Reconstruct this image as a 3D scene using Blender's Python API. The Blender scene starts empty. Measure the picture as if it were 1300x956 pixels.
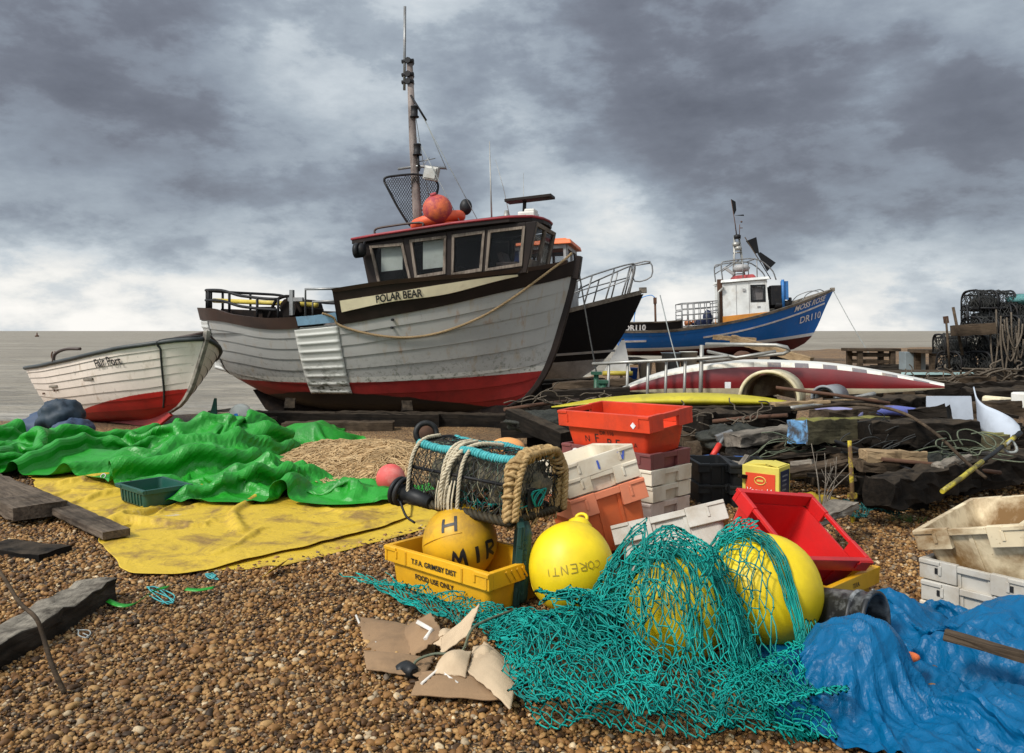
import bpy, bmesh, math, random
import numpy as np
from math import sin, cos, pi, radians as R, sqrt, exp
from mathutils import Vector, Matrix, Euler, noise as mnoise

random.seed(7)
rng = np.random.default_rng(7)
scene = bpy.context.scene
COL = scene.collection
F = 1000.0           # focal length in pixels of the 1300 px wide photograph
CAMZ = 1.4
HORIZON = 420.0


def at(px, py, d):
    """a measured pixel and a distance from the lens -> a point in metres"""
    return Vector(((px - 650) / F * d, d, CAMZ - (py - HORIZON) / F * d))


# ------------------------------------------------------------------ mesh builder
class MB:
    def __init__(self):
        self.v = []; self.f = []; self.m = []; self.s = []

    def add(self, vs, fs, mi=0, smooth=False):
        o = len(self.v)
        self.v.extend([tuple(p) for p in vs])
        for f in fs:
            self.f.append(tuple(i + o for i in f)); self.m.append(mi); self.s.append(smooth)
        return o

    def box(self, c, s, rot=None, mi=0, taper=(1, 1)):
        c = Vector(c); hx, hy, hz = s[0] / 2, s[1] / 2, s[2] / 2
        M = rot if isinstance(rot, Matrix) else (Euler(rot).to_matrix() if rot else Matrix.Identity(3))
        vs = []
        for z in (-1, 1):
            tx, ty = taper if z > 0 else (1, 1)
            for x, y in ((-1, -1), (1, -1), (1, 1), (-1, 1)):
                vs.append(c + M @ Vector((x * hx * tx, y * hy * ty, z * hz)))
        self.add(vs, [(3, 2, 1, 0), (4, 5, 6, 7), (0, 1, 5, 4), (1, 2, 6, 5), (2, 3, 7, 6), (3, 0, 4, 7)], mi)
        return self

    def tube(self, pts, r, n=8, mi=0, cap=True, closed=False, smooth=True):
        pts = [Vector(p) for p in pts]
        k = len(pts)
        rs = [r] * k if not hasattr(r, '__len__') else list(r)
        vs = []; fs = []
        up = None
        for i, p in enumerate(pts):
            if closed:
                t = pts[(i + 1) % k] - pts[i - 1]
            else:
                t = pts[min(i + 1, k - 1)] - pts[max(i - 1, 0)]
            if t.length < 1e-9: t = Vector((0, 0, 1))
            t.normalize()
            if up is None:
                a = Vector((0, 0, 1)) if abs(t.z) < .9 else Vector((1, 0, 0))
                up = (a - t * a.dot(t)).normalized()
            else:
                up = up - t * up.dot(t)
                if up.length < 1e-6:
                    a = Vector((1, 0, 0)) if abs(t.x) < .9 else Vector((0, 1, 0))
                    up = a - t * a.dot(t)
                up.normalize()
            b = t.cross(up)
            for j in range(n):
                a = 2 * pi * j / n
                vs.append(p + (up * cos(a) + b * sin(a)) * rs[i])
        for i in range(k if closed else k - 1):
            i2 = (i + 1) % k
            for j in range(n):
                j2 = (j + 1) % n
                fs.append((i * n + j, i * n + j2, i2 * n + j2, i2 * n + j))
        o = self.add(vs, fs, mi, smooth)
        if cap and not closed:
            self.f.append(tuple(o + j for j in reversed(range(n)))); self.m.append(mi); self.s.append(False)
            self.f.append(tuple(o + (k - 1) * n + j for j in range(n))); self.m.append(mi); self.s.append(False)
        return self

    def sphere(self, c, r, nu=24, nv=14, mi=0, rot=None, fn=None):
        c = Vector(c)
        rr = (r, r, r) if not hasattr(r, '__len__') else r
        M = rot if isinstance(rot, Matrix) else (Euler(rot).to_matrix() if rot else Matrix.Identity(3))
        vs = []; fs = []
        def P(x, y, z):
            k = fn(x, y, z) if fn else 1
            return c + M @ Vector((x * rr[0] * k, y * rr[1] * k, z * rr[2] * k))
        vs.append(P(0, 0, -1))
        for i in range(1, nv):
            t = -pi / 2 + pi * i / nv
            for j in range(nu):
                a = 2 * pi * j / nu
                vs.append(P(cos(t) * cos(a), cos(t) * sin(a), sin(t)))
        vs.append(P(0, 0, 1))
        for j in range(nu):
            j2 = (j + 1) % nu
            fs.append((0, 1 + j2, 1 + j))
            for i in range(nv - 2):
                fs.append((1 + i * nu + j, 1 + i * nu + j2, 1 + (i + 1) * nu + j2, 1 + (i + 1) * nu + j))
            fs.append((1 + (nv - 2) * nu + j, 1 + (nv - 2) * nu + j2, len(vs) - 1))
        self.add(vs, fs, mi, True)
        return self

    def grid(self, P, mi=0, smooth=True, flip=False):
        nu, nv = len(P), len(P[0])
        vs = [p for row in P for p in row]; fs = []
        for i in range(nu - 1):
            for j in range(nv - 1):
                q = (i * nv + j, (i + 1) * nv + j, (i + 1) * nv + j + 1, i * nv + j + 1)
                fs.append(q[::-1] if flip else q)
        self.add(vs, fs, mi, smooth)
        return self

    def prism(self, pts, vec, mi=0, smooth=False):
        """closed polygon (3D points) pushed along vec"""
        n = len(pts); vec = Vector(vec)
        vs = [Vector(p) for p in pts] + [Vector(p) + vec for p in pts]
        fs = [tuple(reversed(range(n))), tuple(range(n, 2 * n))]
        for i in range(n):
            j = (i + 1) % n
            fs.append((i, j, n + j, n + i))
        self.add(vs, fs, mi, smooth)
        return self

    def lathe(self, prof, c=(0, 0, 0), n=24, mi=0, rot=None):
        """profile of (radius, height) turned round local z"""
        c = Vector(c)
        M = rot if isinstance(rot, Matrix) else (Euler(rot).to_matrix() if rot else Matrix.Identity(3))
        vs = []; fs = []
        for r, z in prof:
            for j in range(n):
                a = 2 * pi * j / n
                vs.append(c + M @ Vector((r * cos(a), r * sin(a), z)))
        for i in range(len(prof) - 1):
            for j in range(n):
                j2 = (j + 1) % n
                fs.append((i * n + j, i * n + j2, (i + 1) * n + j2, (i + 1) * n + j))
        self.add(vs, fs, mi, True)
        return self

    def build(self, name, mats, parent=None, bevel=0.0, autosmooth=False, solid=0.0, seg=2):
        me = bpy.data.meshes.new(name)
        me.from_pydata(self.v, [], self.f)
        return finish(name, me, mats, parent, bevel, solid, self.m, self.s, seg)


def finish(name, me, mats, parent=None, bevel=0.0, solid=0.0, mi=None, sm=None, seg=2):
    if not isinstance(mats, (list, tuple)): mats = [mats]
    for m in mats: me.materials.append(m)
    if mi is not None and len(mi) == len(me.polygons):
        me.polygons.foreach_set('material_index', mi)
    if sm is not None and len(sm) == len(me.polygons):
        me.polygons.foreach_set('use_smooth', sm)
    me.update()
    o = bpy.data.objects.new(name, me)
    COL.objects.link(o)
    if parent is not None: o.parent = parent
    if solid:
        md = o.modifiers.new('thickness', 'SOLIDIFY'); md.thickness = solid; md.offset = 0
    if bevel:
        md = o.modifiers.new('edges', 'BEVEL'); md.width = bevel; md.segments = seg
        md.limit_method = 'ANGLE'; md.angle_limit = R(40)
    return o


def tag(o, label=None, cat=None, group=None, kind=None):
    if label: o['label'] = label
    if cat:
        o['category'] = cat
        if not kind: kind = 'thing'
    if group: o['group'] = group
    if kind: o['kind'] = kind
    return o


def empty(name, loc=(0, 0, 0), rot=(0, 0, 0), label=None, cat=None, group=None):
    o = bpy.data.objects.new(name, None)
    o.empty_display_size = .1
    COL.objects.link(o)
    o.location = loc; o.rotation_euler = rot
    return tag(o, label, cat, group)


def copy_tree(o, parent=None):
    c = o.copy(); COL.objects.link(c)
    if parent is not None: c.parent = parent
    for ch in [x for x in bpy.data.objects if x.parent == o]:
        copy_tree(ch, c)
    return c


def curve(tab):
    """smooth monotone interpolation through (x, y) pairs"""
    xs = np.array([t[0] for t in tab], float); ys = np.array([t[1] for t in tab], float)
    h = np.diff(xs); dl = np.diff(ys) / h
    m = np.zeros(len(xs)); m[0] = dl[0]; m[-1] = dl[-1]
    for i in range(1, len(xs) - 1):
        m[i] = 0 if dl[i - 1] * dl[i] <= 0 else (h[i - 1] + h[i]) / (h[i - 1] / dl[i - 1] + h[i] / dl[i])
    def f(x):
        x = min(max(x, xs[0]), xs[-1])
        i = min(max(int(np.searchsorted(xs, x)) - 1, 0), len(h) - 1)
        t = (x - xs[i]) / h[i]
        return float((2 * t**3 - 3 * t**2 + 1) * ys[i] + (t**3 - 2 * t**2 + t) * h[i] * m[i] + (-2 * t**3 + 3 * t**2) * ys[i + 1] + (t**3 - t**2) * h[i] * m[i + 1])
    return f


def spline(pts, n=8):
    """Catmull-Rom through 3D points"""
    P = [Vector(p) for p in pts]
    P = [P[0] * 2 - P[1]] + P + [P[-1] * 2 - P[-2]]
    out = []
    for i in range(1, len(P) - 2):
        a, b, c, d = P[i - 1], P[i], P[i + 1], P[i + 2]
        for k in range(n):
            t = k / n
            out.append(.5 * ((2 * b) + (c - a) * t + (2 * a - 5 * b + 4 * c - d) * t * t + (3 * b - a - 3 * c + d) * t**3))
    out.append(P[-2])
    return out


def twisted(mb, path, r, strands=3, pitch=.12, n=5, mi=0, closed=False):
    """laid rope: several strands twisted round a path"""
    path = [Vector(p) for p in path]
    # resample
    L = [0]
    for a, b in zip(path, path[1:]): L.append(L[-1] + (b - a).length)
    steps = max(8, int(L[-1] / (pitch / 7)))
    pts = []; k = 0
    for i in range(steps + 1):
        s = L[-1] * i / steps
        while k < len(L) - 2 and L[k + 1] < s: k += 1
        t = (s - L[k]) / max(L[k + 1] - L[k], 1e-9)
        pts.append(path[k].lerp(path[k + 1], t))
    up = None; fr = []
    for i, p in enumerate(pts):
        t = (pts[min(i + 1, steps)] - pts[max(i - 1, 0)]).normalized()
        if up is None:
            a = Vector((0, 0, 1)) if abs(t.z) < .9 else Vector((1, 0, 0))
            up = (a - t * a.dot(t)).normalized()
        else:
            up = (up - t * up.dot(t)).normalized()
        fr.append((up.copy(), t.cross(up)))
    for q in range(strands):
        ps = []
        for i, p in enumerate(pts):
            a = 2 * pi * (i / steps * L[-1] / pitch + q / strands)
            ps.append(p + (fr[i][0] * cos(a) + fr[i][1] * sin(a)) * r * .55)
        mb.tube(ps, r * .55, n, mi)
    return mb


def text_geo(s, size=1.0, bold=0.0, shear=0.0, sx=1.0):
    cu = bpy.data.curves.new('lettering', 'FONT')
    cu.body = s; cu.size = size; cu.offset = bold; cu.shear = shear
    cu.resolution_u = 3
    ob = bpy.data.objects.new('lettering', cu)
    COL.objects.link(ob)
    bpy.context.view_layer.update()
    dg = bpy.context.evaluated_depsgraph_get()
    me = bpy.data.meshes.new_from_object(ob.evaluated_get(dg))
    bpy.data.objects.remove(ob)
    vs = [(v.co.x * sx, v.co.y) for v in me.vertices]
    fs = [tuple(p.vertices) for p in me.polygons]
    bpy.data.meshes.remove(me); bpy.data.curves.remove(cu)
    w = max([v[0] for v in vs]) if vs else 0
    return vs, fs, w


def lettering(s, size, place, mats, parent, bold=0.0, shear=0.0, sx=1.0, name='lettering', center=False):
    vs, fs, w = text_geo(s, size, bold, shear, sx)
    o = w / 2 if center else 0
    mb = MB(); mb.add([place(x - o, y) for x, y in vs], fs)
    return mb.build(name, mats, parent)


def nz(x, y, z=0.0, s=1.0):
    return mnoise.noise(Vector((x * s, y * s, z)))


def segs_mesh(A, B, r, n=3, sag=None):
    """many short strands (numpy arrays of end points) as thin tubes, one mesh"""
    A = np.asarray(A, float); B = np.asarray(B, float); E = len(A)
    t = B - A; ln = np.linalg.norm(t, axis=1, keepdims=True) + 1e-9; t /= ln
    ref = np.tile(np.array([[0.3, 0.2, 1.0]]), (E, 1)); ref[np.abs(t[:, 2]) > .85] = [1, .2, .1]
    u = np.cross(t, ref); u /= np.linalg.norm(u, axis=1, keepdims=True); w = np.cross(t, u)
    rings = [A, B] if sag is None else [A, (A + B) / 2 + sag, B]
    K = len(rings)
    V = np.zeros((E, K, n, 3))
    for k, P in enumerate(rings):
        for j in range(n):
            a = 2 * pi * j / n
            V[:, k, j] = P + (u * cos(a) + w * sin(a)) * (r if np.isscalar(r) else np.asarray(r)[:, None])
    base = (np.arange(E) * K * n)[:, None]
    Fs = []
    for k in range(K - 1):
        for j in range(n):
            j2 = (j + 1) % n
            Fs.append(base + np.array([[k * n + j, k * n + j2, (k + 1) * n + j2, (k + 1) * n + j]]))
    return V.reshape(-1, 3), np.concatenate(Fs, 0)


def np_mesh(name, V, Fq, mats, parent=None, smooth=True, attr=None):
    """big mesh from arrays; Fq is (n, 3) or (n, 4)"""
    me = bpy.data.meshes.new(name)
    k = Fq.shape[1]; n = len(Fq)
    me.vertices.add(len(V)); me.vertices.foreach_set('co', V.astype(np.float32).ravel())
    me.loops.add(n * k); me.loops.foreach_set('vertex_index', Fq.astype(np.int32).ravel())
    me.polygons.add(n); me.polygons.foreach_set('loop_start', np.arange(0, n * k, k, dtype=np.int32))
    try: me.polygons.foreach_set('loop_total', np.full(n, k, dtype=np.int32))
    except Exception: pass
    me.update(calc_edges=True)
    me.polygons.foreach_set('use_smooth', np.full(n, smooth))
    if attr:
        for nm, arr in attr.items():
            a = me.attributes.new(nm, 'FLOAT', 'POINT'); a.data.foreach_set('value', arr.astype(np.float32))
    me.validate()
    return finish(name, me, mats, parent)


# ------------------------------------------------------------------ materials
def new_mat(name):
    m = bpy.data.materials.new(name); m.use_nodes = True
    nt = m.node_tree; nt.nodes.clear()
    out = nt.nodes.new('ShaderNodeOutputMaterial'); b = nt.nodes.new('ShaderNodeBsdfPrincipled')
    nt.links.new(b.outputs[0], out.inputs[0])
    return m, nt, b


def N(nt, t, **kw):
    n = nt.nodes.new(t)
    for k, v in kw.items(): setattr(n, k, v)
    return n


def coords(nt, scale=(1, 1, 1), kind='Object', rnd=True):
    tc = N(nt, 'ShaderNodeTexCoord'); mp = N(nt, 'ShaderNodeMapping')
    mp.inputs['Scale'].default_value = scale
    nt.links.new(tc.outputs[kind], mp.inputs['Vector'])
    if rnd:
        oi = N(nt, 'ShaderNodeObjectInfo'); mu = N(nt, 'ShaderNodeMath', operation='MULTIPLY'); mu.inputs[1].default_value = 37.0
        nt.links.new(oi.outputs['Random'], mu.inputs[0])
        nt.links.new(mu.outputs[0], mp.inputs['Location'])
    return mp.outputs[0]


def noise(nt, vec, scale, detail=6, rough=.6, dist=0.0):
    n = N(nt, 'ShaderNodeTexNoise'); n.inputs['Scale'].default_value = scale
    n.inputs['Detail'].default_value = detail; n.inputs['Roughness'].default_value = rough
    n.inputs['Distortion'].default_value = dist
    if vec is not None: nt.links.new(vec, n.inputs['Vector'])
    return n.outputs['Fac']


def ramp(nt, fac, stops, interp='LINEAR'):
    r = N(nt, 'ShaderNodeValToRGB'); r.color_ramp.interpolation = interp
    e = r.color_ramp.elements
    while len(e) < len(stops): e.new(.5)
    for i, (p, c) in enumerate(stops):
        e[i].position = p
        e[i].color = (c, c, c, 1) if not hasattr(c, '__len__') else (*c[:3], 1)
    nt.links.new(fac, r.inputs[0])
    return r.outputs[0]


def mix(nt, fac, a, b, mode='MIX'):
    m = N(nt, 'ShaderNodeMix', data_type='RGBA', blend_type=mode)
    for k, v in ((0, fac), (6, a), (7, b)):
        if hasattr(v, 'is_linked') or hasattr(v, 'links'): nt.links.new(v, m.inputs[k])
        elif k == 0: m.inputs[0].default_value = v
        else: m.inputs[k].default_value = (*v[:3], 1)
    return m.outputs[2]


def mth(nt, op, a, b=None, c=None):
    m = N(nt, 'ShaderNodeMath', operation=op)
    for i, v in enumerate((a, b, c)):
        if v is None: continue
        if hasattr(v, 'links'): nt.links.new(v, m.inputs[i])
        else: m.inputs[i].default_value = v
    return m.outputs[0]


def bump(nt, b, h, strength=.3, dist=.01):
    n = N(nt, 'ShaderNodeBump'); n.inputs['Strength'].default_value = strength; n.inputs['Distance'].default_value = dist
    nt.links.new(h, n.inputs['Height']); nt.links.new(n.outputs[0], b.inputs['Normal'])


def paint(name, col, dirt=(.08, .06, .04), amt=.5, scale=3.0, rough=.45, lo=.5, hi=.75, bmp=.15, var=.12, metal=0.0, spec=.5, fine=40, subs=0.0, speck=.35):
    """painted or moulded surface with uneven colour, grime patches and specks"""
    m, nt, b = new_mat(name)
    v = coords(nt)
    big = noise(nt, v, scale, 8, .65, .3)
    fn = noise(nt, v, fine, 5, .7)
    dark = tuple(c * (1 - var * 2) for c in col); lite = tuple(min(1, c * (1 + var)) for c in col)
    base = mix(nt, ramp(nt, noise(nt, v, scale * .6, 4), [(.3, 0), (.7, 1)]), dark, lite)
    g = mth(nt, 'MULTIPLY', ramp(nt, big, [(lo, 0), (hi, 1)]), amt)
    c1 = mix(nt, g, base, dirt)
    sp = mth(nt, 'MULTIPLY', ramp(nt, fn, [(.62, 0), (.72, 1)]), speck * amt)
    c2 = mix(nt, sp, c1, dirt)
    nt.links.new(c2, b.inputs['Base Color'])
    rr = mth(nt, 'MULTIPLY_ADD', big, .3, rough - .1)
    nt.links.new(rr, b.inputs['Roughness'])
    b.inputs['Metallic'].default_value = metal
    b.inputs['Specular IOR Level'].default_value = spec
    if subs:
        b.inputs['Subsurface Weight'].default_value = subs; b.inputs['Subsurface Radius'].default_value = (.02, .02, .01); b.inputs['Subsurface Scale'].default_value = .5
    bump(nt, b, mth(nt, 'ADD', fn, big), bmp, .004)
    return m


def wood(name, dark, lite, axis=0, moss=None, moss_amt=.6, rough=.85, grain=30, bmp=.6):
    m, nt, b = new_mat(name)
    sc = [grain, grain, grain]; sc[axis] = grain * .06
    v = coords(nt, sc); v2 = coords(nt)
    g = noise(nt, v, 1.0, 8, .7, .4)
    big = noise(nt, v2, 2.5, 6, .65)
    c = mix(nt, ramp(nt, g, [(.3, 0), (.7, 1)]), dark, lite)
    c = mix(nt, mth(nt, 'MULTIPLY', ramp(nt, big, [(.45, 0), (.65, 1)]), .75), c, tuple(k * .4 for k in dark))
    if moss:
        ge = N(nt, 'ShaderNodeNewGeometry'); sx = N(nt, 'ShaderNodeSeparateXYZ'); nt.links.new(ge.outputs['Normal'], sx.inputs[0])
        up = ramp(nt, sx.outputs[2], [(.5, 0), (.9, 1)])
        f = mth(nt, 'MULTIPLY', mth(nt, 'MULTIPLY', up, ramp(nt, noise(nt, v2, 7, 6, .7), [(.35, 0), (.6, 1)])), moss_amt)
        c = mix(nt, f, c, moss)
    nt.links.new(c, b.inputs['Base Color']); b.inputs['Roughness'].default_value = rough
    b.inputs['Specular IOR Level'].default_value = .15
    bump(nt, b, mth(nt, 'ADD', g, mth(nt, 'MULTIPLY', big, .7)), bmp, .012)
    return m


def glass(name, col=(.008, .009, .01), rough=.05):
    m, nt, b = new_mat(name)
    v = coords(nt)
    c = mix(nt, ramp(nt, noise(nt, v, 6, 5, .6), [(.4, 0), (.8, 1)]), col, tuple(min(1, k * 2.2 + .006) for k in col))
    nt.links.new(c, b.inputs['Base Color']); b.inputs['Roughness'].default_value = rough
    b.inputs['Alpha'].default_value = .22; b.inputs['Specular IOR Level'].default_value = .2
    return m


def fibre(name, a, b_, scale=60, rough=.7, bmp=.4, spec=.3):
    m, nt, b = new_mat(name)
    v = coords(nt)
    c = mix(nt, ramp(nt, noise(nt, v, scale, 4, .7), [(.3, 0), (.7, 1)]), a, b_)
    c = mix(nt, mth(nt, 'MULTIPLY', ramp(nt, noise(nt, v, 3, 4), [(.45, 0), (.7, 1)]), .5), c, tuple(k * .55 for k in a))
    nt.links.new(c, b.inputs['Base Color']); b.inputs['Roughness'].default_value = rough
    b.inputs['Specular IOR Level'].default_value = spec
    if bmp: bump(nt, b, noise(nt, v, scale * 2, 3), bmp, .003)
    return m


M = {}
M['white_hull'] = paint('white_gloss', (.72, .70, .64), (.25, .2, .12), .45, 1.6, .35)
M['brown'] = paint('brown_timber_paint', (.05, .026, .018), (.02, .015, .012), .7, 3, .5, var=.2)
M['dark_brown'] = paint('dark_brown_paint', (.014, .008, .006), (.03, .02, .014), .5, 3, .5, var=.2, spec=.2)
M['cream'] = paint('cream_paint', (.78, .68, .46), (.22, .13, .05), .6, 2.2, .45)
M['pale_blue'] = paint('pale_blue_paint', (.25, .42, .58), (.1, .07, .05), .8, 6, .6)
M['red_paint'] = paint('red_paint', (.42, .035, .03), (.12, .02, .015), .6, 3, .5)
M['orange_paint'] = paint('orange_paint', (.75, .16, .04), (.3, .1, .05), .5, 4, .5)
M['seam'] = paint('painted_lap_shadow', (.03, .025, .02), (.01, .01, .01), .3)  # dark colour on the lap faces paints in the plank shadow lines
M['black_paint'] = paint('black_paint', (.008, .008, .009), (.04, .04, .04), .3, 3, .5, spec=.2)
M['grey_paint'] = paint('grey_paint', (.33, .32, .31), (.1, .09, .07), .5, 3, .5)
M['tar'] = paint('tarred_bottom', (.012, .009, .008), (.06, .038, .025), .6, 4, .8, spec=.15)
M['rust'] = paint('rusty_iron', (.09, .04, .02), (.02, .012, .01), .7, 8, .8)
M['steel'] = paint('galvanised_steel', (.24, .24, .235), (.15, .1, .07), .5, 8, .4, metal=.6)
M['black_metal'] = paint('black_metal', (.010, .010, .011), (.05, .035, .025), .45, 10, .5, spec=.25)
M['black_plastic'] = paint('black_plastic', (.010, .011, .012), (.07, .065, .055), .4, 5, .45, spec=.3)
M['alu'] = paint('dull_aluminium', (.36, .35, .32), (.2, .17, .12), .5, 8, .4, metal=.5)
M['frame_wood'] = wood('bleached_window_frame', (.09, .065, .05), (.30, .25, .20), 2, grain=40, bmp=.3)
M['mast_wood'] = wood('grey_mast_wood', (.13, .10, .09), (.34, .29, .26), 2, grain=25, bmp=.3)
M['glass'] = glass('dusty_glass')
M['blind'] = paint('pale_blind', (.62, .68, .62), (.3, .3, .25), .5, 3, .7)
M['ink'] = paint('black_lettering', (.012, .012, .012), (.03, .03, .03), .3)
M['white_ink'] = paint('white_lettering', (.8, .8, .8), (.4, .38, .35), .5, 8)
M['rope_brown'] = fibre('brown_rope', (.2, .13, .06), (.4, .29, .16), 80)
M['rope_beige'] = fibre('beige_rope', (.22, .13, .045), (.56, .38, .17), 45)
M['rope_teal'] = fibre('teal_rope', (.03, .24, .26), (.10, .46, .45), 70)
M['rope_blue'] = fibre('blue_rope', (.02, .18, .55), (.06, .34, .75), 70)
M['rope_grey'] = fibre('grey_rope', (.16, .17, .16), (.36, .38, .36), 60)
M['black_rope'] = fibre('black_net_twine', (.012, .012, .012), (.05, .05, .045), 60)
M['net_green'] = fibre('green_net_twine', (.0, .15, .135), (.005, .40, .33), 9, rough=.55, bmp=0)
M['net_tan'] = fibre('tan_net_twine', (.40, .26, .12), (.62, .43, .22), 30, bmp=.6)
M['net_olive'] = fibre('dull_green_net', (.07, .09, .06), (.16, .17, .11), 60)
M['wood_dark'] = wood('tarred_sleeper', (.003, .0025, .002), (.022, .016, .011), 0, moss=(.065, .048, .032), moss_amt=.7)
M['wood_brown'] = wood('brown_timber', (.028, .019, .012), (.12, .085, .055), 0)
M['wood_grey'] = wood('weathered_grey_timber', (.09, .075, .06), (.3, .26, .21), 0)
M['wood_moss'] = wood('mossy_timber', (.06, .05, .03), (.16, .14, .08), 0, moss=(.22, .21, .04), moss_amt=.8)
M['wood_light'] = wood('light_board', (.2, .13, .07), (.42, .3, .17), 0)
# ================================================================== camera, light, sky
cam = bpy.data.cameras.new('camera'); cam.sensor_width = 36; cam.lens = 36 * F / 1300
cam.shift_y = -(478 - HORIZON) / 1300
cam.clip_start = .05; cam.clip_end = 30000
camo = bpy.data.objects.new('camera', cam); COL.objects.link(camo)
camo.location = (0, 0, CAMZ); camo.rotation_euler = (R(90), 0, 0)
scene.camera = camo
scene.view_settings.view_transform = 'Standard'; scene.view_settings.look = 'None'
scene.view_settings.gamma = 1; scene.view_settings.use_curve_mapping = False
scene.view_settings.exposure = 1.5
scene.render.engine = 'CYCLES'
scene.cycles.use_denoising = True
scene.cycles.max_bounces = 6; scene.cycles.transparent_max_bounces = 8
scene.cycles.caustics_reflective = False; scene.cycles.caustics_refractive = False

SUN_EL, SUN_AZ = 44, -128      # azimuth from +Y towards +X: behind the camera, to the left
sl = bpy.data.lights.new('sun', 'SUN'); sl.energy = 1.2; sl.angle = R(10); sl.color = (1, .95, .88)
so = bpy.data.objects.new('sun', sl); COL.objects.link(so)
so.rotation_euler = (R(90 - SUN_EL), 0, R(180 - SUN_AZ))


def build_world():
    w = bpy.data.worlds.new('World'); scene.world = w; w.use_nodes = True
    nt = w.node_tree; nt.nodes.clear()
    out = N(nt, 'ShaderNodeOutputWorld'); bg = N(nt, 'ShaderNodeBackground'); nt.links.new(bg.outputs[0], out.inputs[0])
    sky = N(nt, 'ShaderNodeTexSky', sky_type='NISHITA'); sky.sun_disc = False
    sky.sun_elevation = R(SUN_EL); sky.sun_rotation = R(SUN_AZ); sky.air_density = 1.5; sky.dust_density = 3
    tc = N(nt, 'ShaderNodeTexCoord'); d = tc.outputs['Generated']
    sp = N(nt, 'ShaderNodeSeparateXYZ'); nt.links.new(d, sp.inputs[0])
    z = sp.outputs[2]; zc = mth(nt, 'ADD', mth(nt, 'MAXIMUM', z, 0.0), .34)
    cx = mth(nt, 'DIVIDE', sp.outputs[0], zc); cy = mth(nt, 'DIVIDE', sp.outputs[1], zc)
    cb = N(nt, 'ShaderNodeCombineXYZ'); nt.links.new(cx, cb.inputs[0]); nt.links.new(cy, cb.inputs[1]); cb.inputs[2].default_value = 3.3
    big = noise(nt, cb.outputs[0], 1.5, 7, .56, .1)
    mp = N(nt, 'ShaderNodeMapping'); mp.inputs['Location'].default_value = (4.2, 1.7, 9); mp.inputs['Scale'].default_value = (1, 1.3, 1)
    nt.links.new(cb.outputs[0], mp.inputs[0])
    fine = noise(nt, mp.outputs[0], 4.4, 10, .6, .1)
    mq = N(nt, 'ShaderNodeMapping'); mq.inputs['Scale'].default_value = (1, 1, 2.1); mq.inputs['Location'].default_value = (.7, .2, .4); nt.links.new(d, mq.inputs[0])
    puff = noise(nt, mq.outputs[0], 4.6, 14, .60, .0)
    # light and dark masses of this sky, by direction
    blobs = [(110, 70, .20, -.30), (60, 200, .20, -.12), (260, 290, .15, -.13), (480, 320, .10, -.10), (930, 30, .22, -.26), (1230, 70, .2, -.22),
             (700, 70, .16, -.10), (1000, 250, .17, -.20), (1240, 260, .12, -.2), (330, 30, .045, .14), (410, 110, .13, .04), (790, 265, .055, .22),
             (690, 165, .07, .10), (1140, 105, .07, .22), (1070, 135, .04, .12), (590, 60, .10, .08), (560, 220, .14, -.05),
             (120, 370, .12, .30), (20, 330, .06, .12), (330, 350, .10, .16), (880, 385, .12, .20), (1150, 370, .12, .25), (500, 300, .05, -.05), (1180, 330, .05, .08)]
    warp = mth(nt, 'MULTIPLY_ADD', puff, .9, .55)
    acc = None
    for px, py, rad, amp in blobs:
        v = Vector(((px - 650) / F, 1, -(py - 420) / F)).normalized()
        dp = N(nt, 'ShaderNodeVectorMath', operation='DOT_PRODUCT'); nt.links.new(d, dp.inputs[0]); dp.inputs[1].default_value = v
        e = mth(nt, 'MULTIPLY', mth(nt, 'SUBTRACT', dp.outputs['Value'], 1.0), 2.0 / rad**2)
        e = mth(nt, 'POWER', 2.718, mth(nt, 'MULTIPLY', e, warp))
        acc = mth(nt, 'MULTIPLY', e, amp) if acc is None else mth(nt, 'MULTIPLY_ADD', e, amp, acc)
    t = mth(nt, 'MULTIPLY_ADD', mth(nt, 'SUBTRACT', big, .5), .34, .60)
    t = mth(nt, 'MULTIPLY_ADD', mth(nt, 'SUBTRACT', fine, .5), .26, t)
    t = mth(nt, 'MULTIPLY_ADD', mth(nt, 'SUBTRACT', ramp(nt, puff, [(.33, .04), (.45, .33), (.515, .66), (.68, 1.0)]), .5), .37, t)
    t = mth(nt, 'ADD', t, acc)
    # a bright strip low over the sea
    low = ramp(nt, z, [(0, .17), (.055, .11), (.09, 0.0)])
    t = mth(nt, 'ADD', t, low)
    col = ramp(nt, t, [(0.0, (.118, .128, .162)), (.22, (.175, .192, .236)), (.40, (.26, .30, .36)), (.55, (.37, .425, .485)), (.72, (.57, .625, .67)), (.88, (.83, .83, .81)), (1.0, (.97, .95, .91))])
    # soft glow added to the unseen sky behind and to the left of the lens
    v = Vector((-.70, -.55, .75)).normalized()
    dp = N(nt, 'ShaderNodeVectorMath', operation='DOT_PRODUCT'); nt.links.new(d, dp.inputs[0]); dp.inputs[1].default_value = v
    glow = mth(nt, 'MULTIPLY_ADD', ramp(nt, dp.outputs['Value'], [(0.2, 0), (1.0, 1)]), 1.5, 1.0)
    sc = N(nt, 'ShaderNodeVectorMath', operation='SCALE'); nt.links.new(col, sc.inputs[0]); nt.links.new(mth(nt, 'MULTIPLY', glow, 7.5), sc.inputs['Scale'])
    m = N(nt, 'ShaderNodeMix', data_type='RGBA'); m.inputs[0].default_value = .96
    nt.links.new(sky.outputs[0], m.inputs[6]); nt.links.new(sc.outputs[0], m.inputs[7])
    nt.links.new(m.outputs[2], bg.inputs[0]); bg.inputs[1].default_value = .05
    return w


build_world()

# ================================================================== beach and sea
crest = curve([(-60, 8), (-12, 11.2), (-9, 12.0), (-4, 13.9), (0, 19), (4, 26), (20, 46), (80, 80), (140, 100)])


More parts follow.
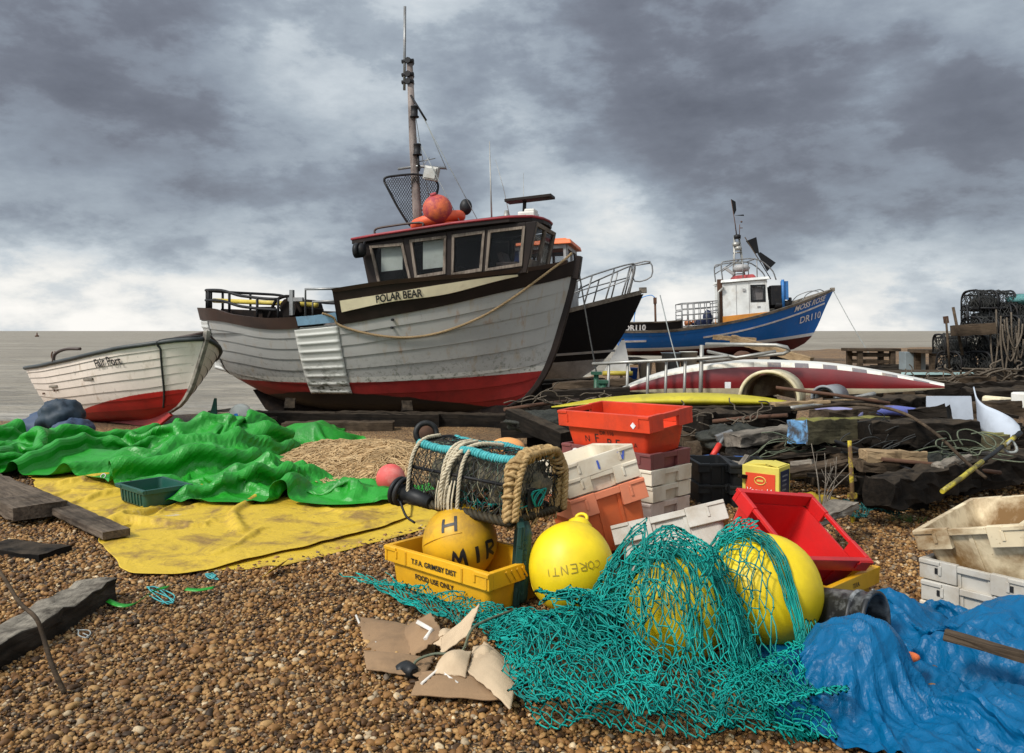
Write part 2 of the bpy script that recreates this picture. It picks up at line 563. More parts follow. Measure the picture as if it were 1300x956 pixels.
def sstep(a, b, x):
    t = min(max((x - a) / (b - a), 0), 1); return t * t * (3 - 2 * t)


def gz(x, y):
    s = y - crest(x)
    z = .03 * nz(x, y, 1.3, .55) + .014 * nz(x, y, 4.0, 1.9)
    z += .28 * sstep(15, 24, y) * sstep(1, 5, x)
    z += .10 * sstep(1.6, 5, x) * sstep(4.5, 7, y)
    if s > 0: z -= min(2.6, .15 * s + .02 * s * s)
    return z


def build_beach():
    us = [math_sinh(t) for t in np.linspace(-1, 1, 240)]
    ys = np.concatenate([np.linspace(-3, 16, 140), 16 + (np.linspace(0, 1, 70)[1:] ** 1.7) * 130])
    P = []
    for u in us:
        x = 4 + u
        P.append([(x, y, gz(x, y)) for y in ys])
    mb = MB(); mb.grid(P)
    m, nt, b = new_mat('shingle_ground')
    v = coords(nt, rnd=False)
    vo = N(nt, 'ShaderNodeTexVoronoi'); vo.inputs['Scale'].default_value = 60; nt.links.new(v, vo.inputs['Vector'])
    sp = N(nt, 'ShaderNodeSeparateColor'); nt.links.new(vo.outputs['Color'], sp.inputs[0])
    c = ramp(nt, sp.outputs[0], [(0, (.03, .017, .008)), (.3, (.12, .058, .018)), (.55, (.215, .11, .037)), (.8, (.34, .19, .07)), (1, (.47, .32, .16))])
    c = mix(nt, mth(nt, 'MULTIPLY', ramp(nt, noise(nt, v, .7, 5, .6), [(.4, 0), (.65, 1)]), .55), c, (.05, .036, .024))
    nt.links.new(c, b.inputs['Base Color']); b.inputs['Roughness'].default_value = .6
    h = mth(nt, 'SUBTRACT', 1.0, vo.outputs['Distance'])
    bump(nt, b, h, 1.0, .02)
    o = mb.build('beach', m); tag(o, kind='structure', label='brown shingle beach sloping to the sea')
    return o


def math_sinh(t):
    return 60 * np.sinh(4.2 * t) / np.sinh(4.2)


build_beach()

SEA_Z = -1.75


def build_sea():
    mb = MB()
    mb.grid([[(x, y, SEA_Z) for y in (8, 14, 20, 30, 45, 70, 120, 300, 1000, 4000, 14000)] for x in (-14000, -4000, -1000, -300, -100, -40, -15, 0, 15, 40, 100, 300, 1000, 4000, 14000)])
    m, nt, b = new_mat('sea_water')
    v = coords(nt, (1, 1, 1), rnd=False)
    v1 = coords(nt, (.30, 1.0, 1), rnd=False)
    w1 = noise(nt, v1, 1.0, 8, .62, .6)
    v2 = coords(nt, (.012, .06, 1), rnd=False)
    w2 = noise(nt, v2, 1.0, 6, .6, .3)
    c = mix(nt, ramp(nt, w2, [(.3, 0), (.7, 1)]), (.235, .198, .145), (.40, .35, .275))
    c = mix(nt, mth(nt, 'MULTIPLY', ramp(nt, w1, [(.46, 0), (.62, 1)]), .6), c, (.13, .115, .088))
    v4 = coords(nt, (.085, .22, 1), rnd=False); w4 = noise(nt, v4, 1.0, 5, .55, .8)
    c = mix(nt, mth(nt, 'MULTIPLY', ramp(nt, w4, [(.40, 0), (.62, 1)]), .45), c, (.15, .13, .10))
    # foam by the shore
    ge = N(nt, 'ShaderNodeNewGeometry'); sp = N(nt, 'ShaderNodeSeparateXYZ'); nt.links.new(ge.outputs['Position'], sp.inputs[0])
    near = ramp(nt, mth(nt, 'MULTIPLY', sp.outputs[1], .01), [(.18, 1), (.36, 0)])
    vf = coords(nt, (.10, .75, 1), rnd=False)
    fo = ramp(nt, noise(nt, vf, 1.0, 9, .68, 1.0), [(.47, 0), (.60, 1)])
    c = mix(nt, mth(nt, 'MULTIPLY', mth(nt, 'MULTIPLY', fo, near), .9), c, (.62, .6, .55))
    capv = coords(nt, (.05, .35, 1), rnd=False)
    caps = ramp(nt, noise(nt, capv, 1.0, 9, .7, .8), [(.70, 0), (.76, 1)])
    c = mix(nt, mth(nt, 'MULTIPLY', caps, .5), c, (.6, .58, .54))
    nt.links.new(c, b.inputs['Base Color']); b.inputs['Roughness'].default_value = .5
    b.inputs['Specular IOR Level'].default_value = .25
    bump(nt, b, mth(nt, 'ADD', mth(nt, 'MULTIPLY_ADD', w4, 2.5, w1), mth(nt, 'MULTIPLY', noise(nt, v, 2.5, 5, .6), .3)), .9, .5)
    o = mb.build('sea', m); tag(o, kind='structure', label='murky grey brown sea')


build_sea()


# ================================================================== loose shingle (too many to count)
def ico(sub):
    bm = bmesh.new(); bmesh.ops.create_icosphere(bm, subdivisions=sub, radius=1)
    V = np.array([v.co[:] for v in bm.verts]); Fq = np.array([[v.index for v in f.verts] for f in bm.faces]); bm.free()
    return V, Fq


def build_shingle():
    parts = []
    zones = [  # y range, stones per m2, mean radius, detail
        (2.35, 3.6, 6200, .0064, 2), (3.6, 5.6, 4600, .0074, 1), (5.6, 9.0, 1500, .0102, 1)]
    Vs = []; Fs = []; tone = []; off = 0
    for y0, y1, den, rad, sub in zones:
        area = []
        n = int(den * (y1 - y0) * ((y1 + y0) * .88 + 1.4))
        t = rng.random(n); y = np.sqrt(y0**2 + t * (y1**2 - y0**2)); x = (rng.random(n) * 2 - 1) * (.88 * y + .7)
        # nothing under the flat tarpaulin and the crates
        keep = np.ones(n, bool)
        ytarp = np.interp(x, [-6, -4.9, -3.6, -2.0, -1.62, -1.28, -.95, -.6, -.3, .0, 20], [8.6, 8.3, 6.6, 4.72, 4.76, 4.92, 5.3, 5.7, 5.9, 8, 99])
        keep &= ~((x < .0) & (y > ytarp))
        
        keep &= ~((y > 5.6) & (x > -.4) & (x < 1.7) & False)
        x = x[keep]; y = y[keep]; n = len(x)
        V0, F0 = ico(sub)
        r = rad * np.exp(rng.normal(0, .42, n))
        r = np.minimum(r, .019)
        S = np.stack([r * rng.uniform(.9, 1.45, n), r * rng.uniform(.75, 1.1, n), r * rng.uniform(.5, .85, n)], 1)
        az = rng.random(n) * 2 * np.pi; ti = rng.normal(0, .35, n)
        lump = 1 + .16 * np.sin(V0 @ rng.normal(0, 2.0, (3, 1)) + 1)
        P = np.repeat((V0 * lump)[None], n, 0) * S[:, None, :]
        # irregular stones
        k = rng.normal(0, 1.6, (n, 3)); ph = rng.random(n) * 6
        P *= (1 + .17 * np.sin(np.einsum('vc,nc->nv', V0, k) + ph[:, None]))[:, :, None]
        P *= 1 + rng.normal(0, .07, (n, len(V0), 1))
        c, s = np.cos(ti)[:, None], np.sin(ti)[:, None]
        yy = P[:, :, 1] * c - P[:, :, 2] * s; zz = P[:, :, 1] * s + P[:, :, 2] * c; P[:, :, 1] = yy; P[:, :, 2] = zz
        c, s = np.cos(az)[:, None], np.sin(az)[:, None]
        xx = P[:, :, 0] * c - P[:, :, 1] * s; yy = P[:, :, 0] * s + P[:, :, 1] * c
        z = np.array([gz(a, b) for a, b in zip(x, y)]) + S[:, 2] * .25 + rng.random(n) * .008
        P[:, :, 0] = xx + x[:, None]; P[:, :, 1] = yy + y[:, None]; P[:, :, 2] += z[:, None]
        Vs.append(P.reshape(-1, 3)); Fs.append((F0[None] + (np.arange(n) * len(V0))[:, None, None] + off).reshape(-1, 3))
        off += n * len(V0)
        tone.append(np.repeat(rng.random(n), len(V0)))
    m, nt, b = new_mat('shingle_stone')
    at_ = N(nt, 'ShaderNodeAttribute'); at_.attribute_name = 'tone'
    c = ramp(nt, at_.outputs['Fac'], [(0, (.02, .012, .006)), (.16, (.08, .036, .011)), (.40, (.215, .098, .027)), (.64, (.34, .175, .054)), (.84, (.48, .285, .11)), (.92, (.12, .09, .065)), (1, (.70, .53, .32))])
    v = coords(nt, rnd=False)
    c = mix(nt, mth(nt, 'MULTIPLY', ramp(nt, noise(nt, v, 120, 4, .7), [(.5, 0), (.7, 1)]), .45), c, (.05, .03, .018))
    c = mix(nt, mth(nt, 'MULTIPLY', ramp(nt, noise(nt, v, .9, 4, .6), [(.42, 0), (.62, 1)]), .35), c, (.06, .04, .025))
    nt.links.new(c, b.inputs['Base Color']); b.inputs['Roughness'].default_value = .6; b.inputs['Specular IOR Level'].default_value = .25
    o = np_mesh('shingle', np.concatenate(Vs), np.concatenate(Fs), m, attr={'tone': np.concatenate(tone)})
    tag(o, 'loose brown and tan flint pebbles covering the beach', 'shingle', kind='stuff')


build_shingle()
# ================================================================== boats
def sample(f, n): return [f(i / n) for i in range(n + 1)]


class Hull:
    """a planked hull: x forward, z up, the camera's side is -y"""
    def __init__(self, xs, xb, zk, zs, beam, plan, sec, lap=.012):
        self.xs, self.xb, self.zk, self.zs, self.beam, self.plan, self.sec, self.lap = xs, xb, zk, zs, beam, plan, sec, lap

    def p(self, u, s, side=-1, off=0.0):
        x = self.xs(s) + (self.xb(s) - self.xs(s)) * u
        z = self.zk(u) + (self.zs(u) - self.zk(u)) * s
        y = self.beam * self.plan(u) * max(s, 0.0) ** self.sec(u) + off
        return Vector((x, side * y, z))

    def us(self, x, z):
        u, s = .5, .5
        for _ in range(40):
            u = min(max((x - self.xs(min(s, 1))) / (self.xb(min(s, 1)) - self.xs(min(s, 1))), 0), 1)
            s = min(max((z - self.zk(u)) / (self.zs(u) - self.zk(u)), 0.001), 1.6)
        return u, s

    def side(self, x, z, off=0.0, sd=-1):
        u, s = self.us(x, z)
        y = self.beam * self.plan(u) * s ** self.sec(u) + off
        return Vector((x, sd * y, z))

    def normal(self, x, z):
        a = self.side(x - .03, z); b = self.side(x + .03, z); c = self.side(x, z - .03); d = self.side(x, z + .03)
        n = (b - a).cross(d - c); n.normalize()
        return n if n.y < 0 else -n

    def planks(self, mb, levels, nu=56, mi=0, seam=1, uexp=1.0):
        us = [.5 - .5 * cos(pi * i / nu) for i in range(nu + 1)]
        for side in (-1, 1):
            for j in range(len(levels) - 1):
                a, b = levels[j], levels[j + 1]
                rows = []
                lap = self.lap if j else 0
                for k in range(4):
                    t = k / 3; s = a + (b - a) * t
                    rows.append([self.p(u, s, side, lap * (1 - t) * min(1, 12 * (1 - u) + .05)) for u in us])
                mb.grid(rows, mi, True, flip=(side < 0))
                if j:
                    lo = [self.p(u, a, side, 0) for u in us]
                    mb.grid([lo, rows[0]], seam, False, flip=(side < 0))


def strip(mb, hull, x0, x1, zlo, zhi, off, th, n=40, mi=0, sides=(-1,), fl=0.0):
    """a plank-like band that follows the hull from x0 to x1"""
    for sd in sides:
        A = []; B = []; C = []; D = []
        for i in range(n + 1):
            x = x0 + (x1 - x0) * i / n
            a = hull.side(x, zlo(x), 0, sd); b = hull.side(x, zhi(x), 0, sd)
            A.append(a + Vector((0, sd * off, 0))); B.append(b + Vector((0, sd * (off + fl), 0)))
            C.append(b + Vector((0, sd * (off + fl - th), 0))); D.append(a + Vector((0, sd * (off - th), 0)))
        mb.grid([A, B], mi, True, flip=(sd < 0)); mb.grid([B, C], mi, True, flip=(sd < 0))
        mb.grid([C, D], mi, True, flip=(sd < 0)); mb.grid([D, A], mi, True, flip=(sd < 0))
        for k in (0, n):
            mb.add([A[k], B[k], C[k], D[k]], [(0, 1, 2, 3)], mi)


def hull_mat(name, top, low, wl, band=None, grime=(.05, .06, .03), amt=.5, rough=.4, algae=.3, spec=.4, dark=None):
    """two paints that meet at a wavering waterline z = wl[0] + wl[1] x + wl[2] x^2 of the boat"""
    m, nt, b = new_mat(name)
    tc = N(nt, 'ShaderNodeTexCoord'); v = tc.outputs['Object']
    sp = N(nt, 'ShaderNodeSeparateXYZ'); nt.links.new(v, sp.inputs[0])
    big = noise(nt, v, 1.3, 8, .65, .3); fn = noise(nt, v, 30, 6, .7)
    x = sp.outputs[0]
    line = mth(nt, 'MULTIPLY_ADD', mth(nt, 'MULTIPLY_ADD', x, wl[2], wl[1]), x, wl[0])
    h = mth(nt, 'SUBTRACT', sp.outputs[2], line)
    h2 = mth(nt, 'MULTIPLY_ADD', mth(nt, 'SUBTRACT', fn, .5), .02, h)
    base = mix(nt, ramp(nt, big, [(.3, 0), (.7, 1)]), tuple(k * .82 for k in top), top)
    if band:
        base = mix(nt, ramp(nt, h2, [(band[1], 1), (band[1] + .004, 0)]), base, band[0])
    # streaks that run down the planks, and growth near the waterline
    vs = coords(nt, (9, 9, .7), rnd=False)
    st = ramp(nt, noise(nt, vs, 1.0, 5, .6), [(.56, 0), (.75, 1)])
    base = mix(nt, mth(nt, 'MULTIPLY', st, amt * .6), base, (.3, .22, .12))
    al = mth(nt, 'MULTIPLY', ramp(nt, h2, [(0.0, 1), (.5, 0)]), ramp(nt, noise(nt, v, 14, 8, .75), [(.52, 0), (.62, 1)]))
    base = mix(nt, mth(nt, 'MULTIPLY', al, algae), base, grime)
    lowc = mix(nt, ramp(nt, noise(nt, v, 3, 7, .7), [(.35, 0), (.7, 1)]), low, tuple(k * .55 + .004 for k in low))
    lowc = mix(nt, ramp(nt, mth(nt, 'MULTIPLY_ADD', mth(nt, 'SUBTRACT', big, .5), .5, h), [(-.0, 0), (.001, 0)]), lowc, (.05, .035, .03))
    if dark:      # tarred bottom below the red, with bilge shade painted in
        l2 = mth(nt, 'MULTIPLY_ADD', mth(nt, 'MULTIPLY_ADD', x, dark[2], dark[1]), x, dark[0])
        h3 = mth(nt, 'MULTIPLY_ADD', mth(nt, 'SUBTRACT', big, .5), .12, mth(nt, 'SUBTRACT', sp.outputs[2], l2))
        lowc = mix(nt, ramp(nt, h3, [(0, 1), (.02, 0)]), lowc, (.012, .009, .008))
    # rust weeping from the fastenings
    rv = coords(nt, (5, 5, .9), rnd=False)
    rs = ramp(nt, noise(nt, rv, 1.0, 7, .7), [(.60, 0), (.70, 1)])
    base = mix(nt, mth(nt, 'MULTIPLY', rs, amt * .55), base, (.26, .12, .035))
    flake = ramp(nt, noise(nt, v, 5.5, 10, .75), [(.63, 0), (.645, 1)])
    base = mix(nt, mth(nt, 'MULTIPLY', flake, amt * .5), base, (.16, .15, .13))
    c = mix(nt, ramp(nt, h2, [(-.0, 0), (.006, 1)]), lowc, base)
    c = mix(nt, mth(nt, 'MULTIPLY', ramp(nt, fn, [(.62, 0), (.75, 1)]), amt * .3), c, (.12, .1, .07))
    nt.links.new(c, b.inputs['Base Color'])
    nt.links.new(mth(nt, 'MULTIPLY_ADD', big, .3, rough - .1), b.inputs['Roughness'])
    bump(nt, b, mth(nt, 'ADD', fn, big), .12, .004); b.inputs['Specular IOR Level'].default_value = spec
    return m


# ------------------------------------------------------------------ the large grey boat
def polar_boat():
    X0, Y0, YAW = -2.3, 13.1, -15
    root = empty('fishing_boat', (X0, Y0, 0), (0, 0, R(YAW)), 'large grey and red clinker fishing boat with a dark wheelhouse and a cream name board', 'boat', 'fishing boats drawn up on the beach')
    c_, s_ = cos(R(YAW)), sin(R(YAW))

    def L(px, py, off):
        nx, ny = -s_, c_; ax = (px - 650) / F
        t = (X0 * nx + Y0 * ny - off) / (ax * nx + ny)
        return Vector(((t * ax - X0) * c_ + (t - Y0) * s_, -off, CAMZ - (py - HORIZON) / F * t))

    xs = curve([(0, -1.95), (.15, -2.45), (.35, -2.85), (.6, -3.04), (1, -3.16), (1.5, -3.2)])
    xb = curve([(0, 2.30), (.1, 2.66), (.3, 2.93), (.55, 3.12), (1, 3.36), (1.5, 3.5)])
    zk = curve([(0, .34), (.12, .14), (.35, .04), (.8, .04), (.93, .10), (1, .20)])
    sheer = curve([(-3.2, 1.60), (-2.4, 1.575), (-1.2, 1.43), (-.1, 1.50), (.8, 1.64), (1.55, 1.775), (2.4, 1.98), (3.1, 2.17), (3.5, 2.32)])
    zs = lambda u: sheer(-3.16 + 6.52 * u)
    plan = curve([(0, .03), (.015, .30), (.05, .56), (.12, .80), (.25, .95), (.45, 1), (.62, .96), (.78, .80), (.89, .54), (.96, .25), (1, .028)])
    sec = curve([(0, .75), (.2, .55), (.5, .42), (.75, .6), (.9, .85), (1, 1.0)])
    H = Hull(xs, xb, zk, zs, 1.12, plan, sec, .016)
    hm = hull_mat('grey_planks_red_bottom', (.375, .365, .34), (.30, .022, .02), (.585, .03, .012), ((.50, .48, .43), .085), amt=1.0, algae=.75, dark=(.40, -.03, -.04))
    mb = MB(); H.planks(mb, [0, .12, .24, .36, .52, .65, .77, .89, 1.0], 64)
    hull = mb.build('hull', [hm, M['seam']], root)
    # deadwood and keel
    mb = MB()
    mb.prism([(-2.25, -.06, .38), (-2.0, -.06, .05), (-1.7, -.06, -.10), (2.0, -.06, -.10), (2.32, -.06, .06), (2.32, -.06, .22), (-1.4, -.06, .16), (-2.0, -.06, .42)], (0, .12, 0))
    mb.build('keel', M['tar'], root, .01)
    # stem post
    mb = MB()
    pts = [(xb(s) + .0, zk(1) + (zs(1) - zk(1)) * s) for s in np.linspace(0, 1.0, 14)]
    o = [(x + .075, z) for x, z in pts]; poly = [(x, -.045, z) for x, z in o + [(x - .03, z) for x, z in reversed(pts)]]
    mb.prism(poly, (0, .09, 0)); mb.build('stem_post', M['dark_brown'], root, .012)
    # rubbing strake under the bulwarks
    btop = curve([(-3.16, 1.80), (-2.4, 1.765), (-1.9, 1.66), (-1.2, 1.60), (-.5, 1.63), (-.07, 1.68)])
    mb = MB(); strip(mb, H, -3.10, -.74, lambda x: sheer(x) - .01, btop, .035, .07, 50, 0, (-1, 1), .02)
    mb.build('aft_bulwark', M['brown'], root, .008)
    mb = MB(); strip(mb, H, -.735, -.06, lambda x: sheer(x) + .03, btop, .035, .07, 10, 0, (-1,), .02)
    mb.build('blue_bulwark_patch', M['pale_blue'], root, .006)['label'] = 'flaking pale blue plank in the bulwark'
    ftop = curve([(-.06, 1.985), (.8, 2.095), (2.05, 2.20), (2.8, 2.30), (3.2, 2.40), (3.46, 2.52)])
    mb = MB(); strip(mb, H, -.06, 3.40, lambda x: sheer(x) - .01, lambda x: ftop(x), .030, .08, 50, 0, (-1, 1), .03)
    mb.box((3.43, 0, 2.38), (.10, .16, .36), (0, R(8), 0))
    mb.box((-.065, -1.08, 1.75), (.035, .13, .48)); 
    mb.build('fore_bulwark', M['dark_brown'], root, .008)
    mb = MB(); strip(mb, H, -.05, 3.30, lambda x: ftop(x) - .01, lambda x: ftop(x) + .045, .075, .15, 50, 0, (-1, 1), .03)
    mb.build('capping_rail', M['brown'], root, .008)
    # name board
    lo = curve([(0, 1.67), (.8, 1.825), (1.6, 1.93), (2.5, 2.17), (2.66, 2.21)])
    hi = curve([(0, 1.845), (.8, 1.955), (1.6, 2.08), (2.5, 2.22), (2.66, 2.235)])
    mb = MB(); strip(mb, H, .05, 2.66, lo, hi, .072, .03, 40, 0, (-1,), .012)
    board = mb.build('name_board', M['cream'], root, .004)
    def place(x, y):
        X = .62 + x; zz = lo(X) + (hi(X) - lo(X)) * (.13) + y
        q = H.side(X, zz, .091 + (.012 * .5)); return q
    lettering('POLAR BEAR', .155, place, M['ink'], board, bold=.004, sx=.80)
    # metal sheets nailed over the planks
    def sheet(x0, x1, zl, zh, ribs, name):
        mb = MB(); rows = []
        nzr = ribs * 8
        for k in range(nzr + 1):
            t = k / nzr
            ph = (t * ribs) % 1.0
            r = .022 * max(0, sin(ph * 2 * pi)) ** 2
            rows.append([H.side(x0 + (x1 - x0) * i / 14, zl(x0 + (x1 - x0) * i / 14) + (zh(x0 + (x1 - x0) * i / 14) - zl(x0 + (x1 - x0) * i / 14)) * t, .022 + r * (1 if 0 < i < 14 else 0)) for i in range(15)])
        mb.grid(rows, 0, True, flip=True)
        return mb.build(name, hull_mat(name + '_metal', (.56, .555, .52), (.5, .49, .44), (-2, 0, 0), amt=.4, algae=.0) if name != 'ribbed_sheet' else M['ribbed'], root, 0, solid=.006)
    m, nt, b = new_mat('ribbed_metal_mould')
    v = coords(nt, rnd=False); sp = N(nt, 'ShaderNodeSeparateXYZ'); nt.links.new(v, sp.inputs[0])
    vv = coords(nt, (6, 6, 16), rnd=False)
    mould = mth(nt, 'MULTIPLY', ramp(nt, sp.outputs[2], [(.45, 1), (.85, .35), (1.0, 0)]), ramp(nt, noise(nt, vv, 1.0, 9, .75), [(.50, 0), (.58, 1)]))
    c = mix(nt, mould, mix(nt, noise(nt, v, 2, 6), (.62, .615, .57), (.5, .49, .44)), (.04, .045, .02))
    nt.links.new(c, b.inputs['Base Color']); b.inputs['Roughness'].default_value = .45
    M['ribbed'] = m
    sheet(-.82, -.07, lambda x: .40 + .02 * x, lambda x: sheer(x) - .03, 8, 'ribbed_sheet')
    sheet(-3.02, -2.62, lambda x: .74 - .25 * (x + 3.02), lambda x: sheer(x) - .03, 7, 'stern_sheet')
    # deck
    mb = MB(); rows = []
    for i in range(31):
        u = .02 + .96 * i / 30; w = H.beam * plan(u) - .04; x = -3.16 + 6.52 * u; z = 1.36 if x < .1 else min(sheer(x) + .02, 1.62 + (x - .1) * .2)
        rows.append([(x, -w, z), (x, w, z)])
    mb.grid(rows); mb.build('deck', M['wood_dark'], root)

    # ---- wheelhouse
    OFF = .72
    wh = empty('wheelhouse'); wh.parent = root
    cb = [L(470, 366, OFF), L(668, 340, OFF), L(681, 282, OFF), L(457, 316, OFF)]
    for v in cb: v.y = -OFF
    # frame: pillars and rails of the near side built round the real window openings
    wins = [[(469, 312), (512, 308), (522.6, 356.6), (480.6, 362.6)], [(520, 304.6), (567, 299), (566, 348), (527, 354)],
            [(574, 298), (616, 292.6), (612, 344.6), (573, 350.6)], [(620, 292), (667, 287), (663, 338), (616, 344.6)]]
    W = [[L(x, y, OFF) for x, y in w] for w in wins]
    wallm = M['dark_brown']
    zr = curve([(.10, 2.755), (1.7, 2.93), (3.05, 3.03)])     # under side of the roof
    zb = curve([(.30, 1.98), (1.7, 2.12), (2.9, 2.28)])       # foot of the wall
    for sd in (-1, 1):
        mb = MB(); T = .05
        def slab(q):
            mb.prism([(p.x, sd * OFF, p.z) for p in q], (0, -sd * T, 0))
        V3 = lambda x, z: Vector((x, 0, z))
        xl_b, xl_t, xr_b, xr_t = cb[0].x, cb[3].x, cb[1].x, cb[2].x
        # bottom and top rails in pieces between the windows' outlines
        edges = [(xl_t, xl_b)] + [None] * 4
        lefts = [w[0].x for w in W]; 
        # strips above and below
        for i, w in enumerate(W):
            a, b_, c, d = w
            nxl = W[i + 1][0] if i < 3 else V3(xr_t, 0); nxb = W[i + 1][3] if i < 3 else V3(xr_b, 0)
            slab([a, b_, V3(b_.x, zr(b_.x)), V3(a.x, zr(a.x))])
            slab([V3(d.x, zb(d.x)), V3(c.x, zb(c.x)), c, d])
            # pillar to the right
            if i < 3:
                slab([V3(c.x, zb(c.x)), V3(nxb.x, zb(nxb.x)), nxb, nxl, V3(nxl.x, zr(nxl.x)), V3(b_.x, zr(b_.x)), b_, c])
            else:
                slab([V3(c.x, zb(c.x)), V3(xr_b, zb(xr_b)), V3(xr_t, zr(xr_t)), V3(b_.x, zr(b_.x)), b_, c])
        a, d = W[0][0], W[0][3]
        slab([V3(xl_b, zb(xl_b)), V3(d.x, zb(d.x)), d, a, V3(a.x, zr(a.x)), V3(xl_t, zr(xl_t))])
        mb.build('side_wall', wallm, wh, .006)
    # rear wall and front wall
    mb = MB(); mb.prism([(xl_b, -OFF + .055, zb(xl_b)), (xl_b, OFF - .055, zb(xl_b)), (xl_t, OFF - .055, zr(xl_t)), (xl_t, -OFF + .055, zr(xl_t))], (.05, 0, 0))
    mb.build('rear_wall', wallm, wh)
    def front(y, t): return Vector((xr_b + (xr_t - xr_b) * t, y, zb(xr_b) + (zr(xr_t) - zb(xr_b)) * t))
    mb = MB()
    for y0, y1, t0, t1 in ((-OFF + .055, OFF - .055, 0, .28), (-OFF + .055, OFF - .055, .92, 1), (-OFF + .055, -OFF + .12, .28, .92), (-.06, .06, .28, .92), (OFF - .12, OFF - .055, .28, .92)):
        q = [front(y0, t0), front(y1, t0), front(y1, t1), front(y0, t1)]
        mb.prism(q, (-.05, 0, 0))
    mb.build('front_wall', M['frame_wood'], wh, .005)
    mb = MB()
    for y0, y1 in ((-OFF + .12, -.06), (.06, OFF - .12)):
        mb.prism([front(y0, .28) - Vector((.025, 0, 0)), front(y1, .28) - Vector((.025, 0, 0)), front(y1, .92) - Vector((.025, 0, 0)), front(y0, .92) - Vector((.025, 0, 0))], (-.006, 0, 0))
    mb.build('front_glass', M['glass'], wh)
    for sd in (-1, 1):
        for w in W:
            fw = .042
            cen = sum((p for p in w), Vector()) / 4
            inn = [p + (cen - p).normalized() * fw * 1.5 for p in w]
            mb = MB()
            for i in range(4):
                j = (i + 1) % 4
                mb.prism([(w[i].x, sd * (OFF + .022), w[i].z), (w[j].x, sd * (OFF + .022), w[j].z), (inn[j].x, sd * (OFF + .022), inn[j].z), (inn[i].x, sd * (OFF + .022), inn[i].z)], (0, -sd * .05, 0))
            fr = mb.build('window', M['frame_wood'], wh, .004)
            mb = MB(); mb.prism([(p.x, sd * (OFF - .005), p.z) for p in inn], (0, -sd * .006, 0)); mb.build('pane', M['glass'], fr)
    # pale panels seen through the two after windows
    for k, (x0, x1, y0, y1) in enumerate(((484, 511, 313, 342), (537, 563, 306, 339))):
        q = [L(x0, y0, OFF - .10), L(x1, y0 - 3, OFF - .10), L(x1, y1, OFF - .10), L(x0, y1 + 3, OFF - .10)]
        mb = MB(); mb.prism(q, (0, .01, 0)); mb.build('blind', M['blind'], wh)
    # inside: console, seat back and the mast foot, so that the panes have depth behind them
    mb = MB(); mb.box((2.45, .1, 2.32), (.35, 1.3, .25)); mb.box((2.32, -.2, 2.5), (.08, .4, .22), (0, R(-20), 0))
    mb.build('console', M['brown'], wh, .01)
    mb = MB(); mb.box((1.25, .3, 2.2), (.5, .5, .5)); mb.box((1.05, .3, 2.5), (.08, .5, .4)); mb.build('seat', M['brown'], wh, .02)
    mb = MB(); mb.box((1.35, .34, 2.42), (1.75, .03, .84)); mb.build('dark_backing', M['dark_brown'], wh)  # added dark board that blocks the see-through and keeps the windows dark
    # roof
    mb = MB(); rows = []
    outline = [(-.02, .76), (.4, .82), (1.7, .84), (2.55, .80), (2.86, .62), (2.96, .3)]
    loop = [(x, -y) for x, y in outline] + [(2.98, 0)] + [(x, y) for x, y in reversed(outline)]
    roofz = curve([(-.05, 2.76), (1.7, 2.945), (3.2, 3.06)])
    bot = [(x, y, roofz(x) - .0) for x, y in loop]; top = [(x, y, roofz(x) + .075) for x, y in loop]
    inn = [(.05 + x * .94, y * .86, roofz(x) + .115) for x, y in loop]
    n = len(loop)
    mb.add(bot + top + inn, [tuple(reversed(range(n)))] + [(i, (i + 1) % n, n + (i + 1) % n, n + i) for i in range(n)] + [(n + i, n + (i + 1) % n, 2 * n + (i + 1) % n, 2 * n + i) for i in range(n)], 0)
    mb.add(inn, [tuple(range(n))], 1)
    rm = paint('red_roof_edge', (.28, .022, .03), (.05, .01, .01), .6, 3, .5)
    mb.build('roof', [M['dark_brown'], rm], wh, .004)
    mb = MB(); mb.tube([(x, y * 1.004, roofz(x) + .075) for x, y in loop], .022, 6, closed=True); mb.build('roof_edge', rm, wh)
    mb = MB(); mb.tube(spline([(.35, -.7, 2.90), (.35, -.7, 2.98), (.5, -.7, 3.02), (1.1, -.7, 3.07), (1.15, -.7, 3.0)], 4), .018, 6); mb.build('grab_rail', M['brown'], wh)
    # kit fixed on the roof
    p = L(459, 318, .9)
    mb = MB(); mb.sphere(p, (.075, .10, .11), 16, 10); mb.tube([p + Vector((-.02, -.02, 0)), p + Vector((-.09, -.02, .0))], [.115, .12], 18); mb.tube([p, p + Vector((.03, .05, .14))], .018, 6)
    mb.build('searchlight', M['black_metal'], wh)
    q = L(655, 278, .2)
    mb = MB(); mb.tube([(2.62, -.2, 3.06), (2.64, -.2, 3.42)], .03, 8); mb.box((2.72, -.2, 3.44), (.74, .3, .045), (0, R(-4), 0)); mb.build('radar', M['dark_brown'], wh, .006)
    mb = MB(); mb.lathe([(.0, .14), (.03, .14), (.05, .06), (.1, .0), (.0, .0)], (2.36, -.25, 3.13), 12); mb.lathe([(.03, 0), (.05, .05), (.0, .06)], (2.36, -.25, 3.05), 10); mb.build('horn', M['alu'], wh)
    mb = MB(); mb.box((2.74, -.36, 3.15), (.26, .34, .11)); mb.box((2.78, -.36, 3.22), (.16, .26, .06)); mb.build('floodlight', M['white_hull'], wh, .02)
    mb = MB(); mb.tube([(2.02, .1, 3.06), (2.0, .1, 3.7), (1.98, .1, 4.45)], [.016, .012, .006], 6)
    mb.tube([(2.3, .3, 3.1), (2.15, .3, 3.75), (2.02, .3, 4.2)], [.007, .005, .003], 5); mb.tube([(2.45, .5, 3.1), (2.44, .5, 4.0)], [.006, .003], 5)
    mb.build('aerial', M['alu'], wh)

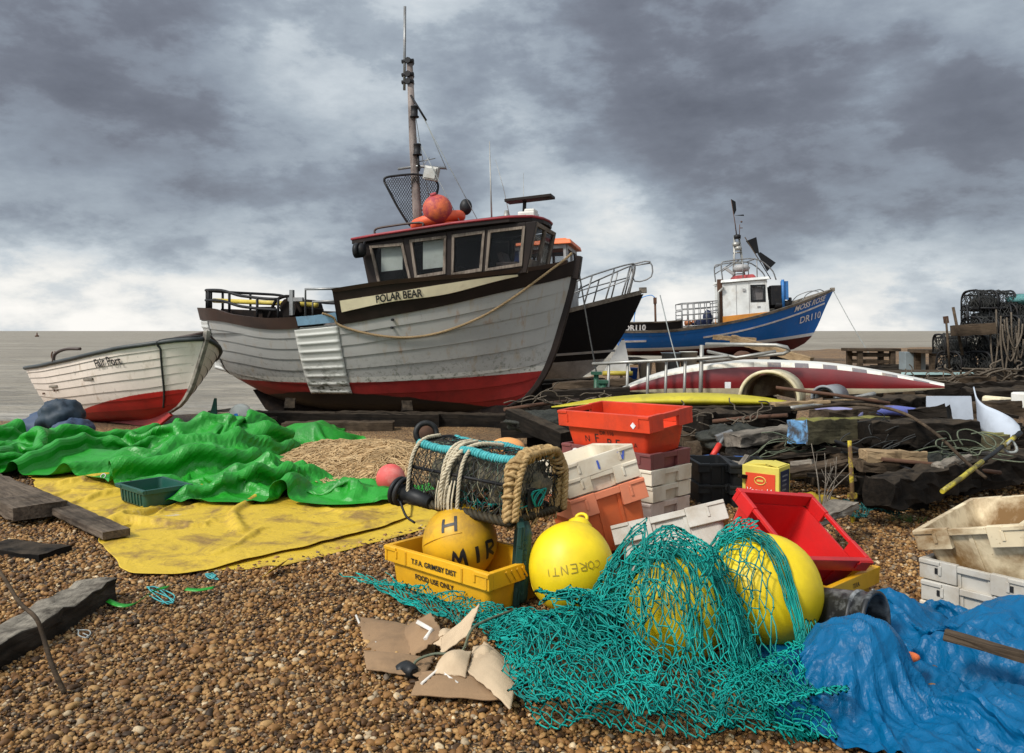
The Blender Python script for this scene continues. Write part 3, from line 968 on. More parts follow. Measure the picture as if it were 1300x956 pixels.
    # ---- mast
    mast = MB(); mast.tube([(.80, 0, 2.9), (.77, 0, 3.4), (.70, 0, 4.5), (.64, 0, 5.84)], [.08, .076, .064, .048], 12)
    mo = mast.build('mast', M['mast_wood'], root)
    mb = MB(); mb.tube([(.56, -.03, 5.35), (.57, -.03, 6.72)], .024, 8); mb.build('aerial_pole', M['steel'], mo)
    for z in (5.48, 5.60, 5.82):
        mb = MB(); mb.tube([(.52, -.03, z), (.72, -.03, z)], .035, 8); mb.tube([(.64, -.09, z), (.64, .09, z)], .05, 8); mb.build('clamp', M['black_metal'], mo)
    for x, z in ((.75, 4.98), (.80, 4.36)):
        mb = MB(); mb.lathe([(.0, -.1), (.075, -.1), (.075, -.08), (.055, -.075), (.055, .06), (.065, .07), (.06, .085), (0, .09)], (x, -.06, z), 14); mb.build('navigation_light', M['black_metal'], mo)
    mb = MB(); mb.tube([(.68, -.05, 5.25), (.95, -.05, 4.82)], .018, 6); mb.build('stay_arm', M['black_metal'], mo)
    mb = MB(); mb.tube([(.81, -.06, 4.28), (.83, -.06, 4.0)], .02, 6); mb.build('bracket', M['black_metal'], mo)
    mb = MB(); mb.tube([(.45, -.03, 4.06), (.8, -.03, 4.09), (1.28, -.03, 4.03)], .022, 6); mb.tube([(.8, -.03, 4.16), (1.1, -.03, 4.2)], .008, 5); mb.tube([(.8, -.03, 4.0), (1.0, -.03, 4.22)], .006, 5)
    mb.build('yard', M['steel'], mo)
    mb = MB(); mb.box((1.06, -.1, 3.94), (.24, .1, .22), (0, R(12), 0)); mb.box((1.06, -.16, 3.94), (.20, .02, .18), (0, R(12), 0)); mb.build('floodlight', M['alu'], mo, .01)
    mb = MB()
    for a, b_ in (((.68, 0, 5.25), (1.95, -.3, 3.05)), ((.75, 0, 4.6), (1.7, -.5, 3.05)), ((.9, -.05, 4.9), (1.3, -.03, 4.0)), ((.68, 0, 5.3), (.9, .5, 3.0))):
        mb.tube([a, b_], .006, 4)
    mb.build('stay', M['rope_grey'], mo)

    # ---- rails round the stern
    def ring(zoff, u_end, inset=.07, sd=-1, n=22):
        out = []
        for i in range(n + 1):
            u = u_end * i / n
            x = -3.16 + 6.52 * u
            out.append(Vector((x + .04, sd * max(H.beam * plan(u) - inset, 0), btop(x) + zoff)))
        return out
    mb = MB()
    for z, e in ((.30, .30), (.13, .30)):
        near = ring(z, e, sd=-1); far = ring(z, e + .06, sd=1)
        mb.tube(list(reversed(near)) + far[1:], .024, 6)
    for u in (.0, .012, .06, .15, .24, .30):
        for sd in (-1, 1):
            x = -3.16 + 6.52 * u; y = sd * max(H.beam * plan(u) - .07, 0)
            mb.tube([(x + .04, y, btop(x) - .05), (x + .04, y, btop(x) + .31)], .024, 6)
    mb.build('stern_rail', M['black_metal'], root)
    mb = MB(); x = -.62
    mb.tube([(-.78, -.85, 1.62), (-.78, -.85, 2.06), (-.1, -.85, 2.06)], .022, 6); mb.tube([(-.65, -.85, 1.62), (-.65, -.85, 1.86), (-.1, -.85, 1.87)], .02, 6)
    mb.box((-.95, -.85, 1.9), (.26, .05, .06)); mb.box((-1.02, -.85, 1.85), (.06, .06, .4)); mb.build('side_rail', M['steel'], root, .0)
    mb = MB(); mb.tube([(-3.0, -.1, 1.93), (-.9, -.35, 1.83)], .04, 8); mb.sphere((-.88, -.35, 1.83), .055, 10, 6); mb.build('boat_hook_pole', paint('yellow_pole', (.55, .42, .06), (.1, .08, .03), .6, 5), root)
    mb = MB()
    mb.tube(spline([(-1.6, -.6, 1.6), (-1.45, -.6, 1.9), (-1.2, -.55, 1.95), (-1.05, -.5, 1.7)], 5), .03, 6)
    mb.box((-1.3, 0, 1.62), (.5, .5, .32)); mb.tube([(-1.3, -.5, 1.78), (-1.3, .4, 1.78)], .16, 12); mb.box((-2.2, .1, 1.6), (.6, .8, .3)); mb.box((-1.85, -.3, 1.78), (.35, .12, .05))
    mb.build('winch', M['tar'], root, .01)
    # fastenings on the planks
    for px, py in ((498, 406), (496, 416)):
        mb = MB(); q = L(px, py, 1.1); q = H.side(q.x, q.z, .02); mb.tube([q, q + Vector((0, -.04, 0))], .02, 8); mb.build('hull_bolt', M['black_metal'], root)
    # chafing bruise at the waterline
    return root, H, L


polar, PH, PL = polar_boat()


def polar_world(v):
    c, s = cos(R(-15)), sin(R(-15))
    return Vector((-2.3 + v.x * c - v.y * s, 13.1 + v.x * s + v.y * c, v.z))


# rope hanging along the grey boat
pts = []
for px, py, off in ((412, 398, 0), (424, 403, 0), (432, 413, .02), (470, 424, .02), (515, 428.5, .02), (560, 422, .02), (610, 403, .02), (650, 379, .02), (690, 351, .03), (718, 330, .05), (727, 322, .1)):
    q = PL(px, py, 1.12)
    for _ in range(4):
        y = PH.side(min(q.x, 3.4), q.z).y
        q = PL(px, py, -y + .03)
    ps = PH.side(min(q.x, 3.40), q.z, .10 if q.x < -.2 or py < 352 else .045)
    pts.append(polar_world(ps))
mb = MB(); twisted(mb, spline(pts, 8), .019, 3, .13, 5)
tag(mb.build('mooring_rope', M['rope_brown']), 'brown rope hanging in a long curve along the planks of the large grey boat', 'rope')

# orange buoy, ring and dark float on the wheelhouse roof
o = polar_world(Vector((1.28, -.35, 3.04)))
mb = MB(); mb.sphere((0, 0, .24), .23, 28, 18); mb.tube([(0, 0, .46), (0, 0, .5)], .05, 10)
m_ob = paint('faded_orange_buoy', (.62, .13, .04), (.26, .02, .05), .85, 5, .6, lo=.40, hi=.56)
ob = mb.build('buoy', m_ob); ob.location = o + Vector((0.06, -.16, .02)); ob.rotation_euler = (R(20), R(-15), 0)
tag(ob, 'faded orange round buoy on the wheelhouse roof of the large grey boat', 'buoy')
mb = MB(); mb.tube([(.36 * cos(a), .30 * sin(a), .07) for a in np.linspace(0, 2 * pi, 40, endpoint=False)], .085, 12, closed=True)
rg = mb.build('life_ring', paint('orange_ring', (.72, .10, .03), (.3, .04, .03), .4, 4, .5)); rg.location = o + Vector((0, 0.02, .03)); rg.rotation_euler = (0, R(-12), 0)
tag(rg, 'orange life ring lying around the buoy on the wheelhouse roof', 'life ring')
mb = MB(); mb.sphere((0, 0, 0), (.10, .10, .13), 14, 10); f = mb.build('float', M['black_plastic']); f.location = o + Vector((.42, .1, .33)); tag(f, 'small black float beside the orange buoy on the wheelhouse roof', 'float')
# landing net leaning on the mast
def pq(px, py, d): return at(px, py, d)
frame = [pq(488, 231, 12.7), pq(489, 226, 12.7), pq(500, 223.5, 12.72), pq(530, 221.5, 12.8), pq(552, 229, 12.9), pq(556, 240, 12.92), pq(548, 262, 12.9), pq(538, 276, 12.85), pq(524, 288, 12.8), pq(508, 268, 12.75)]
root = empty('landing_net', pq(524, 288, 12.8), label='black triangular landing net propped against the mast of the large grey boat', cat='net')
o = root.location
mb = MB(); mb.tube([p - o for p in spline(frame + [frame[0]], 5)], .02, 6); mb.build('hoop', M['black_metal'], root)
A = []; B = []
import itertools
fx = [p - o for p in spline(frame + [frame[0]], 6)]
def inside(x, z):
    c = False; n = len(fx)
    for i in range(n):
        a, b = fx[i], fx[(i + 1) % n]
        if (a.z > z) != (b.z > z) and x < (b.x - a.x) * (z - a.z) / (b.z - a.z + 1e-9) + a.x: c = not c
    return c
st = .040
for i in range(-30, 32):
    for j in range(-4, 40):
        x, z = i * st + (j % 2) * st / 2, j * st * .8
        if not inside(x, z): continue
        for dx in (-1, 1):
            x2, z2 = x + dx * st / 2, z + st * .8
            if inside(x2, z2):
                f_ = lambda x, z: (x, .10 * sin(min(max((z) / .75, 0), 1) * pi) * (1 - min(1, abs(x) / .5)) + .1 * (x + .3), z)
                A.append(f_(x, z)); B.append(f_(x2, z2))
V, Fq = segs_mesh(np.array(A), np.array(B), .0055, 3)
np_mesh('mesh_bag', V, Fq, M['black_rope'], root)


# ------------------------------------------------------------------ the small white boat
def white_boat():
    root = empty('rowing_boat', (-5.86, 11.9, .02), (R(-8), R(-4.5), R(-36)), 'small white clinker boat with a red bottom heeled over on the shingle', 'boat', 'fishing boats drawn up on the beach')
    xs = curve([(0, -1.62), (.3, -1.80), (1, -2.02)]); xb = curve([(0, 1.22), (.12, 1.52), (.35, 1.72), (.65, 1.85), (1, 1.98)])
    zk = curve([(0, .10), (.3, .0), (.8, .02), (1, .12)])
    sh = curve([(-2.02, .86), (-1.2, .84), (-.2, .87), (.8, .94), (1.5, 1.02), (1.98, 1.12)])
    zs = lambda u: sh(-2.02 + 4.0 * u)
    plan = curve([(0, .78), (.15, .90), (.35, .99), (.55, 1), (.75, .92), (.88, .66), (.95, .40), (1, .03)])
    sec = curve([(0, .42), (.5, .40), (.8, .58), (1, .9)])
    H = Hull(xs, xb, zk, zs, .82, plan, sec, .014)
    hm = hull_mat('white_planks_red_bottom', (.82, .71, .61), (.48, .02, .015), (.22, .13, .0), amt=.75, rough=.35, algae=.04)
    mb = MB(); H.planks(mb, [0, .14, .28, .42, .56, .68, .79, .9, 1.0], 48)
    # transom
    tr = [H.p(0, s, -1) for s in np.linspace(0, 1, 12)] + [H.p(0, s, 1) for s in np.linspace(1, 0, 12)]
    mb.add(tr, [tuple(range(len(tr)))], 0)
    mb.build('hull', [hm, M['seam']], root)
    # inner lining so the open boat has walls with a thickness
    mb = MB()
    us = [i / 40 for i in range(41)]
    for sd in (-1, 1):
        rows = [[H.p(u * .985 + .005, s, sd, -.03 if H.plan(u) > .06 else 0) for u in us] for s in (.1, .3, .5, .7, .85, .99)]
        mb.grid(rows, 0, True, flip=(sd > 0))
    mb.build('lining', M['white_hull'], root)
    mb = MB()
    for sd in (-1, 1): mb.tube([H.p(u, 1.0, sd, .012) for u in us], [.030] * 41, 8)
    mb.tube([H.p(0, 1.0, -1, 0), H.p(0, 1, 1, 0)], .03, 8)
    mb.build('gunwale', paint('black_rubber_strake', (.03, .035, .035), (.1, .1, .09), .5, 4), root)
    # decked inner edge
    mb = MB()
    for sd in (-1, 1):
        mb.grid([[H.p(u, 1.0, sd, .0) + Vector((0, 0, .012)) for u in us], [H.p(u, 1.0, sd, -.13 if H.plan(u) > .2 else -H.plan(u) * .7) + Vector((0, 0, .035)) for u in us]], 0, True, flip=(sd < 0))
    fd = [H.p(u, 1.0, -1, -.05) + Vector((0, 0, .03)) for u in np.linspace(.68, 1, 14)]
    mb.grid([[p for p in fd], [Vector((p.x, 0, p.z + .06)) for p in fd], [Vector((p.x, -p.y, p.z)) for p in fd]], 0, True)
    mb.build('side_deck', M['white_hull'], root)
    mb = MB(); mb.box((-.9, 0, .52), (.26, 1.36, .03)); mb.box((.2, 0, .58), (.26, 1.4, .03)); mb.build('thwart', M['wood_grey'], root)
    mb = MB()
    pts = [(xb(s), zk(1) + (zs(1) - zk(1)) * s) for s in np.linspace(0, 1.04, 14)]
    poly = [(x + .05, -.03, z) for x, z in pts] + [(x - .03, -.03, z) for x, z in reversed(pts)]
    mb.prism(poly, (0, .06, 0)); mb.box((1.99, 0, 1.17), (.09, .07, .14)); mb.build('stem_post', paint('worn_stem_paint', (.30, .27, .22), (.05, .04, .03), .8, 6, .5, lo=.42, hi=.58), root, .01)
    mb = MB(); mb.prism([(-1.75, -.025, .12), (-1.6, -.025, -.06), (1.0, -.025, -.06), (1.3, -.025, .08), (1.2, -.025, .14), (-1, -.025, .06)], (0, .05, 0)); mb.build('keel', M['red_paint'], root, .006)
    # iron crutches and a brown bent grab rail
    for x, y in ((-1.72, .45), (-.95, -.70)):
        mb = MB(); z = sh(x) + .16
        mb.tube([(x + .06 * sin(a), y, z - .06 * cos(a)) for a in np.linspace(-2.5, 2.5, 16)], .011, 6); mb.tube([(x, y, z - .17), (x, y, z - .06)], .011, 6)
        mb.build('rowlock', M['rust'], root)
    mb = MB(); mb.tube(spline([H.side(-.62, sh(-.62), .02), H.side(-.58, sh(-.6) + .12, -.02), H.side(-.4, sh(-.4) + .18, -.1), H.side(-.15, sh(-.1) + .17, -.2)], 5), .024, 6); mb.build('grab_rail', M['brown'], root)
    mb = MB(); mb.tube([H.p(.93, 1.03, 1, -.05) + Vector((0, 0, .04)), Vector((1.98, 0, 1.22)), Vector((1.5, -.25, 1.12))], .022, 6); mb.build('bow_roller', M['brown'], root)
    # painter round the bow
    mb = MB()
    path = [Vector((1.95, .0, 1.18))] + [H.p(.915, s, -1, .02) for s in np.linspace(1.02, .12, 9)]
    mb.tube(spline(path, 5), .014, 6); mb.build('painter', M['black_rope'], root)
    # name on the near bow
    def place(x, y):
        X = .52 + x; return H.side(X, sh(X) - .20 + y + .012 * sin(x * 9), .034)
    lettering('Fair Port', .16, place, M['ink'], root, bold=.003, shear=-.05, sx=.95)
    for k, x in enumerate((-.95, -.83, -1.55, -1.48)):
        mb = MB(); q = H.side(x, .46 if k < 2 else .44, .012); mb.tube([q, q + Vector((0, -.012, 0))], .016, 8); mb.build('bolt', M['rust'], root)
    return root


white_boat()


# ------------------------------------------------------------------ the black boat behind the grey one
def black_boat():
    root = empty('fishing_boat', (.8, 17.4, .10), (0, R(-2), R(-12)), 'black fishing boat with a steel bow rail and orange wheelhouse roof behind the grey boat', 'boat', 'fishing boats drawn up on the beach')
    xs = curve([(0, -3.0), (1, -3.3)]); xb = curve([(0, .75), (.15, 1.15), (.4, 1.55), (.7, 1.88), (1, 2.15)])
    zk = curve([(0, .2), (.4, .05), (.85, .1), (1, .25)])
    sh = curve([(-3.3, 1.35), (-1.5, 1.35), (0, 1.52), (1.2, 1.78), (2.15, 2.02)])
    zs = lambda u: sh(-3.3 + 5.45 * u)
    plan = curve([(0, .7), (.3, 1), (.6, .95), (.8, .72), (.92, .38), (1, .03)]); sec = curve([(0, .45), (.6, .5), (.85, .8), (1, 1)])
    H = Hull(xs, xb, zk, zs, 1.15, plan, sec, .003)
    hm = hull_mat('black_planks_grey_bottom', (.008, .008, .009), (.34, .33, .32), (.60, .035, 0), amt=.03, rough=.6, algae=.0, spec=.12)
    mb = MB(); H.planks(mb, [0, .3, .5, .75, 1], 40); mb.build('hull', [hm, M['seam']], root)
    mb = MB(); strip(mb, H, -2.5, 2.10, lambda x: sh(x) - .0, lambda x: sh(x) + .09, .03, .16, 40, 0, (-1, 1), .01); mb.box((2.14, 0, 2.1), (.16, .14, .12)); mb.build('capping_rail', M['wood_grey'], root, .008)
    mb = MB(); strip(mb, H, -2.5, 1.5, lambda x: .74 + .035 * x, lambda x: .79 + .035 * x, .02, .04, 30, 0, (-1,)); mb.build('boot_stripe', M['grey_paint'], root)
    mb = MB(); mb.grid([[(-3.2 + 5.2 * i / 20, -H.beam * plan(i / 20) + .05, sh(-3.3 + 5.45 * i / 20) - .1), (-3.2 + 5.2 * i / 20, H.beam * plan(i / 20) - .05, sh(-3.3 + 5.45 * i / 20) - .1)] for i in range(21)]); mb.build('deck', M['wood_dark'], root)
    # bow rail of bent tube
    mb = MB(); r = .017
    def rp(u, z, sd): 
        q = H.p(u, 1.0, sd, -.08); return Vector((q.x, q.y, q.z + .09 + z))
    for sd in (-1, 1):
        top = [rp(.72, .50, sd), rp(.80, .56, sd), rp(.88, .6, sd), rp(.945, .62, sd) + Vector((.03, 0, 0)), rp(.96, .55, sd) + Vector((.05, 0, 0)), rp(.94, .0, sd)]
        mb.tube(spline(top, 4), r, 6)
        mb.tube([rp(.66, .28, sd), rp(.8, .32, sd), rp(.945, .34, sd)], r * .8, 6)
        for u in (.70, .78, .86, .92): mb.tube([rp(u, 0, sd), rp(u + .035, .58, sd)], r, 6)
        mb.tube([rp(.6, .1, sd), rp(.72, .50, sd)], r, 6)
    a = rp(.96, .6, -1); b = rp(.96, .6, 1)
    e = Vector((.38, 0, .04))
    mb.tube(spline([a, a + e, a + e + Vector((.02, 0, -.32)), a + Vector((.05, 0, -.36)), a], 3), r * .9, 6); mb.tube([a + e, b + e], r, 6); mb.tube([b, b + e], r, 6)
    mb.build('bow_rail', M['steel'], root)
    wh = empty('wheelhouse', (.62, 0, .38)); wh.parent = root
    mb = MB(); w, h0, h1 = .8, 1.4, 2.72
    for sd in (-1, 1):
        mb.box((-.75, sd * w, 1.75), (1.5, .05, .8)); mb.box((-.75, sd * w, h1 - .04), (1.5, .05, .09))
        for x in (-1.47, -.98, -.52, -.03): mb.box((x, sd * w, 2.4), (.06, .05, .54))
    mb.box((-.0, 0, 1.75), (.05, 1.55, .8)); mb.box((0, 0, h1 - .04), (.05, 1.55, .09))
    for y in (-.75, 0, .75): mb.box((0, y, 2.4), (.05, .06, .54))
    mb.box((-1.5, 0, 2.05), (.05, 1.55, 1.35)); mb.build('wall', M['grey_paint'], wh, .006)
    mb = MB()
    for sd in (-1, 1): mb.box((-.75, sd * (w - .01), 2.4), (1.44, .008, .53))
    mb.box((-.01, 0, 2.4), (.008, 1.5, .53)); mb.build('pane', M['glass'], wh)
    mb = MB(); mb.box((-.75, 0, h1 + .05), (1.75, 1.85, .10), taper=(.97, .95)); mb.box((-.75, 0, h1 + .12), (1.6, 1.6, .05), taper=(.9, .85)); mb.build('roof', M['orange_paint'], wh, .02)
    mb = MB(); mb.box((-1.1, -.72, 2.42), (.35, .02, .45)); mb.build('curtain', paint('blue_curtain', (.02, .06, .3), (.01, .01, .05), .3), wh)
    return root, H


blk, BH = black_boat()
# ------------------------------------------------------------------ the blue boat
def blue_boat():
    root = empty('fishing_boat', (6.75, 26.2, .70), (0, R(-1.5), R(-4)), 'bright blue fishing boat with a white wheelhouse and its registration number on the bow', 'boat', 'fishing boats drawn up on the beach')
    xs = curve([(0, -3.0), (.4, -3.15), (1, -3.25)]); xb = curve([(0, 2.55), (.15, 3.05), (.4, 3.35), (.7, 3.6), (1, 3.88)])
    zk = curve([(0, -.05), (.5, -.12), (.88, -.08), (1, .02)])
    sh = curve([(-3.25, .72), (-2, .70), (-.8, .78), (.6, .98), (2.2, 1.38), (3.88, 1.92)])
    zs = lambda u: sh(-3.25 + 7.13 * u)
    plan = curve([(0, .78), (.2, .96), (.45, 1), (.68, .93), (.84, .66), (.94, .32), (1, .03)]); sec = curve([(0, .4), (.55, .42), (.82, .7), (1, 1)])
    H = Hull(xs, xb, zk, zs, 1.25, plan, sec, .002)
    hm = hull_mat('blue_planks_dark_red_bottom', (.008, .15, .52), (.085, .012, .012), (.16, .055, .012), ((.65, .66, .66), .10), amt=.25, rough=.4, algae=.15)
    mb = MB(); H.planks(mb, [0, .3, .6, 1], 40)
    tr = [H.p(0, s, -1) for s in np.linspace(0, 1, 10)] + [H.p(0, s, 1) for s in np.linspace(1, 0, 10)]; mb.add(tr, [tuple(range(len(tr)))], 0)
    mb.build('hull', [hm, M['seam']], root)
    mb = MB(); strip(mb, H, -3.22, 3.80, lambda x: sh(x) - .01, lambda x: sh(x) + .075, .05, .16, 50, 0, (-1, 1)); mb.box((3.86, 0, 1.96), (.12, .16, .12)); mb.build('capping_rail', M['wood_grey'], root, .01)
    wm = M['white_ink']
    mb = MB(); strip(mb, H, -.55, 3.55, lambda x: sh(x) - .33 + .0 * x, lambda x: sh(x) - .275 + .0 * x, .03, .05, 50, 0, (-1,)); mb.build('rubbing_band', wm, root, .004)
    mb = MB(); strip(mb, H, -3.1, -2.35, lambda x: .40, lambda x: .46, .03, .05, 10, 0, (-1,)); mb.build('stern_band', wm, root, .004)
    mb = MB(); strip(mb, H, -3.22, -1.25, lambda x: sh(x) + .078, lambda x: sh(x) + .31, .01, .07, 20, 0, (-1, 1)); mb.box((-3.2, 0, .92), (.06, 1.9, .24)); mb.build('aft_bulwark', M['black_paint'], root, .006)
    for sd in (-1, 1): mb = MB(); strip(mb, H, -3.22, -1.25, lambda x: sh(x) + .31, lambda x: sh(x) + .35, .03, .11, 20, 0, (sd,)); mb.build('aft_rail', M['wood_grey'], root)
    def pl(x0, z0, sl):
        return lambda x, y: H.side(x0 + x, z0 + sl * x + y, .034)
    lettering('MOSS ROSE', .235, pl(2.36, 1.235, .315), wm, root, bold=.006, shear=.25, sx=.95, name='name_lettering')
    lettering('DR110', .30, pl(2.62, .86, .24), wm, root, bold=.004, sx=.95, name='number_lettering')
    lettering('DR110', .235, lambda x, y: H.side(-3.05 + x, .79 + y, .024), wm, root, bold=.008, name='number_lettering')
    mb = MB(); mb.grid([[(-3.2 + 6.8 * i / 20, -H.beam * plan(i / 20) + .05, sh(-3.25 + 7.13 * i / 20) - .12), (-3.2 + 6.8 * i / 20, H.beam * plan(i / 20) - .05, sh(-3.25 + 7.13 * i / 20) - .12)] for i in range(21)]); mb.build('deck', M['wood_brown'], root)
    # wheelhouse
    wh = empty('wheelhouse', (.95, 0, 0)); wh.parent = root
    ochre = paint('ochre_paint', (.62, .24, .03), (.2, .1, .04), .5, 4, .5)
    white = paint('white_wheelhouse_paint', (.74, .74, .70), (.3, .2, .1), .35, 3, .45)
    mb = MB()
    side = [(-.78, .95), (.62, 1.18), (.62, 2.30), (-.78, 2.22)]
    ww = .68
    for sd in (-1, 1):
        # wall with a window opening
        mb.prism([(-.78, sd * ww, .98), (.12, sd * ww, 1.1), (.12, sd * ww, 2.28), (-.78, sd * ww, 2.22)], (0, -sd * .05, 0))
        mb.prism([(.123, sd * ww, 1.1), (.56, sd * ww, 1.17), (.56, sd * ww, 1.62), (.123, sd * ww, 1.62)], (0, -sd * .05, 0))
        mb.prism([(.123, sd * ww, 2.14), (.56, sd * ww, 2.14), (.56, sd * ww, 2.30), (.123, sd * ww, 2.28)], (0, -sd * .05, 0))
        mb.prism([(.563, sd * ww, 1.17), (.70, sd * ww, 1.19), (.62, sd * ww, 2.31), (.563, sd * ww, 2.30)], (0, -sd * .05, 0))
    mb.box((-.75, 0, 1.6), (.05, 1.25, 1.25)); mb.box((.67, 0, 1.4), (.05, 1.25, .5)); mb.box((.63, 0, 2.25), (.05, 1.25, .1)); mb.box((.65, 0, 1.9), (.05, .06, .6))
    mb.build('wall', white, wh, .006)
    for sd in (-1, 1): mb = MB(); mb.prism([(-.80, sd * (ww + .012), .93), (.72, sd * (ww + .012), 1.12), (.72, sd * (ww + .012), 1.28), (-.80, sd * (ww + .012), 1.16)], (0, -sd * .02, 0)); mb.build('orange_skirt', ochre, wh)
    for sd in (-1, 1):
        mb = MB(); fr = [(.10, 1.60), (.58, 1.60), (.58, 2.16), (.10, 2.16)]; ii = [(.16, 1.67), (.52, 1.67), (.52, 2.09), (.16, 2.09)]
        for i in range(4):
            j = (i + 1) % 4
            mb.prism([(fr[i][0], sd * (ww + .02), fr[i][1]), (fr[j][0], sd * (ww + .02), fr[j][1]), (ii[j][0], sd * (ww + .02), ii[j][1]), (ii[i][0], sd * (ww + .02), ii[i][1])], (0, -sd * .04, 0))
        w = mb.build('window', M['black_plastic'], wh, .01)
        mb = MB(); mb.box((.34, sd * (ww - .02), 1.88), (.38, .006, .44)); mb.build('pane', M['glass'], w)
        mb = MB(); mb.box((.34, sd * (ww - .12), 1.88), (.36, .01, .42)); mb.build('blind', paint('grey_blind', (.42, .38, .36), (.2, .18, .16), .4), w)
    mb = MB(); mb.box((-.35, -ww - .006, 1.65), (.012, .01, 1.05)); mb.box((.06, -ww - .006, 1.68), (.012, .01, 1.1)); mb.box((-.1, -ww - .02, 2.0), (.09, .03, .09)); mb.box((.36, -ww - .008, 1.44), (.10, .012, .06)); mb.build('door', M['grey_paint'], wh)
    mb = MB(); mb.box((-.06, 0, 2.33), (1.56, 1.52, .09), (0, R(-3), 0), taper=(.97, .95)); mb.build('roof', white, wh, .02)
    mb = MB(); mb.box((0, -.1, 2.44), (.75, .8, .14), (0, R(-3), 0), taper=(.8, .8)); mb.build('liferaft', paint('dull_red_canvas', (.35, .05, .05), (.1, .03, .03), .5, 6, .7), wh, .05)
    mb = MB()
    mb.box((.95, -.45, 1.8), (.35, .35, .65)); mb.box((1.0, .2, 1.75), (.4, .7, .7)); mb.tube([(.9, -.5, 1.5), (1.35, -.5, 1.48)], .14, 12); mb.box((1.4, -.45, 1.55), (.1, .2, .35)); mb.build('hauler', M['black_metal'], wh, .03)
    mb = MB(); mb.tube([(1.16, -.62, 1.4), (1.15, -.62, 2.3)], .05, 8); mb.box((1.22, -.55, 1.95), (.22, .1, .6)); mb.build('blue_gear', paint('blue_gear_paint', (.03, .16, .42), (.02, .03, .06), .5, 6), wh)
    mb = MB(); mb.box((-.86, -.6, 1.62), (.13, .14, 1.5)); mb.build('corner_post', M['rust'], wh)
    # roof rails, lattice mast and its lamps
    mb = MB()
    for sd in (-1, 1):
        mb.tube(spline([(-.75, sd * .6, 2.3), (-.78, sd * .6, 2.85), (-.6, sd * .6, 2.95), (.3, sd * .6, 3.0), (.8, sd * .6, 2.65), (.95, sd * .6, 2.3)], 4), .022, 6)
        mb.tube([(-.78, sd * .6, 2.62), (-.2, sd * .6, 2.98)], .018, 6); mb.tube([(-.1, sd * .6, 2.35), (-.1, sd * .6, 2.97)], .018, 6); mb.tube([(.35, sd * .6, 2.35), (.35, sd * .6, 2.97)], .018, 6)
    mb.tube([(-.78, -.6, 2.85), (-.78, .6, 2.85)], .02, 6); mb.tube([(.3, -.6, 3.0), (.3, .6, 3.0)], .02, 6)
    mb.build('roof_rail', M['steel'], wh)
    ms = empty('lattice_mast'); ms.parent = root; ms.scale = (1, 1, .885)
    bx = .86
    mb = MB()
    for dx, dy in ((-.20, -.12), (.20, -.12), (-.20, .12), (.20, .12)):
        mb.tube([(bx + dx, dy, 2.35), (bx - .05 + dx * .35, dy * .4, 4.35)], .022, 6)
    for z in (2.9, 3.3, 3.7, 4.05, 4.3):
        t = (z - 2.35) / 2; k = .20 * (1 - .65 * t)
        mb.tube([(bx - k - .05 * t, -.1, z), (bx + k - .05 * t, -.1, z)], .018, 6); mb.box((bx - .05 * t, 0, z), (k * 2.4, .16, .03))
    mb.build('lattice', M['alu'], ms)
    mb = MB(); mb.lathe([(.0, -.14), (.22, -.12), (.28, 0), (.22, .12), (.0, .16)], (bx + .05, -.12, 3.10), 16); mb.build('radar_dome', M['grey_paint'], ms)
    for z, x in ((4.28, .0), (4.0, -.05), (3.85, .02)):
        mb = MB(); mb.lathe([(0, -.08), (.11, -.07), (.12, .05), (.06, .09), (0, .09)], (bx - .05 + x, -.1, z), 12); mb.build('lamp', M['black_metal'] if z > 4.1 else M['alu'], ms)
    mb = MB(); mb.box((bx - .35, -.1, 3.02), (.42, .12, .10), (0, R(40), 0)); mb.build('floodlight', M['grey_paint'], ms, .01)
    mb = MB(); mb.tube([(bx - .05, 0, 4.35), (bx - .1, 0, 4.9), (bx - .2, 0, 5.7)], [.02, .014, .008], 6); mb.tube([(bx + .04, 0, 4.3), (bx + .06, 0, 4.75)], .012, 6); mb.sphere((bx + .12, 0, 4.85), .035, 8, 6); mb.box((bx + .1, 0, 4.62), (.1, .02, .03)); mb.build('aerial', M['rust'], ms)
    mb = MB(); mb.prism([(bx - .20, 0, 5.72), (bx - .05, .02, 5.62), (bx - .03, .03, 5.3), (bx - .13, 0, 5.08)], (0, .012, 0)); mb.prism([(bx - .11, 0, 5.1), (bx + .2, .03, 5.13), (bx + .22, .03, 5.07)], (0, .012, 0)); mb.build('pennant', M['black_paint'], ms)
    # dan flags stowed slantwise
    mb = MB()
    a = Vector((bx + .18, -.3, 3.62)); 
    mb.prism([a, a + Vector((.34, 0, .12)), a + Vector((.42, .02, -.4)), a + Vector((.3, .02, -.42))], (0, .015, 0))
    mb.prism([a + Vector((.36, 0, -.42)), a + Vector((.46, 0, -.38)), a + Vector((.95, .02, -.74)), a + Vector((.66, .02, -1.02))], (0, .015, 0))
    mb.build('black_flag', M['black_paint'], wh).location = (-.95, 0, 0)
    mb = MB(); mb.tube([(bx + .15, -.29, 3.75), (bx + .95, -.29, 2.35)], .015, 6); mb.build('flag_staff', M['wood_brown'], wh).location = (-.95, 0, 0)
    # pot cage amidships
    cg = empty('pot_cage'); cg.parent = root
    mb = MB(); x0, x1, y0, z0, z1 = -1.15, .02, -.75, .72, 1.62
    for y in (-.75, .75):
        for x in np.linspace(x0, x1, 7): mb.tube([(x, y, z0), (x, y, z1 + .04 * (x - x0))], .018, 5)
        for z in np.linspace(z0 + .15, z1, 5): mb.tube([(x0, y, z), (x1, y, z + .05)], .018, 5)
    for x in (x0, x1):
        for z in np.linspace(z0 + .15, z1, 4): mb.tube([(x, -.75, z), (x, .75, z)], .018, 5)
    mb.build('bars', M['steel'], cg)
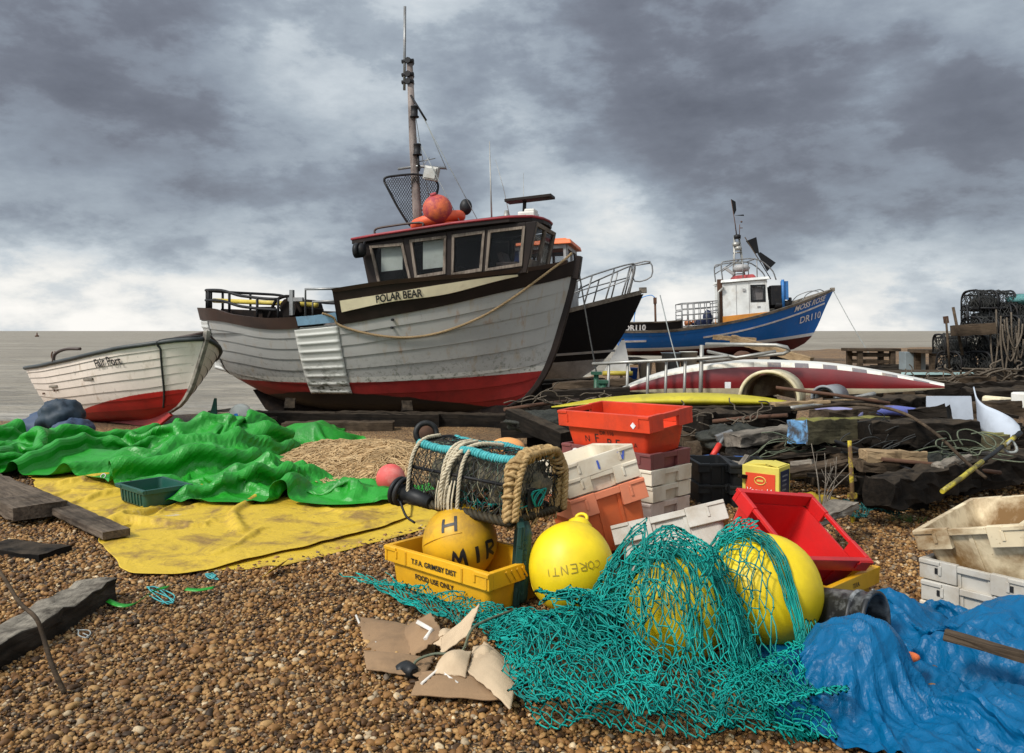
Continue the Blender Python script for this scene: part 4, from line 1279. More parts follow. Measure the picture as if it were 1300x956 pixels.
    mb = MB(); mb.tube([(.02, -.75, .8), (.02, -.75, 1.95), (.2, -.75, 2.1)], .04, 6); mb.build('post', M['alu'], cg)
    mb = MB(); mb.tube([(-2.05, -1.1, .7), (-2.05, -1.1, 1.65)], .035, 6); mb.box((-2.05, -1.1, 1.72), (.1, .1, .2)); mb.build('davit', M['rust'], root)
    mb = MB(); mb.tube(spline([(-2.05, -1.1, 1.82), (-2.2, -1.1, 1.9), (-2.55, -1.1, 1.75), (-2.72, -1.1, 1.2), (-2.72, -1.1, .8)], 5), .014, 5); mb.build('hose', M['rope_blue'], root)
    for sd in (-1, 1): mb = MB(); mb.tube(spline([(2.7, sd * .6, 1.6), (2.9, sd * .5, 1.82), (3.3, sd * .38, 1.95), (3.5, sd * .26, 1.9)], 4), .016, 5); mb.build('bow_rail', M['steel'], root)
    mb = MB(); mb.box((-1.4, -1.12, .80), (1.8, .1, .05)); mb.build('side_plank', M['wood_grey'], root)
    # gear in the cage
    return root, H


blue, MH = blue_boat()


def blue_world(x, y, z):
    return blue.matrix_basis @ Vector((x, y, z)) if False else (Matrix.Translation(blue.location) @ blue.rotation_euler.to_matrix().to_4x4()) @ Vector((x, y, z))


for k, (x, c, s) in enumerate(((-.95, (.5, .16, .05), .12), (-.72, (.5, .16, .05), .12))):
    mb = MB(); mb.sphere((0, 0, 0), s, 14, 10); f = mb.build('float', paint('orange_float', c, (.2, .1, .06), .5)); f.location = blue_world(x, -.55, .98); tag(f, 'small orange float in the pot cage of the blue boat', 'float', 'orange floats in the pot cage')
mb = MB(); mb.sphere((0, 0, 0), (.16, .14, .3), 14, 10, fn=lambda x, y, z: 1 + .15 * nz(x * 2, y * 2, z * 2)); mb.sphere((-.3, 0, -.15), (.25, .2, .14), 12, 8); f = mb.build('oilskin_bundle', paint('dark_blue_cloth', (.02, .03, .08), (.06, .06, .06), .5)); f.location = blue_world(-.3, -.5, 1.1)
tag(f, 'dark blue oilskin bundle behind the bars of the pot cage', 'bundle')
for a, b_, lab in ((blue_world(3.9, 0, 1.9), at(1105, 452, 24), 'thin rope from the bow of the blue boat down to the beach'), (at(838, 335 + 40, 17.3), at(862, 470, 14), 'thin rope running down from the bow of the black boat'),
                   (polar_world(Vector((3.45, 0, 2.35))), at(758, 478, 11.4), 'dark rope running down from the bow of the large grey boat')):
    mb = MB(); mb.tube(spline([a, a.lerp(b_, .5) + Vector((0, 0, -.04)), b_], 6), .012, 5); tag(mb.build('mooring_rope', M['rope_grey' if 'thin' in lab else 'black_rope']), lab, 'rope')


# ------------------------------------------------------------------ timber: one function, many sizes
def beam(p0, p1, w, h, mat, label, cat='timber', name='timber', roll=0.0, group=None, rough=.012, end=None, bev=.008):
    p0 = Vector(p0); p1 = Vector(p1); d = p1 - p0; L = d.length; x = d.normalized()
    y = Vector((0, 0, 1)).cross(x).normalized(); z = x.cross(y)
    n = max(4, int(L / .07)); seed = random.random() * 50
    mb = MB(); prof = [(-1, -1), (-.5, -1), (0, -1), (.5, -1), (1, -1), (1, -.5), (1, 0), (1, .5), (1, 1), (.5, 1), (0, 1), (-.5, 1), (-1, 1), (-1, .5), (-1, 0), (-1, -.5)]
    rows = []
    for i in range(n + 1):
        r = []
        for a, b in prof:
            k = rough
            r.append((L * (i / n - .5) + k * nz(i, a * 3, seed), a * w / 2 + k * nz(i * .7, a * 2 + b, seed + 5), b * h / 2 + k * 1.2 * nz(i * .7, b * 2 - a, seed + 9)))
        rows.append(r)
    mb.grid([[rw[j % 16] for j in range(17)] for rw in rows], 0, False)
    mb.add(rows[0], [tuple(range(16))], 1 if end else 0); mb.add(rows[-1], [tuple(reversed(range(16)))], 0)
    o = mb.build(name, [mat, end] if end else mat, None, bev)
    Mx = Matrix((x, y, z)).transposed().to_4x4() @ Matrix.Rotation(roll, 4, 'X'); Mx.translation = (p0 + p1) / 2
    o.matrix_world = Mx
    return tag(o, label, cat, group)


WD, WB, WG, WM, WL = M['wood_dark'], M['wood_brown'], M['wood_grey'], M['wood_moss'], M['wood_light']


def ground(x, y, dz=0.0): return Vector((x, y, gz(x, y) + dz))


def lay(px0, d0, px1, d1, w, h, mat, label, dz=0.0, **k):
    a = ground((px0 - 650) / F * d0, d0, h / 2 + dz); b = ground((px1 - 650) / F * d1, d1, h / 2 + dz)
    return beam(a, b, w, h, mat, label, **k)


# sleepers under the large grey boat
G1 = 'dark sleepers under the large grey boat'
for k, (x0, d0, x1, d1, dz, lab) in enumerate(((318, 12.0, 560, 11.5, -.02, 'long tarred sleeper lying under the stern of the large grey boat'), (430, 11.9, 690, 11.3, .0, 'tarred sleeper under the middle of the large grey boat'),
                                        (370, 13.6, 620, 13.2, .0, 'tarred sleeper half hidden behind the keel of the large grey boat'), (360, 11.1, 500, 11.2, -.08, 'half buried grey brown board in front of the sleepers'))):
    lay(x0, d0, x1, d1, .28, .20, WD if k < 3 else WB, lab, dz, group=G1 if k < 3 else None)
for x, sd in ((-1.1, -1), (.9, -1), (-1.1, 1), (.9, 1)):
    a = polar_world(Vector((x, sd * .75, .25))); b = ground(*polar_world(Vector((x + .1, sd * .95, 0))).xy, .0)
    beam(b + Vector((0, 0, .12)), a, .16, .18, WD, 'short dark prop wedged under the bilge of the large grey boat', group='props under the large grey boat', name='timber_prop')
# dark pile between the grey boat's bow and the crates
for i, (x0, y0, d0, x1, y1, d1, w, h, mt, lab) in enumerate([
    (640, 545, 9.6, 760, 540, 9.2, .25, .20, WD, 'tarred sleeper lowest in the pile below the bow of the grey boat'),
    (665, 522, 9.9, 790, 519, 9.4, .22, .16, WD, 'dark sleeper lying across the pile below the bow of the grey boat'),
    (690, 503, 10.6, 800, 498, 10.4, .26, .14, WD, 'upper dark plank of the pile below the bow of the grey boat'),
    (705, 490, 11.6, 800, 484, 11.2, .3, .10, WB, 'grey brown board on the pile beside the green post'),
    (650, 528, 9.0, 720, 558, 8.2, .18, .16, WD, 'short dark sleeper sloping down beside the orange fish box'),
    (690, 506, 13.5, 830, 500, 13.2, .3, .5, WD, 'thick dark timber block under the black boat'),
    (640, 505, 14.5, 760, 498, 15.8, .4, .6, WD, 'dark timber cradle under the hull of the black boat')]):
    beam(at(x0, y0, d0), at(x1, y1, d1), w, h, mt, lab)
def crib(px, d, ztop, w, label, n=None, mat=None):
    """pair of blocks that carries something above the ground"""
    x = (px - 650) / F * d; g = gz(x, d)
    h = ztop - g
    if h <= .04: return
    n = max(1, int(round(h / .15))); hh = h / n; rq = random.Random(int(px * 7 + d * 10))
    for k in range(n):
        z = g + hh * (k + .5) - .015; sk = rq.uniform(-.06, .06); ww = w * rq.uniform(.85, 1.25)
        beam((x - ww / 2 + sk, d + rq.uniform(-.05, .05), z), (x + ww / 2 + sk, d + rq.uniform(-.07, .07), z), rq.uniform(.22, .34), hh + .004, mat or rq.choice((WD, WD, WB)), (('', 'lowest ', '')[1 if n > 1 and k == 0 else 0] + ('topmost ' if n > 1 and k == n - 1 else 'inner ' if k else '') + label.replace('block', 'timber')).strip(), name='timber_block', rough=.022, roll=R(rq.uniform(-4, 4)), group='timbers of the cribs on the right' if n > 3 else None)
crib(700, 9.8, .38, .7, 'dark block carrying the pile below the bow of the grey boat'); crib(770, 9.5, .38, .5, 'dark block behind the orange fish box carrying the timber pile'); crib(745, 10.6, .60, .9, 'tarred block stack behind the timber pile below the grey bow')

# posts and rails of the aluminium gangway
gw = empty('gangway_rail', at(860, 500, 10.6), label='bent aluminium gangway handrail standing in front of the red hull', cat='rail')
o = gw.location
mb = MB()
def tb(pp, r=.022): mb.tube([at(*p) - o for p in pp], r, 6)
tb([(752, 462, 10.9), (800, 459.5, 10.7), (893, 455, 10.4), (925, 452, 10.2)]); tb([(760, 508, 10.9), (880, 505, 10.5)])
mb.build('lower_rail', M['alu'], gw)
mb = MB(); tb([(896, 437, 10.5), (950, 437.5, 10.1), (985, 438, 9.9), (999, 441, 9.85), (1002, 445, 9.85), (995, 449, 9.9), (960, 452, 10.1), (893, 460, 10.5)], .024); mb.build('looped_rail', M['alu'], gw)
mb = MB(); tb([(898, 446, 10.5), (935, 454, 10.2), (985, 446, 9.95)], .02); mb.build('cross_rail', M['alu'], gw)
for px, t in ((773, 461), (797, 460), (823, 458.5), (846, 457.5), (870, 456.5), (891, 438)):
    mb = MB(); d = 10.9 - (px - 752) * .0033
    b = 512 if px < 890 else 505
    tb([(px, t, d), (px - 2, b + 12, d)], .020 if px < 890 else .028); mb.build('post', M['alu'], gw)
# green posts
for k, (px, lab) in enumerate(((757, 'dark green iron post beside the gangway rail, nearer the grey boat'), (765, 'shorter green post wrapped in netting at the end of the gangway rail'))):
    d = 11.0 - .2 * k; x = (px - 650) / F * d
    mb = MB(); mb.tube([(0, 0, -.2), (0, 0, .80 - .1 * k)], .035 + .02 * k, 8); mb.box((0, 0, .82 - .1 * k), (.14, .14, .04))
    p = mb.build('iron_post', paint('green_post', (.02, .09, .05), (.06, .04, .03), .5, 8)); p.location = ground(x, d); tag(p, lab, 'post')
# white triangular canvas and things under the blue boat
root = empty('canvas_screen', at(785, 478, 17), label='white triangular canvas screen standing between the black and the blue boat', cat='canvas')
o = root.location; q = [at(766, 473, 17) - o, at(801, 473, 17) - o, at(793, 432, 17) - o, at(789, 432, 17) - o]
mb = MB(); mb.prism(q, (0, .03, 0)); mb.build('cloth', paint('white_canvas', (.7, .69, .65), (.35, .33, .28), .5, 3, .8), root)
mb = MB(); mb.tube([at(765, 474, 17) - o, at(803, 474, 17) - o], .05, 8); mb.build('foot_spar', paint('yellow_spar', (.5, .4, .05), (.1, .08, .03), .5), root)
mb = MB(); mb.tube([at(791, 430, 17.05) - o, at(788, 500, 17.05) - o], .03, 6); mb.build('pole', M['wood_grey'], root)
# trestles and blocks that carry the blue boat
for k, (x, h, w) in enumerate(((-2.6, 1.0, .3), (-.9, 1.0, .35), (.9, .95, .35), (2.3, .9, .3))):
    p = blue_world(x, 0, -.14); g = gz(p.x, p.y)
    beam((p.x, p.y - 1.0, (p.z + g) / 2), (p.x, p.y + 1.0, (p.z + g) / 2), .4, p.z - g, WD, ['dark timber cradle under the stern of the blue boat', 'timber cradle under the middle of the blue boat', 'timber cradle under the wheelhouse of the blue boat', 'timber cradle under the bow of the blue boat'][k], name='timber_cradle', cat='cradle')
beam(at(930, 430, 21), at(1030, 459, 19.5), .22, .2, WL, 'pale sloping timber ramp leaning beside the blue boat', name='timber_ramp', cat='ramp')
beam(at(905, 428, 21.3), at(960, 432, 21), .14, .12, WL, 'short pale plank at the head of the sloping ramp')
for px, py, d, c, lab, s in ((819, 473, 17.5, (.55, .5, .42), 'dirty cream bucket on the shingle under the blue boat', .16), (803, 476, 17.5, (.02, .1, .45), 'small blue bucket beside the white canvas screen', .12), (840, 472, 17.8, (.4, .34, .27), 'tan bucket beneath the blue boat, next to the cream one', .15), (852, 470, 18, (.25, .28, .3), 'grey drum beneath the blue boat', .22), (874, 466, 18, (.62, .6, .52), 'pale conical drum beneath the blue boat', .2)):
    x = (px - 650) / F * d
    mb = MB(); mb.lathe([(0, .02), (s * .8, .02), (s, s * 2.4), (s * 1.06, s * 2.4), (s * 1.06, s * 2.5), (s * .93, s * 2.5), (s * .74, .06), (0, .06)], n=18); b = mb.build('bucket', paint('bucket_plastic', c, (.1, .08, .06), .5, 5)); b.location = at(px, py + 8, d) ; b.location.z = CAMZ - (py - 420 + 8) / F * d; tag(b, lab, 'bucket')
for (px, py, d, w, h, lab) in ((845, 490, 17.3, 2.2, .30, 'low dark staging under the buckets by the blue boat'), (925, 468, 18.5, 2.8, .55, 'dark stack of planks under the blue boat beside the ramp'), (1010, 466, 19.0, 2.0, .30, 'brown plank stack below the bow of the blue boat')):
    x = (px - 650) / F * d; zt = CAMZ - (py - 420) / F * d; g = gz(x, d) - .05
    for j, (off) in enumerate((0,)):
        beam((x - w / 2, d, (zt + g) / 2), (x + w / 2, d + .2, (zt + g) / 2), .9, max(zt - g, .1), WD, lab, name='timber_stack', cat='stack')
mb = MB(); mb.lathe([(0, -.2), (.16, -.2), (.18, -.1), (.16, 0), (.18, .1), (.16, .2), (0, .2)], n=16, rot=(R(90), 0, 0)); b = mb.build('reel', M['rust']); b.location = at(943, 457, 15.5); tag(b, 'small rusty drum on edge behind the red hull', 'reel')
beam(at(925, 470, 15.7), at(965, 470, 15.3), .3, .35, WD, 'dark block carrying the rusty drum behind the red hull', name='timber_block')


# ------------------------------------------------------------------ the long red hull lying on the timbers
def red_hull():
    D = 10.3
    top = [(786, 496), (815, 484), (850, 473), (900, 464), (945, 460), (1000, 460.5), (1060, 464), (1120, 473), (1165, 482), (1199, 490)]
    bot = [(786, 497), (815, 498), (850, 499), (900, 501), (945, 502), (1000, 502), (1060, 501), (1120, 499), (1165, 496), (1199, 493)]
    D0, D1 = 11.0, 9.4
    root = empty('upturned_hull', at(990, 502, D), label='long dark red hull with a checkered white edge lying on the timbers', cat='hull')
    o = root.location
    n = len(top); T = []; Bm = []
    for i in range(n):
        d = D0 + (D1 - D0) * (top[i][0] - 786) / 413
        T.append(at(*top[i], d) - o); Bm.append(at(*bot[i], d) - o)
    T = spline(T, 5); Bm = spline(Bm, 5); k = len(T)
    wid = [.36 * sin(pi * i / (k - 1)) ** .7 + .01 for i in range(k)]
    def ringp(i, t):      # t -1..1 across the near side, from the lower edge to the top edge
        a = T[i] * t + Bm[i] * (1 - t)
        return a
    red = paint('dark_red_gelcoat', (.17, .012, .014), (.05, .01, .01), .5, 2.5, .3)
    cream = paint('cream_gelcoat', (.62, .55, .38), (.2, .14, .07), .6, 4, .4)
    def band(t0, t1, mat, name, bulge=.14):
        mb = MB(); R0 = []
        for t in np.linspace(t0, t1, 6):
            R0.append([ringp(i, t) + Vector((0, -wid[i] * bulge * 4 * t * (1 - t) - wid[i] * .0, 0)) for i in range(k)])
        mb.grid(R0, 0, True); return mb.build(name, mat, root)
    band(0, .22, cream, 'lower_band'); band(.22, .86, red, 'side')
    # checkered edge: white and slate squares along the top
    m, nt, b = new_mat('checkered_edge')
    v = coords(nt, rnd=False); ck = N(nt, 'ShaderNodeTexChecker'); ck.inputs['Scale'].default_value = 6.5
    mp = N(nt, 'ShaderNodeMapping'); mp.inputs['Scale'].default_value = (1, 0, 0); mp.inputs['Location'].default_value = (.02, .01, .01); nt.links.new(v, mp.inputs[0]); nt.links.new(mp.outputs[0], ck.inputs[0])
    sx = N(nt, 'ShaderNodeSeparateXYZ'); nt.links.new(v, sx.inputs[0])
    msk = ramp(nt, mth(nt, 'MULTIPLY_ADD', sx.outputs[0], .2, .5), [(.42, 0), (.44, 1)])
    c = mix(nt, mth(nt, 'MULTIPLY', ck.outputs['Fac'], msk), (.72, .68, .58), (.14, .12, .13))
    c = mix(nt, mth(nt, 'MULTIPLY', ramp(nt, noise(nt, v, 9, 6, .7), [(.5, 0), (.7, 1)]), .6), c, (.4, .3, .18))
    nt.links.new(c, b.inputs['Base Color']); b.inputs['Roughness'].default_value = .45
    band(.86, 1.0, m, 'checkered_edge', .10)
    mb = MB()
    mb.grid([[T[i] for i in range(k)], [T[i] + Vector((0, wid[i] * .5, .03)) for i in range(k)], [T[i] + Vector((0, wid[i] * 1.2, .0)) for i in range(k)], [Bm[i] + Vector((0, wid[i] * 1.2, 0)) for i in range(k)], [Bm[i] for i in range(k)]], 0, True)
    mb.build('far_side', M['white_hull'], root)
    mb = MB(); c = at(924, 489, 10.25) - o; mb.box(c, (.07, .03, .08)); mb.build('bracket', M['white_ink'], root)
    # what it rests on
red_hull()
for px, d in ((840, 10.9), (960, 10.5), (1065, 10.2), (1160, 9.9)):
    crib(px, d, CAMZ - (501 - 420) / F * d - .0, .35, {840: 'dark block under the left tip of the red hull', 960: 'dark block under the middle of the red hull', 1065: 'dark block under the right half of the red hull', 1160: 'dark block under the right tip of the red hull'}[px])

# fibreglass cowl with a round arched mouth
def cowl(px, py, d, r, depth, matr, inner, label, yaw, sq=.95, name='fibreglass_cowl', rim=.022, c0=-10, c1=190):
    o = empty(name, at(px, py, d), (0, 0, R(yaw)), label, 'cowl')
    aa = np.linspace(R(c0), R(c1), 26)
    out = [(r * cos(a), r * sq * sin(a)) for a in aa]; inn = [((r - .03) * cos(a), (r * sq - .03) * sin(a)) for a in aa]
    mb = MB()
    f = [[(x, y, z) for x, z in out] for y in (0, depth)]; mb.grid(f, 0, True)
    mb.build('shell', matr, o, solid=.012)
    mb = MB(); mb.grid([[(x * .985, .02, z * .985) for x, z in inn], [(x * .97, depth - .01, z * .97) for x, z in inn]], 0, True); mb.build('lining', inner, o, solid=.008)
    mb = MB(); mb.tube([(x, 0, z) for x, z in out], rim, 8); mb.build('rim', matr, o)
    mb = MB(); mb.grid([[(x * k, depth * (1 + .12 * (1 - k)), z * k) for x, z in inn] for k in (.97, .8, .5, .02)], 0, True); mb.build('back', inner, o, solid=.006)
    return o
cream = paint('stained_cream_glassfibre', (.60, .52, .34), (.2, .13, .05), .7, 5, .45)
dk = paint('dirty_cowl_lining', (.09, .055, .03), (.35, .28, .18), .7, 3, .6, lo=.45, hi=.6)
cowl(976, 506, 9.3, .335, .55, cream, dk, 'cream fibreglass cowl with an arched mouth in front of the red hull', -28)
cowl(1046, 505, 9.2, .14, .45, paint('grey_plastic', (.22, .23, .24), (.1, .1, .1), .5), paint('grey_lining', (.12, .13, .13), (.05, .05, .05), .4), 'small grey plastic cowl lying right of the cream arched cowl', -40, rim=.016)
# yellow canoe
def lens(name, label, cat, top, bot, d0, d1, wid, mat, tipmat=None):
    root = empty(name, at((top[0][0] + top[-1][0]) / 2, bot[len(bot) // 2][1], (d0 + d1) / 2), label=label, cat=cat); o = root.location
    w = top[-1][0] - top[0][0]
    D = lambda p: d0 + (d1 - d0) * (p[0] - top[0][0]) / w
    T = spline([at(*p, D(p)) - o for p in top], 5); B = spline([at(*p, D(p)) - o for p in bot], 5); k = len(T)
    mb = MB(); rows = []
    for a in np.linspace(0, 2 * pi, 17):
        rows.append([(T[i] + B[i]) / 2 + (T[i] - B[i]) / 2 * cos(a) + Vector((0, -wid * (sin(pi * i / (k - 1)) ** .6) * sin(a), 0)) for i in range(k)])
    mb.grid(rows, 0, True); h = mb.build('hull', mat, root)
    return root
yc = paint('yellow_canoe', (.50, .42, .02), (.16, .13, .03), .6, 4, .4)
lens('canoe', 'upturned dull yellow canoe behind the orange fish box', 'canoe', [(700, 516), (760, 506), (830, 500), (900, 499), (960, 503), (1000, 509), (1018, 513)], [(700, 518), (760, 514), (830, 514), (900, 514.5), (960, 514), (1000, 514), (1018, 514.5)], 9.3, 8.9, .28, yc)
beam(at(830, 520, 8.9), at(1000, 519, 8.7), .3, .08, WD, 'dark plank lying under the yellow canoe')
beam(at(980, 513, 8.3), at(1110, 507, 8.6), .12, .03, WL, 'thin pale batten sticking out beside the canoe tip', cat='batten', name='batten')

# ------------------------------------------------------------------ big timber pile on the right
pil = [
    # px0,py0,d0, px1,py1,d1, w,h, mat, label
    (1012, 548, 6.75, 1116, 542, 7.35, .23, .20, WM, 'mossy square timber with a pale blue painted end', 'blue'),
    (928, 559, 7.0, 1060, 540, 7.9, .22, .11, WG, 'grey bleached timber left of the blue ended one'),
    (935, 577, 7.1, 1010, 560, 7.9, .22, .10, WG, 'short cracked timber under the grey bleached one'),
    (1098, 548, 6.8, 1232, 548, 6.7, .36, .19, WD, 'thick tarred timber with a flat top in the right hand pile'),
    (1215, 558, 7.05, 1278, 562, 6.9, .34, .14, WM, 'mossy timber end to the right of the thick tarred timber'),
    (1160, 530, 7.4, 1206, 524, 7.2, .22, .14, WD, 'short dark log lying on top of the thick tarred timber'),
    (1095, 578, 6.1, 1172, 579, 6.15, .14, .07, WL, 'upper pale brown board of the stacked pair'),
    (1088, 590, 6.1, 1170, 592, 6.2, .16, .08, WB, 'lower brown board of the stacked pair'),
    (1115, 628, 5.5, 1235, 598, 6.3, .22, .20, WD, 'dark split log with a pale end sloping up to the right'),
    (1210, 606, 6.2, 1330, 588, 6.6, .2, .22, WD, 'dark log behind the dirty white fish boxes'),
    (1190, 595, 5.9, 1228, 582, 6.2, .08, .06, WG, 'short grey wood stub pointing out of the dark pile'),
    (900, 600, 7.6, 1010, 600, 7.7, .3, .18, WD, 'tarred sleeper in the shade left under the blue ended timber'),
    (960, 578, 8.2, 1120, 574, 8.0, .3, .2, WB, 'large dark baulk deep under the blue ended timber'),
    (1000, 606, 7.4, 1140, 604, 7.3, .26, .26, WD, 'tarred sleeper behind the dry twigs'),
    (1130, 600, 7.0, 1300, 596, 6.9, .26, .18, WD, 'tarred sleeper low under the thick tarred timber'),
    (1120, 575, 7.4, 1290, 577, 7.3, .3, .16, WB, 'large dark baulk behind the stacked pair of boards'),
    (880, 540, 8.3, 1000, 530, 8.9, .3, .22, WD, 'dark timber lying behind the red handled mallet'),
    (880, 572, 7.9, 950, 566, 8.2, .28, .16, WB, 'short dark baulk behind the blue dust pans'),
    (1040, 528, 7.8, 1130, 522, 8.2, .25, .12, WB, 'brown timber behind the blue ended one'),
    (1055, 517, 8.4, 1165, 512, 9.0, .22, .16, WD, 'dark timber under the right half of the red hull'),
    (1230, 520, 8.8, 1330, 516, 8.6, .3, .16, WB, 'dark timber behind the white curved sheet'),
    (1075, 640, 5.35, 1012, 668, 4.75, .16, .05, WG, 'grey plank end lying on the shingle behind the red box'),
    (1235, 478, 11.8, 1330, 474, 11.5, .4, .16, WD, 'dark sleeper under the stacked lobster pots, uppermost'),
    (1180, 497, 10.5, 1330, 490, 10.3, .35, .16, WD, 'dark sleeper in front of the stacked lobster pots'),
    (1225, 505, 9.9, 1330, 503, 9.7, .35, .2, WD, 'dark sleeper behind the white curved sheet and under the pots'),
    (1175, 486, 11.5, 1260, 484, 11.3, .3, .14, WB, 'brown plank lying before the dark work bench'),
]
bluend = paint('flaking_blue_end', (.14, .32, .55), (.05, .04, .03), .95, 9, .8, lo=.45, hi=.58)
rp_ = random.Random(8)
for t in pil:
    x0, y0, d0, x1, y1, d1, w, h, mt, lab = t[:10]
    big_ = mt is WD and h > .2
    y0 += rp_.uniform(-5, 5) * big_; y1 += rp_.uniform(-5, 5) * big_
    beam(at(x0, y0, d0), at(x1, y1, d1), w, h, mt, lab, end=bluend if len(t) > 10 else None, rough=.035 if mt is WD else .022, roll=R(rp_.uniform(-9, 9)) if mt is WD else R(rp_.uniform(-3, 3)))
for px, d, zt, w, lab in ((1060, 7.0, .44, .35, 'dark block under the blue ended timber'), (1210, 6.85, .33, .4, 'dark block under the thick tarred timber, right hand one'), (1125, 6.95, .33, .3, 'dark block under the thick tarred timber, left hand one'), (985, 7.3, .35, .4, 'dark block under the grey bleached timber'), (1260, 6.9, .28, .4, 'dark block under the mossy timber end'),
                       (1130, 6.15, .27, .35, 'block of old wood under the stacked pair of boards'), (1160, 8.6, .5, .5, 'dark block behind the thick tarred timber'), (1090, 8.7, .5, .5, 'dark block under the red hull near the small grey cowl'), (1270, 8.7, .35, .5, 'dark block beside the white curved sheet'), (910, 8.6, .30, .6, 'dark block behind the red handled mallet, under the canoe')):
    crib(px, d, zt, w, lab)
# low dark rubbish-strewn bank under the pile
# yellow iron stake
root = ground((1082 - 650) / F * 5.75, 5.75)
mb = MB(); mb.tube([(0, 0, -.1), (.0, 0, .22), (-.02, 0, .60)], [.018, .017, .015], 8); mb.box((-.0, 0, .20), (.055, .04, .04))
p = mb.build('iron_stake', paint('yellow_rusty_stake', (.52, .40, .02), (.08, .035, .015), .95, 9, .7, lo=.42, hi=.54)); p.location = root; tag(p, 'upright yellow rusting stake behind the red box', 'stake')
# long yellow and black pole
a, b = at(1196, 624, 5.3), at(1292, 552, 6.0)
pr = empty('striped_pole', a, label='yellow pole with black bands leaning on the dark pile', cat='pole')
ax = b - a
ym = paint('yellow_pole_paint', (.55, .45, .04), (.07, .055, .02), .9, 9, lo=.42, hi=.56)
def polepart(t0, t1, r, nm, m):
    mb = MB(); mb.tube([ax * t0, ax * (t0 + t1) / 2 + Vector((0, 0, -.006)), ax * t1], r, 8); mb.build(nm, m, pr)
polepart(0, .50, .017, 'shaft', ym); polepart(.50, .78, .015, 'black_band', M['black_plastic']); polepart(.78, .95, .018, 'shaft', ym); polepart(.95, 1.04, .020, 'black_tip', M['black_plastic'])
mb = MB(); c = ax * .86; mb.tube([c + Vector((.04 * cos(t), -.03 + .02 * sin(t * 2), .045 * sin(t) - .03)) for t in np.linspace(0, 12, 40)], .01, 5); mb.build('rope_lashing', M['rope_grey'], pr)
# arched rod
mb = MB(); mb.tube(spline([at(1010, 520, 7.2), at(1080, 513, 7.0), at(1140, 522, 6.7), at(1185, 548, 6.3), at(1225, 585, 5.95), at(1252, 607, 5.8)], 8), .014, 6); tag(mb.build('bent_rod', M['wood_brown']), 'thin brown rod arching over the timber pile', 'rod')
# mauve rolled sheet lying on the pile
for x0, x1, y, d, lab in ((1035, 1093, 525, 7.9, 'pale mauve rolled plastic on the pile behind the blue ended timber'), (1105, 1162, 523, 8.0, 'blue mauve rolled plastic beside the short dark log')):
    mb = MB(); mb.tube(spline([at(x0, y, d), at((x0 + x1) / 2, y - 2, d), at(x1, y + 1, d)], 6), [.05 + .012 * nz(i, 3, 1) for i in range(13)], 10); tag(mb.build('plastic_roll', paint('mauve_plastic', (.25, .24, .42) if x0 < 1100 else (.10, .12, .36), (.06, .05, .06), .8, 5, .6)), lab, 'roll')
mb = MB(); mb.tube(spline([at(1000, 519, 8.6), at(1060, 511, 8.7), at(1110, 500, 8.9)], 6), .028, 8); tag(mb.build('pale_pipe', M['alu']), 'pale pipe slanting up towards the right tip of the red hull', 'pipe')

# white sheets
root = empty('plastic_sheet', at(1235, 560, 7.6), label='white curved plastic sheet standing behind the timber pile', cat='sheet'); o = root.location
wp = paint('white_plastic_sheet', (.44, .48, .54), (.2, .2, .2), .5, 3, .65, spec=.2)
mb = MB(); rows = []
topc = spline([at(1236, 491, 7.75), at(1240, 505, 7.62), at(1250, 514, 7.52), at(1268, 522, 7.42), at(1284, 531, 7.36), at(1294, 541, 7.34)], 6)
botc = spline([at(1241, 536, 7.75), at(1245, 546, 7.58), at(1255, 553, 7.45), at(1268, 557, 7.36), at(1282, 558, 7.30), at(1293, 557, 7.28)], 6)
for t in np.linspace(0, 1, 8): rows.append([a.lerp(b, t) - o + Vector((0, -.02 * sin(t * pi), 0)) for a, b in zip(topc, botc)])
mb.grid(rows, 0, True); mb.build('sheet', wp, root, solid=.012)
mb = MB(); mb.prism([at(1177, 503, 8.0), at(1233, 503, 7.9), at(1236, 534, 7.9), at(1177, 534, 8.0)], (0, .02, 0)); tag(mb.build('plastic_board', wp), 'flat pale panel standing left of the white curved sheet', 'panel')
mb = MB(); c = at(1270, 512, 9.0); mb.box(c, (.30, .25, .15), (0, R(5), R(15))); tag(mb.build('foam_block', M['cream'], None, .03), 'cream foam block behind the white curved sheet', 'block')
mb = MB(); c = at(1300, 508, 8.6); mb.box(c, (.16, .2, .17), (0, 0, R(15))); tag(mb.build('foam_block', M['white_hull'], None, .02), 'white block at the far right behind the white curved sheet', 'block')

# tables on the beach behind
def bench(name, px0, px1, pyt, pyb, d, depth, mat, label, cat, legs=4, shelf=False):
    z0 = CAMZ - (pyb - 420) / F * d; z1 = CAMZ - (pyt - 420) / F * d
    x0, x1 = (px0 - 650) / F * d, (px1 - 650) / F * d; w = x1 - x0; h = z1 - z0
    r = empty(name, ((x0 + x1) / 2, d, z0), label=label, cat=cat)
    mb = MB(); mb.box((0, 0, h - .04), (w, depth, .08)); mb.build('top', mat, r, .01)
    lw = w * .35
    for sx in (-1, 1):
        for sy in (-1, 1):
            mb = MB(); mb.box((sx * lw, sy * depth * .38, (h - .08) / 2 - .06), (.13, .13, h - .08 + .12)); mb.build('leg', mat, r, .008)
    if shelf:
        for z in (.35, .68):
            mb = MB(); mb.box((0, 0, h * z), (lw * 2 - .14, depth * .7, .10)); mb.build('shelf', mat, r, .01)
    return r
bench('work_bench', 1076, 1134, 442, 468, 22, .9, WB, 'old dark wooden bench standing alone on the far shingle', 'bench', shelf=True)
bench('work_bench', 1165, 1226, 443.5, 471, 17, .9, WB, 'dark timber work bench in front of the lobster pots', 'bench', shelf=False)
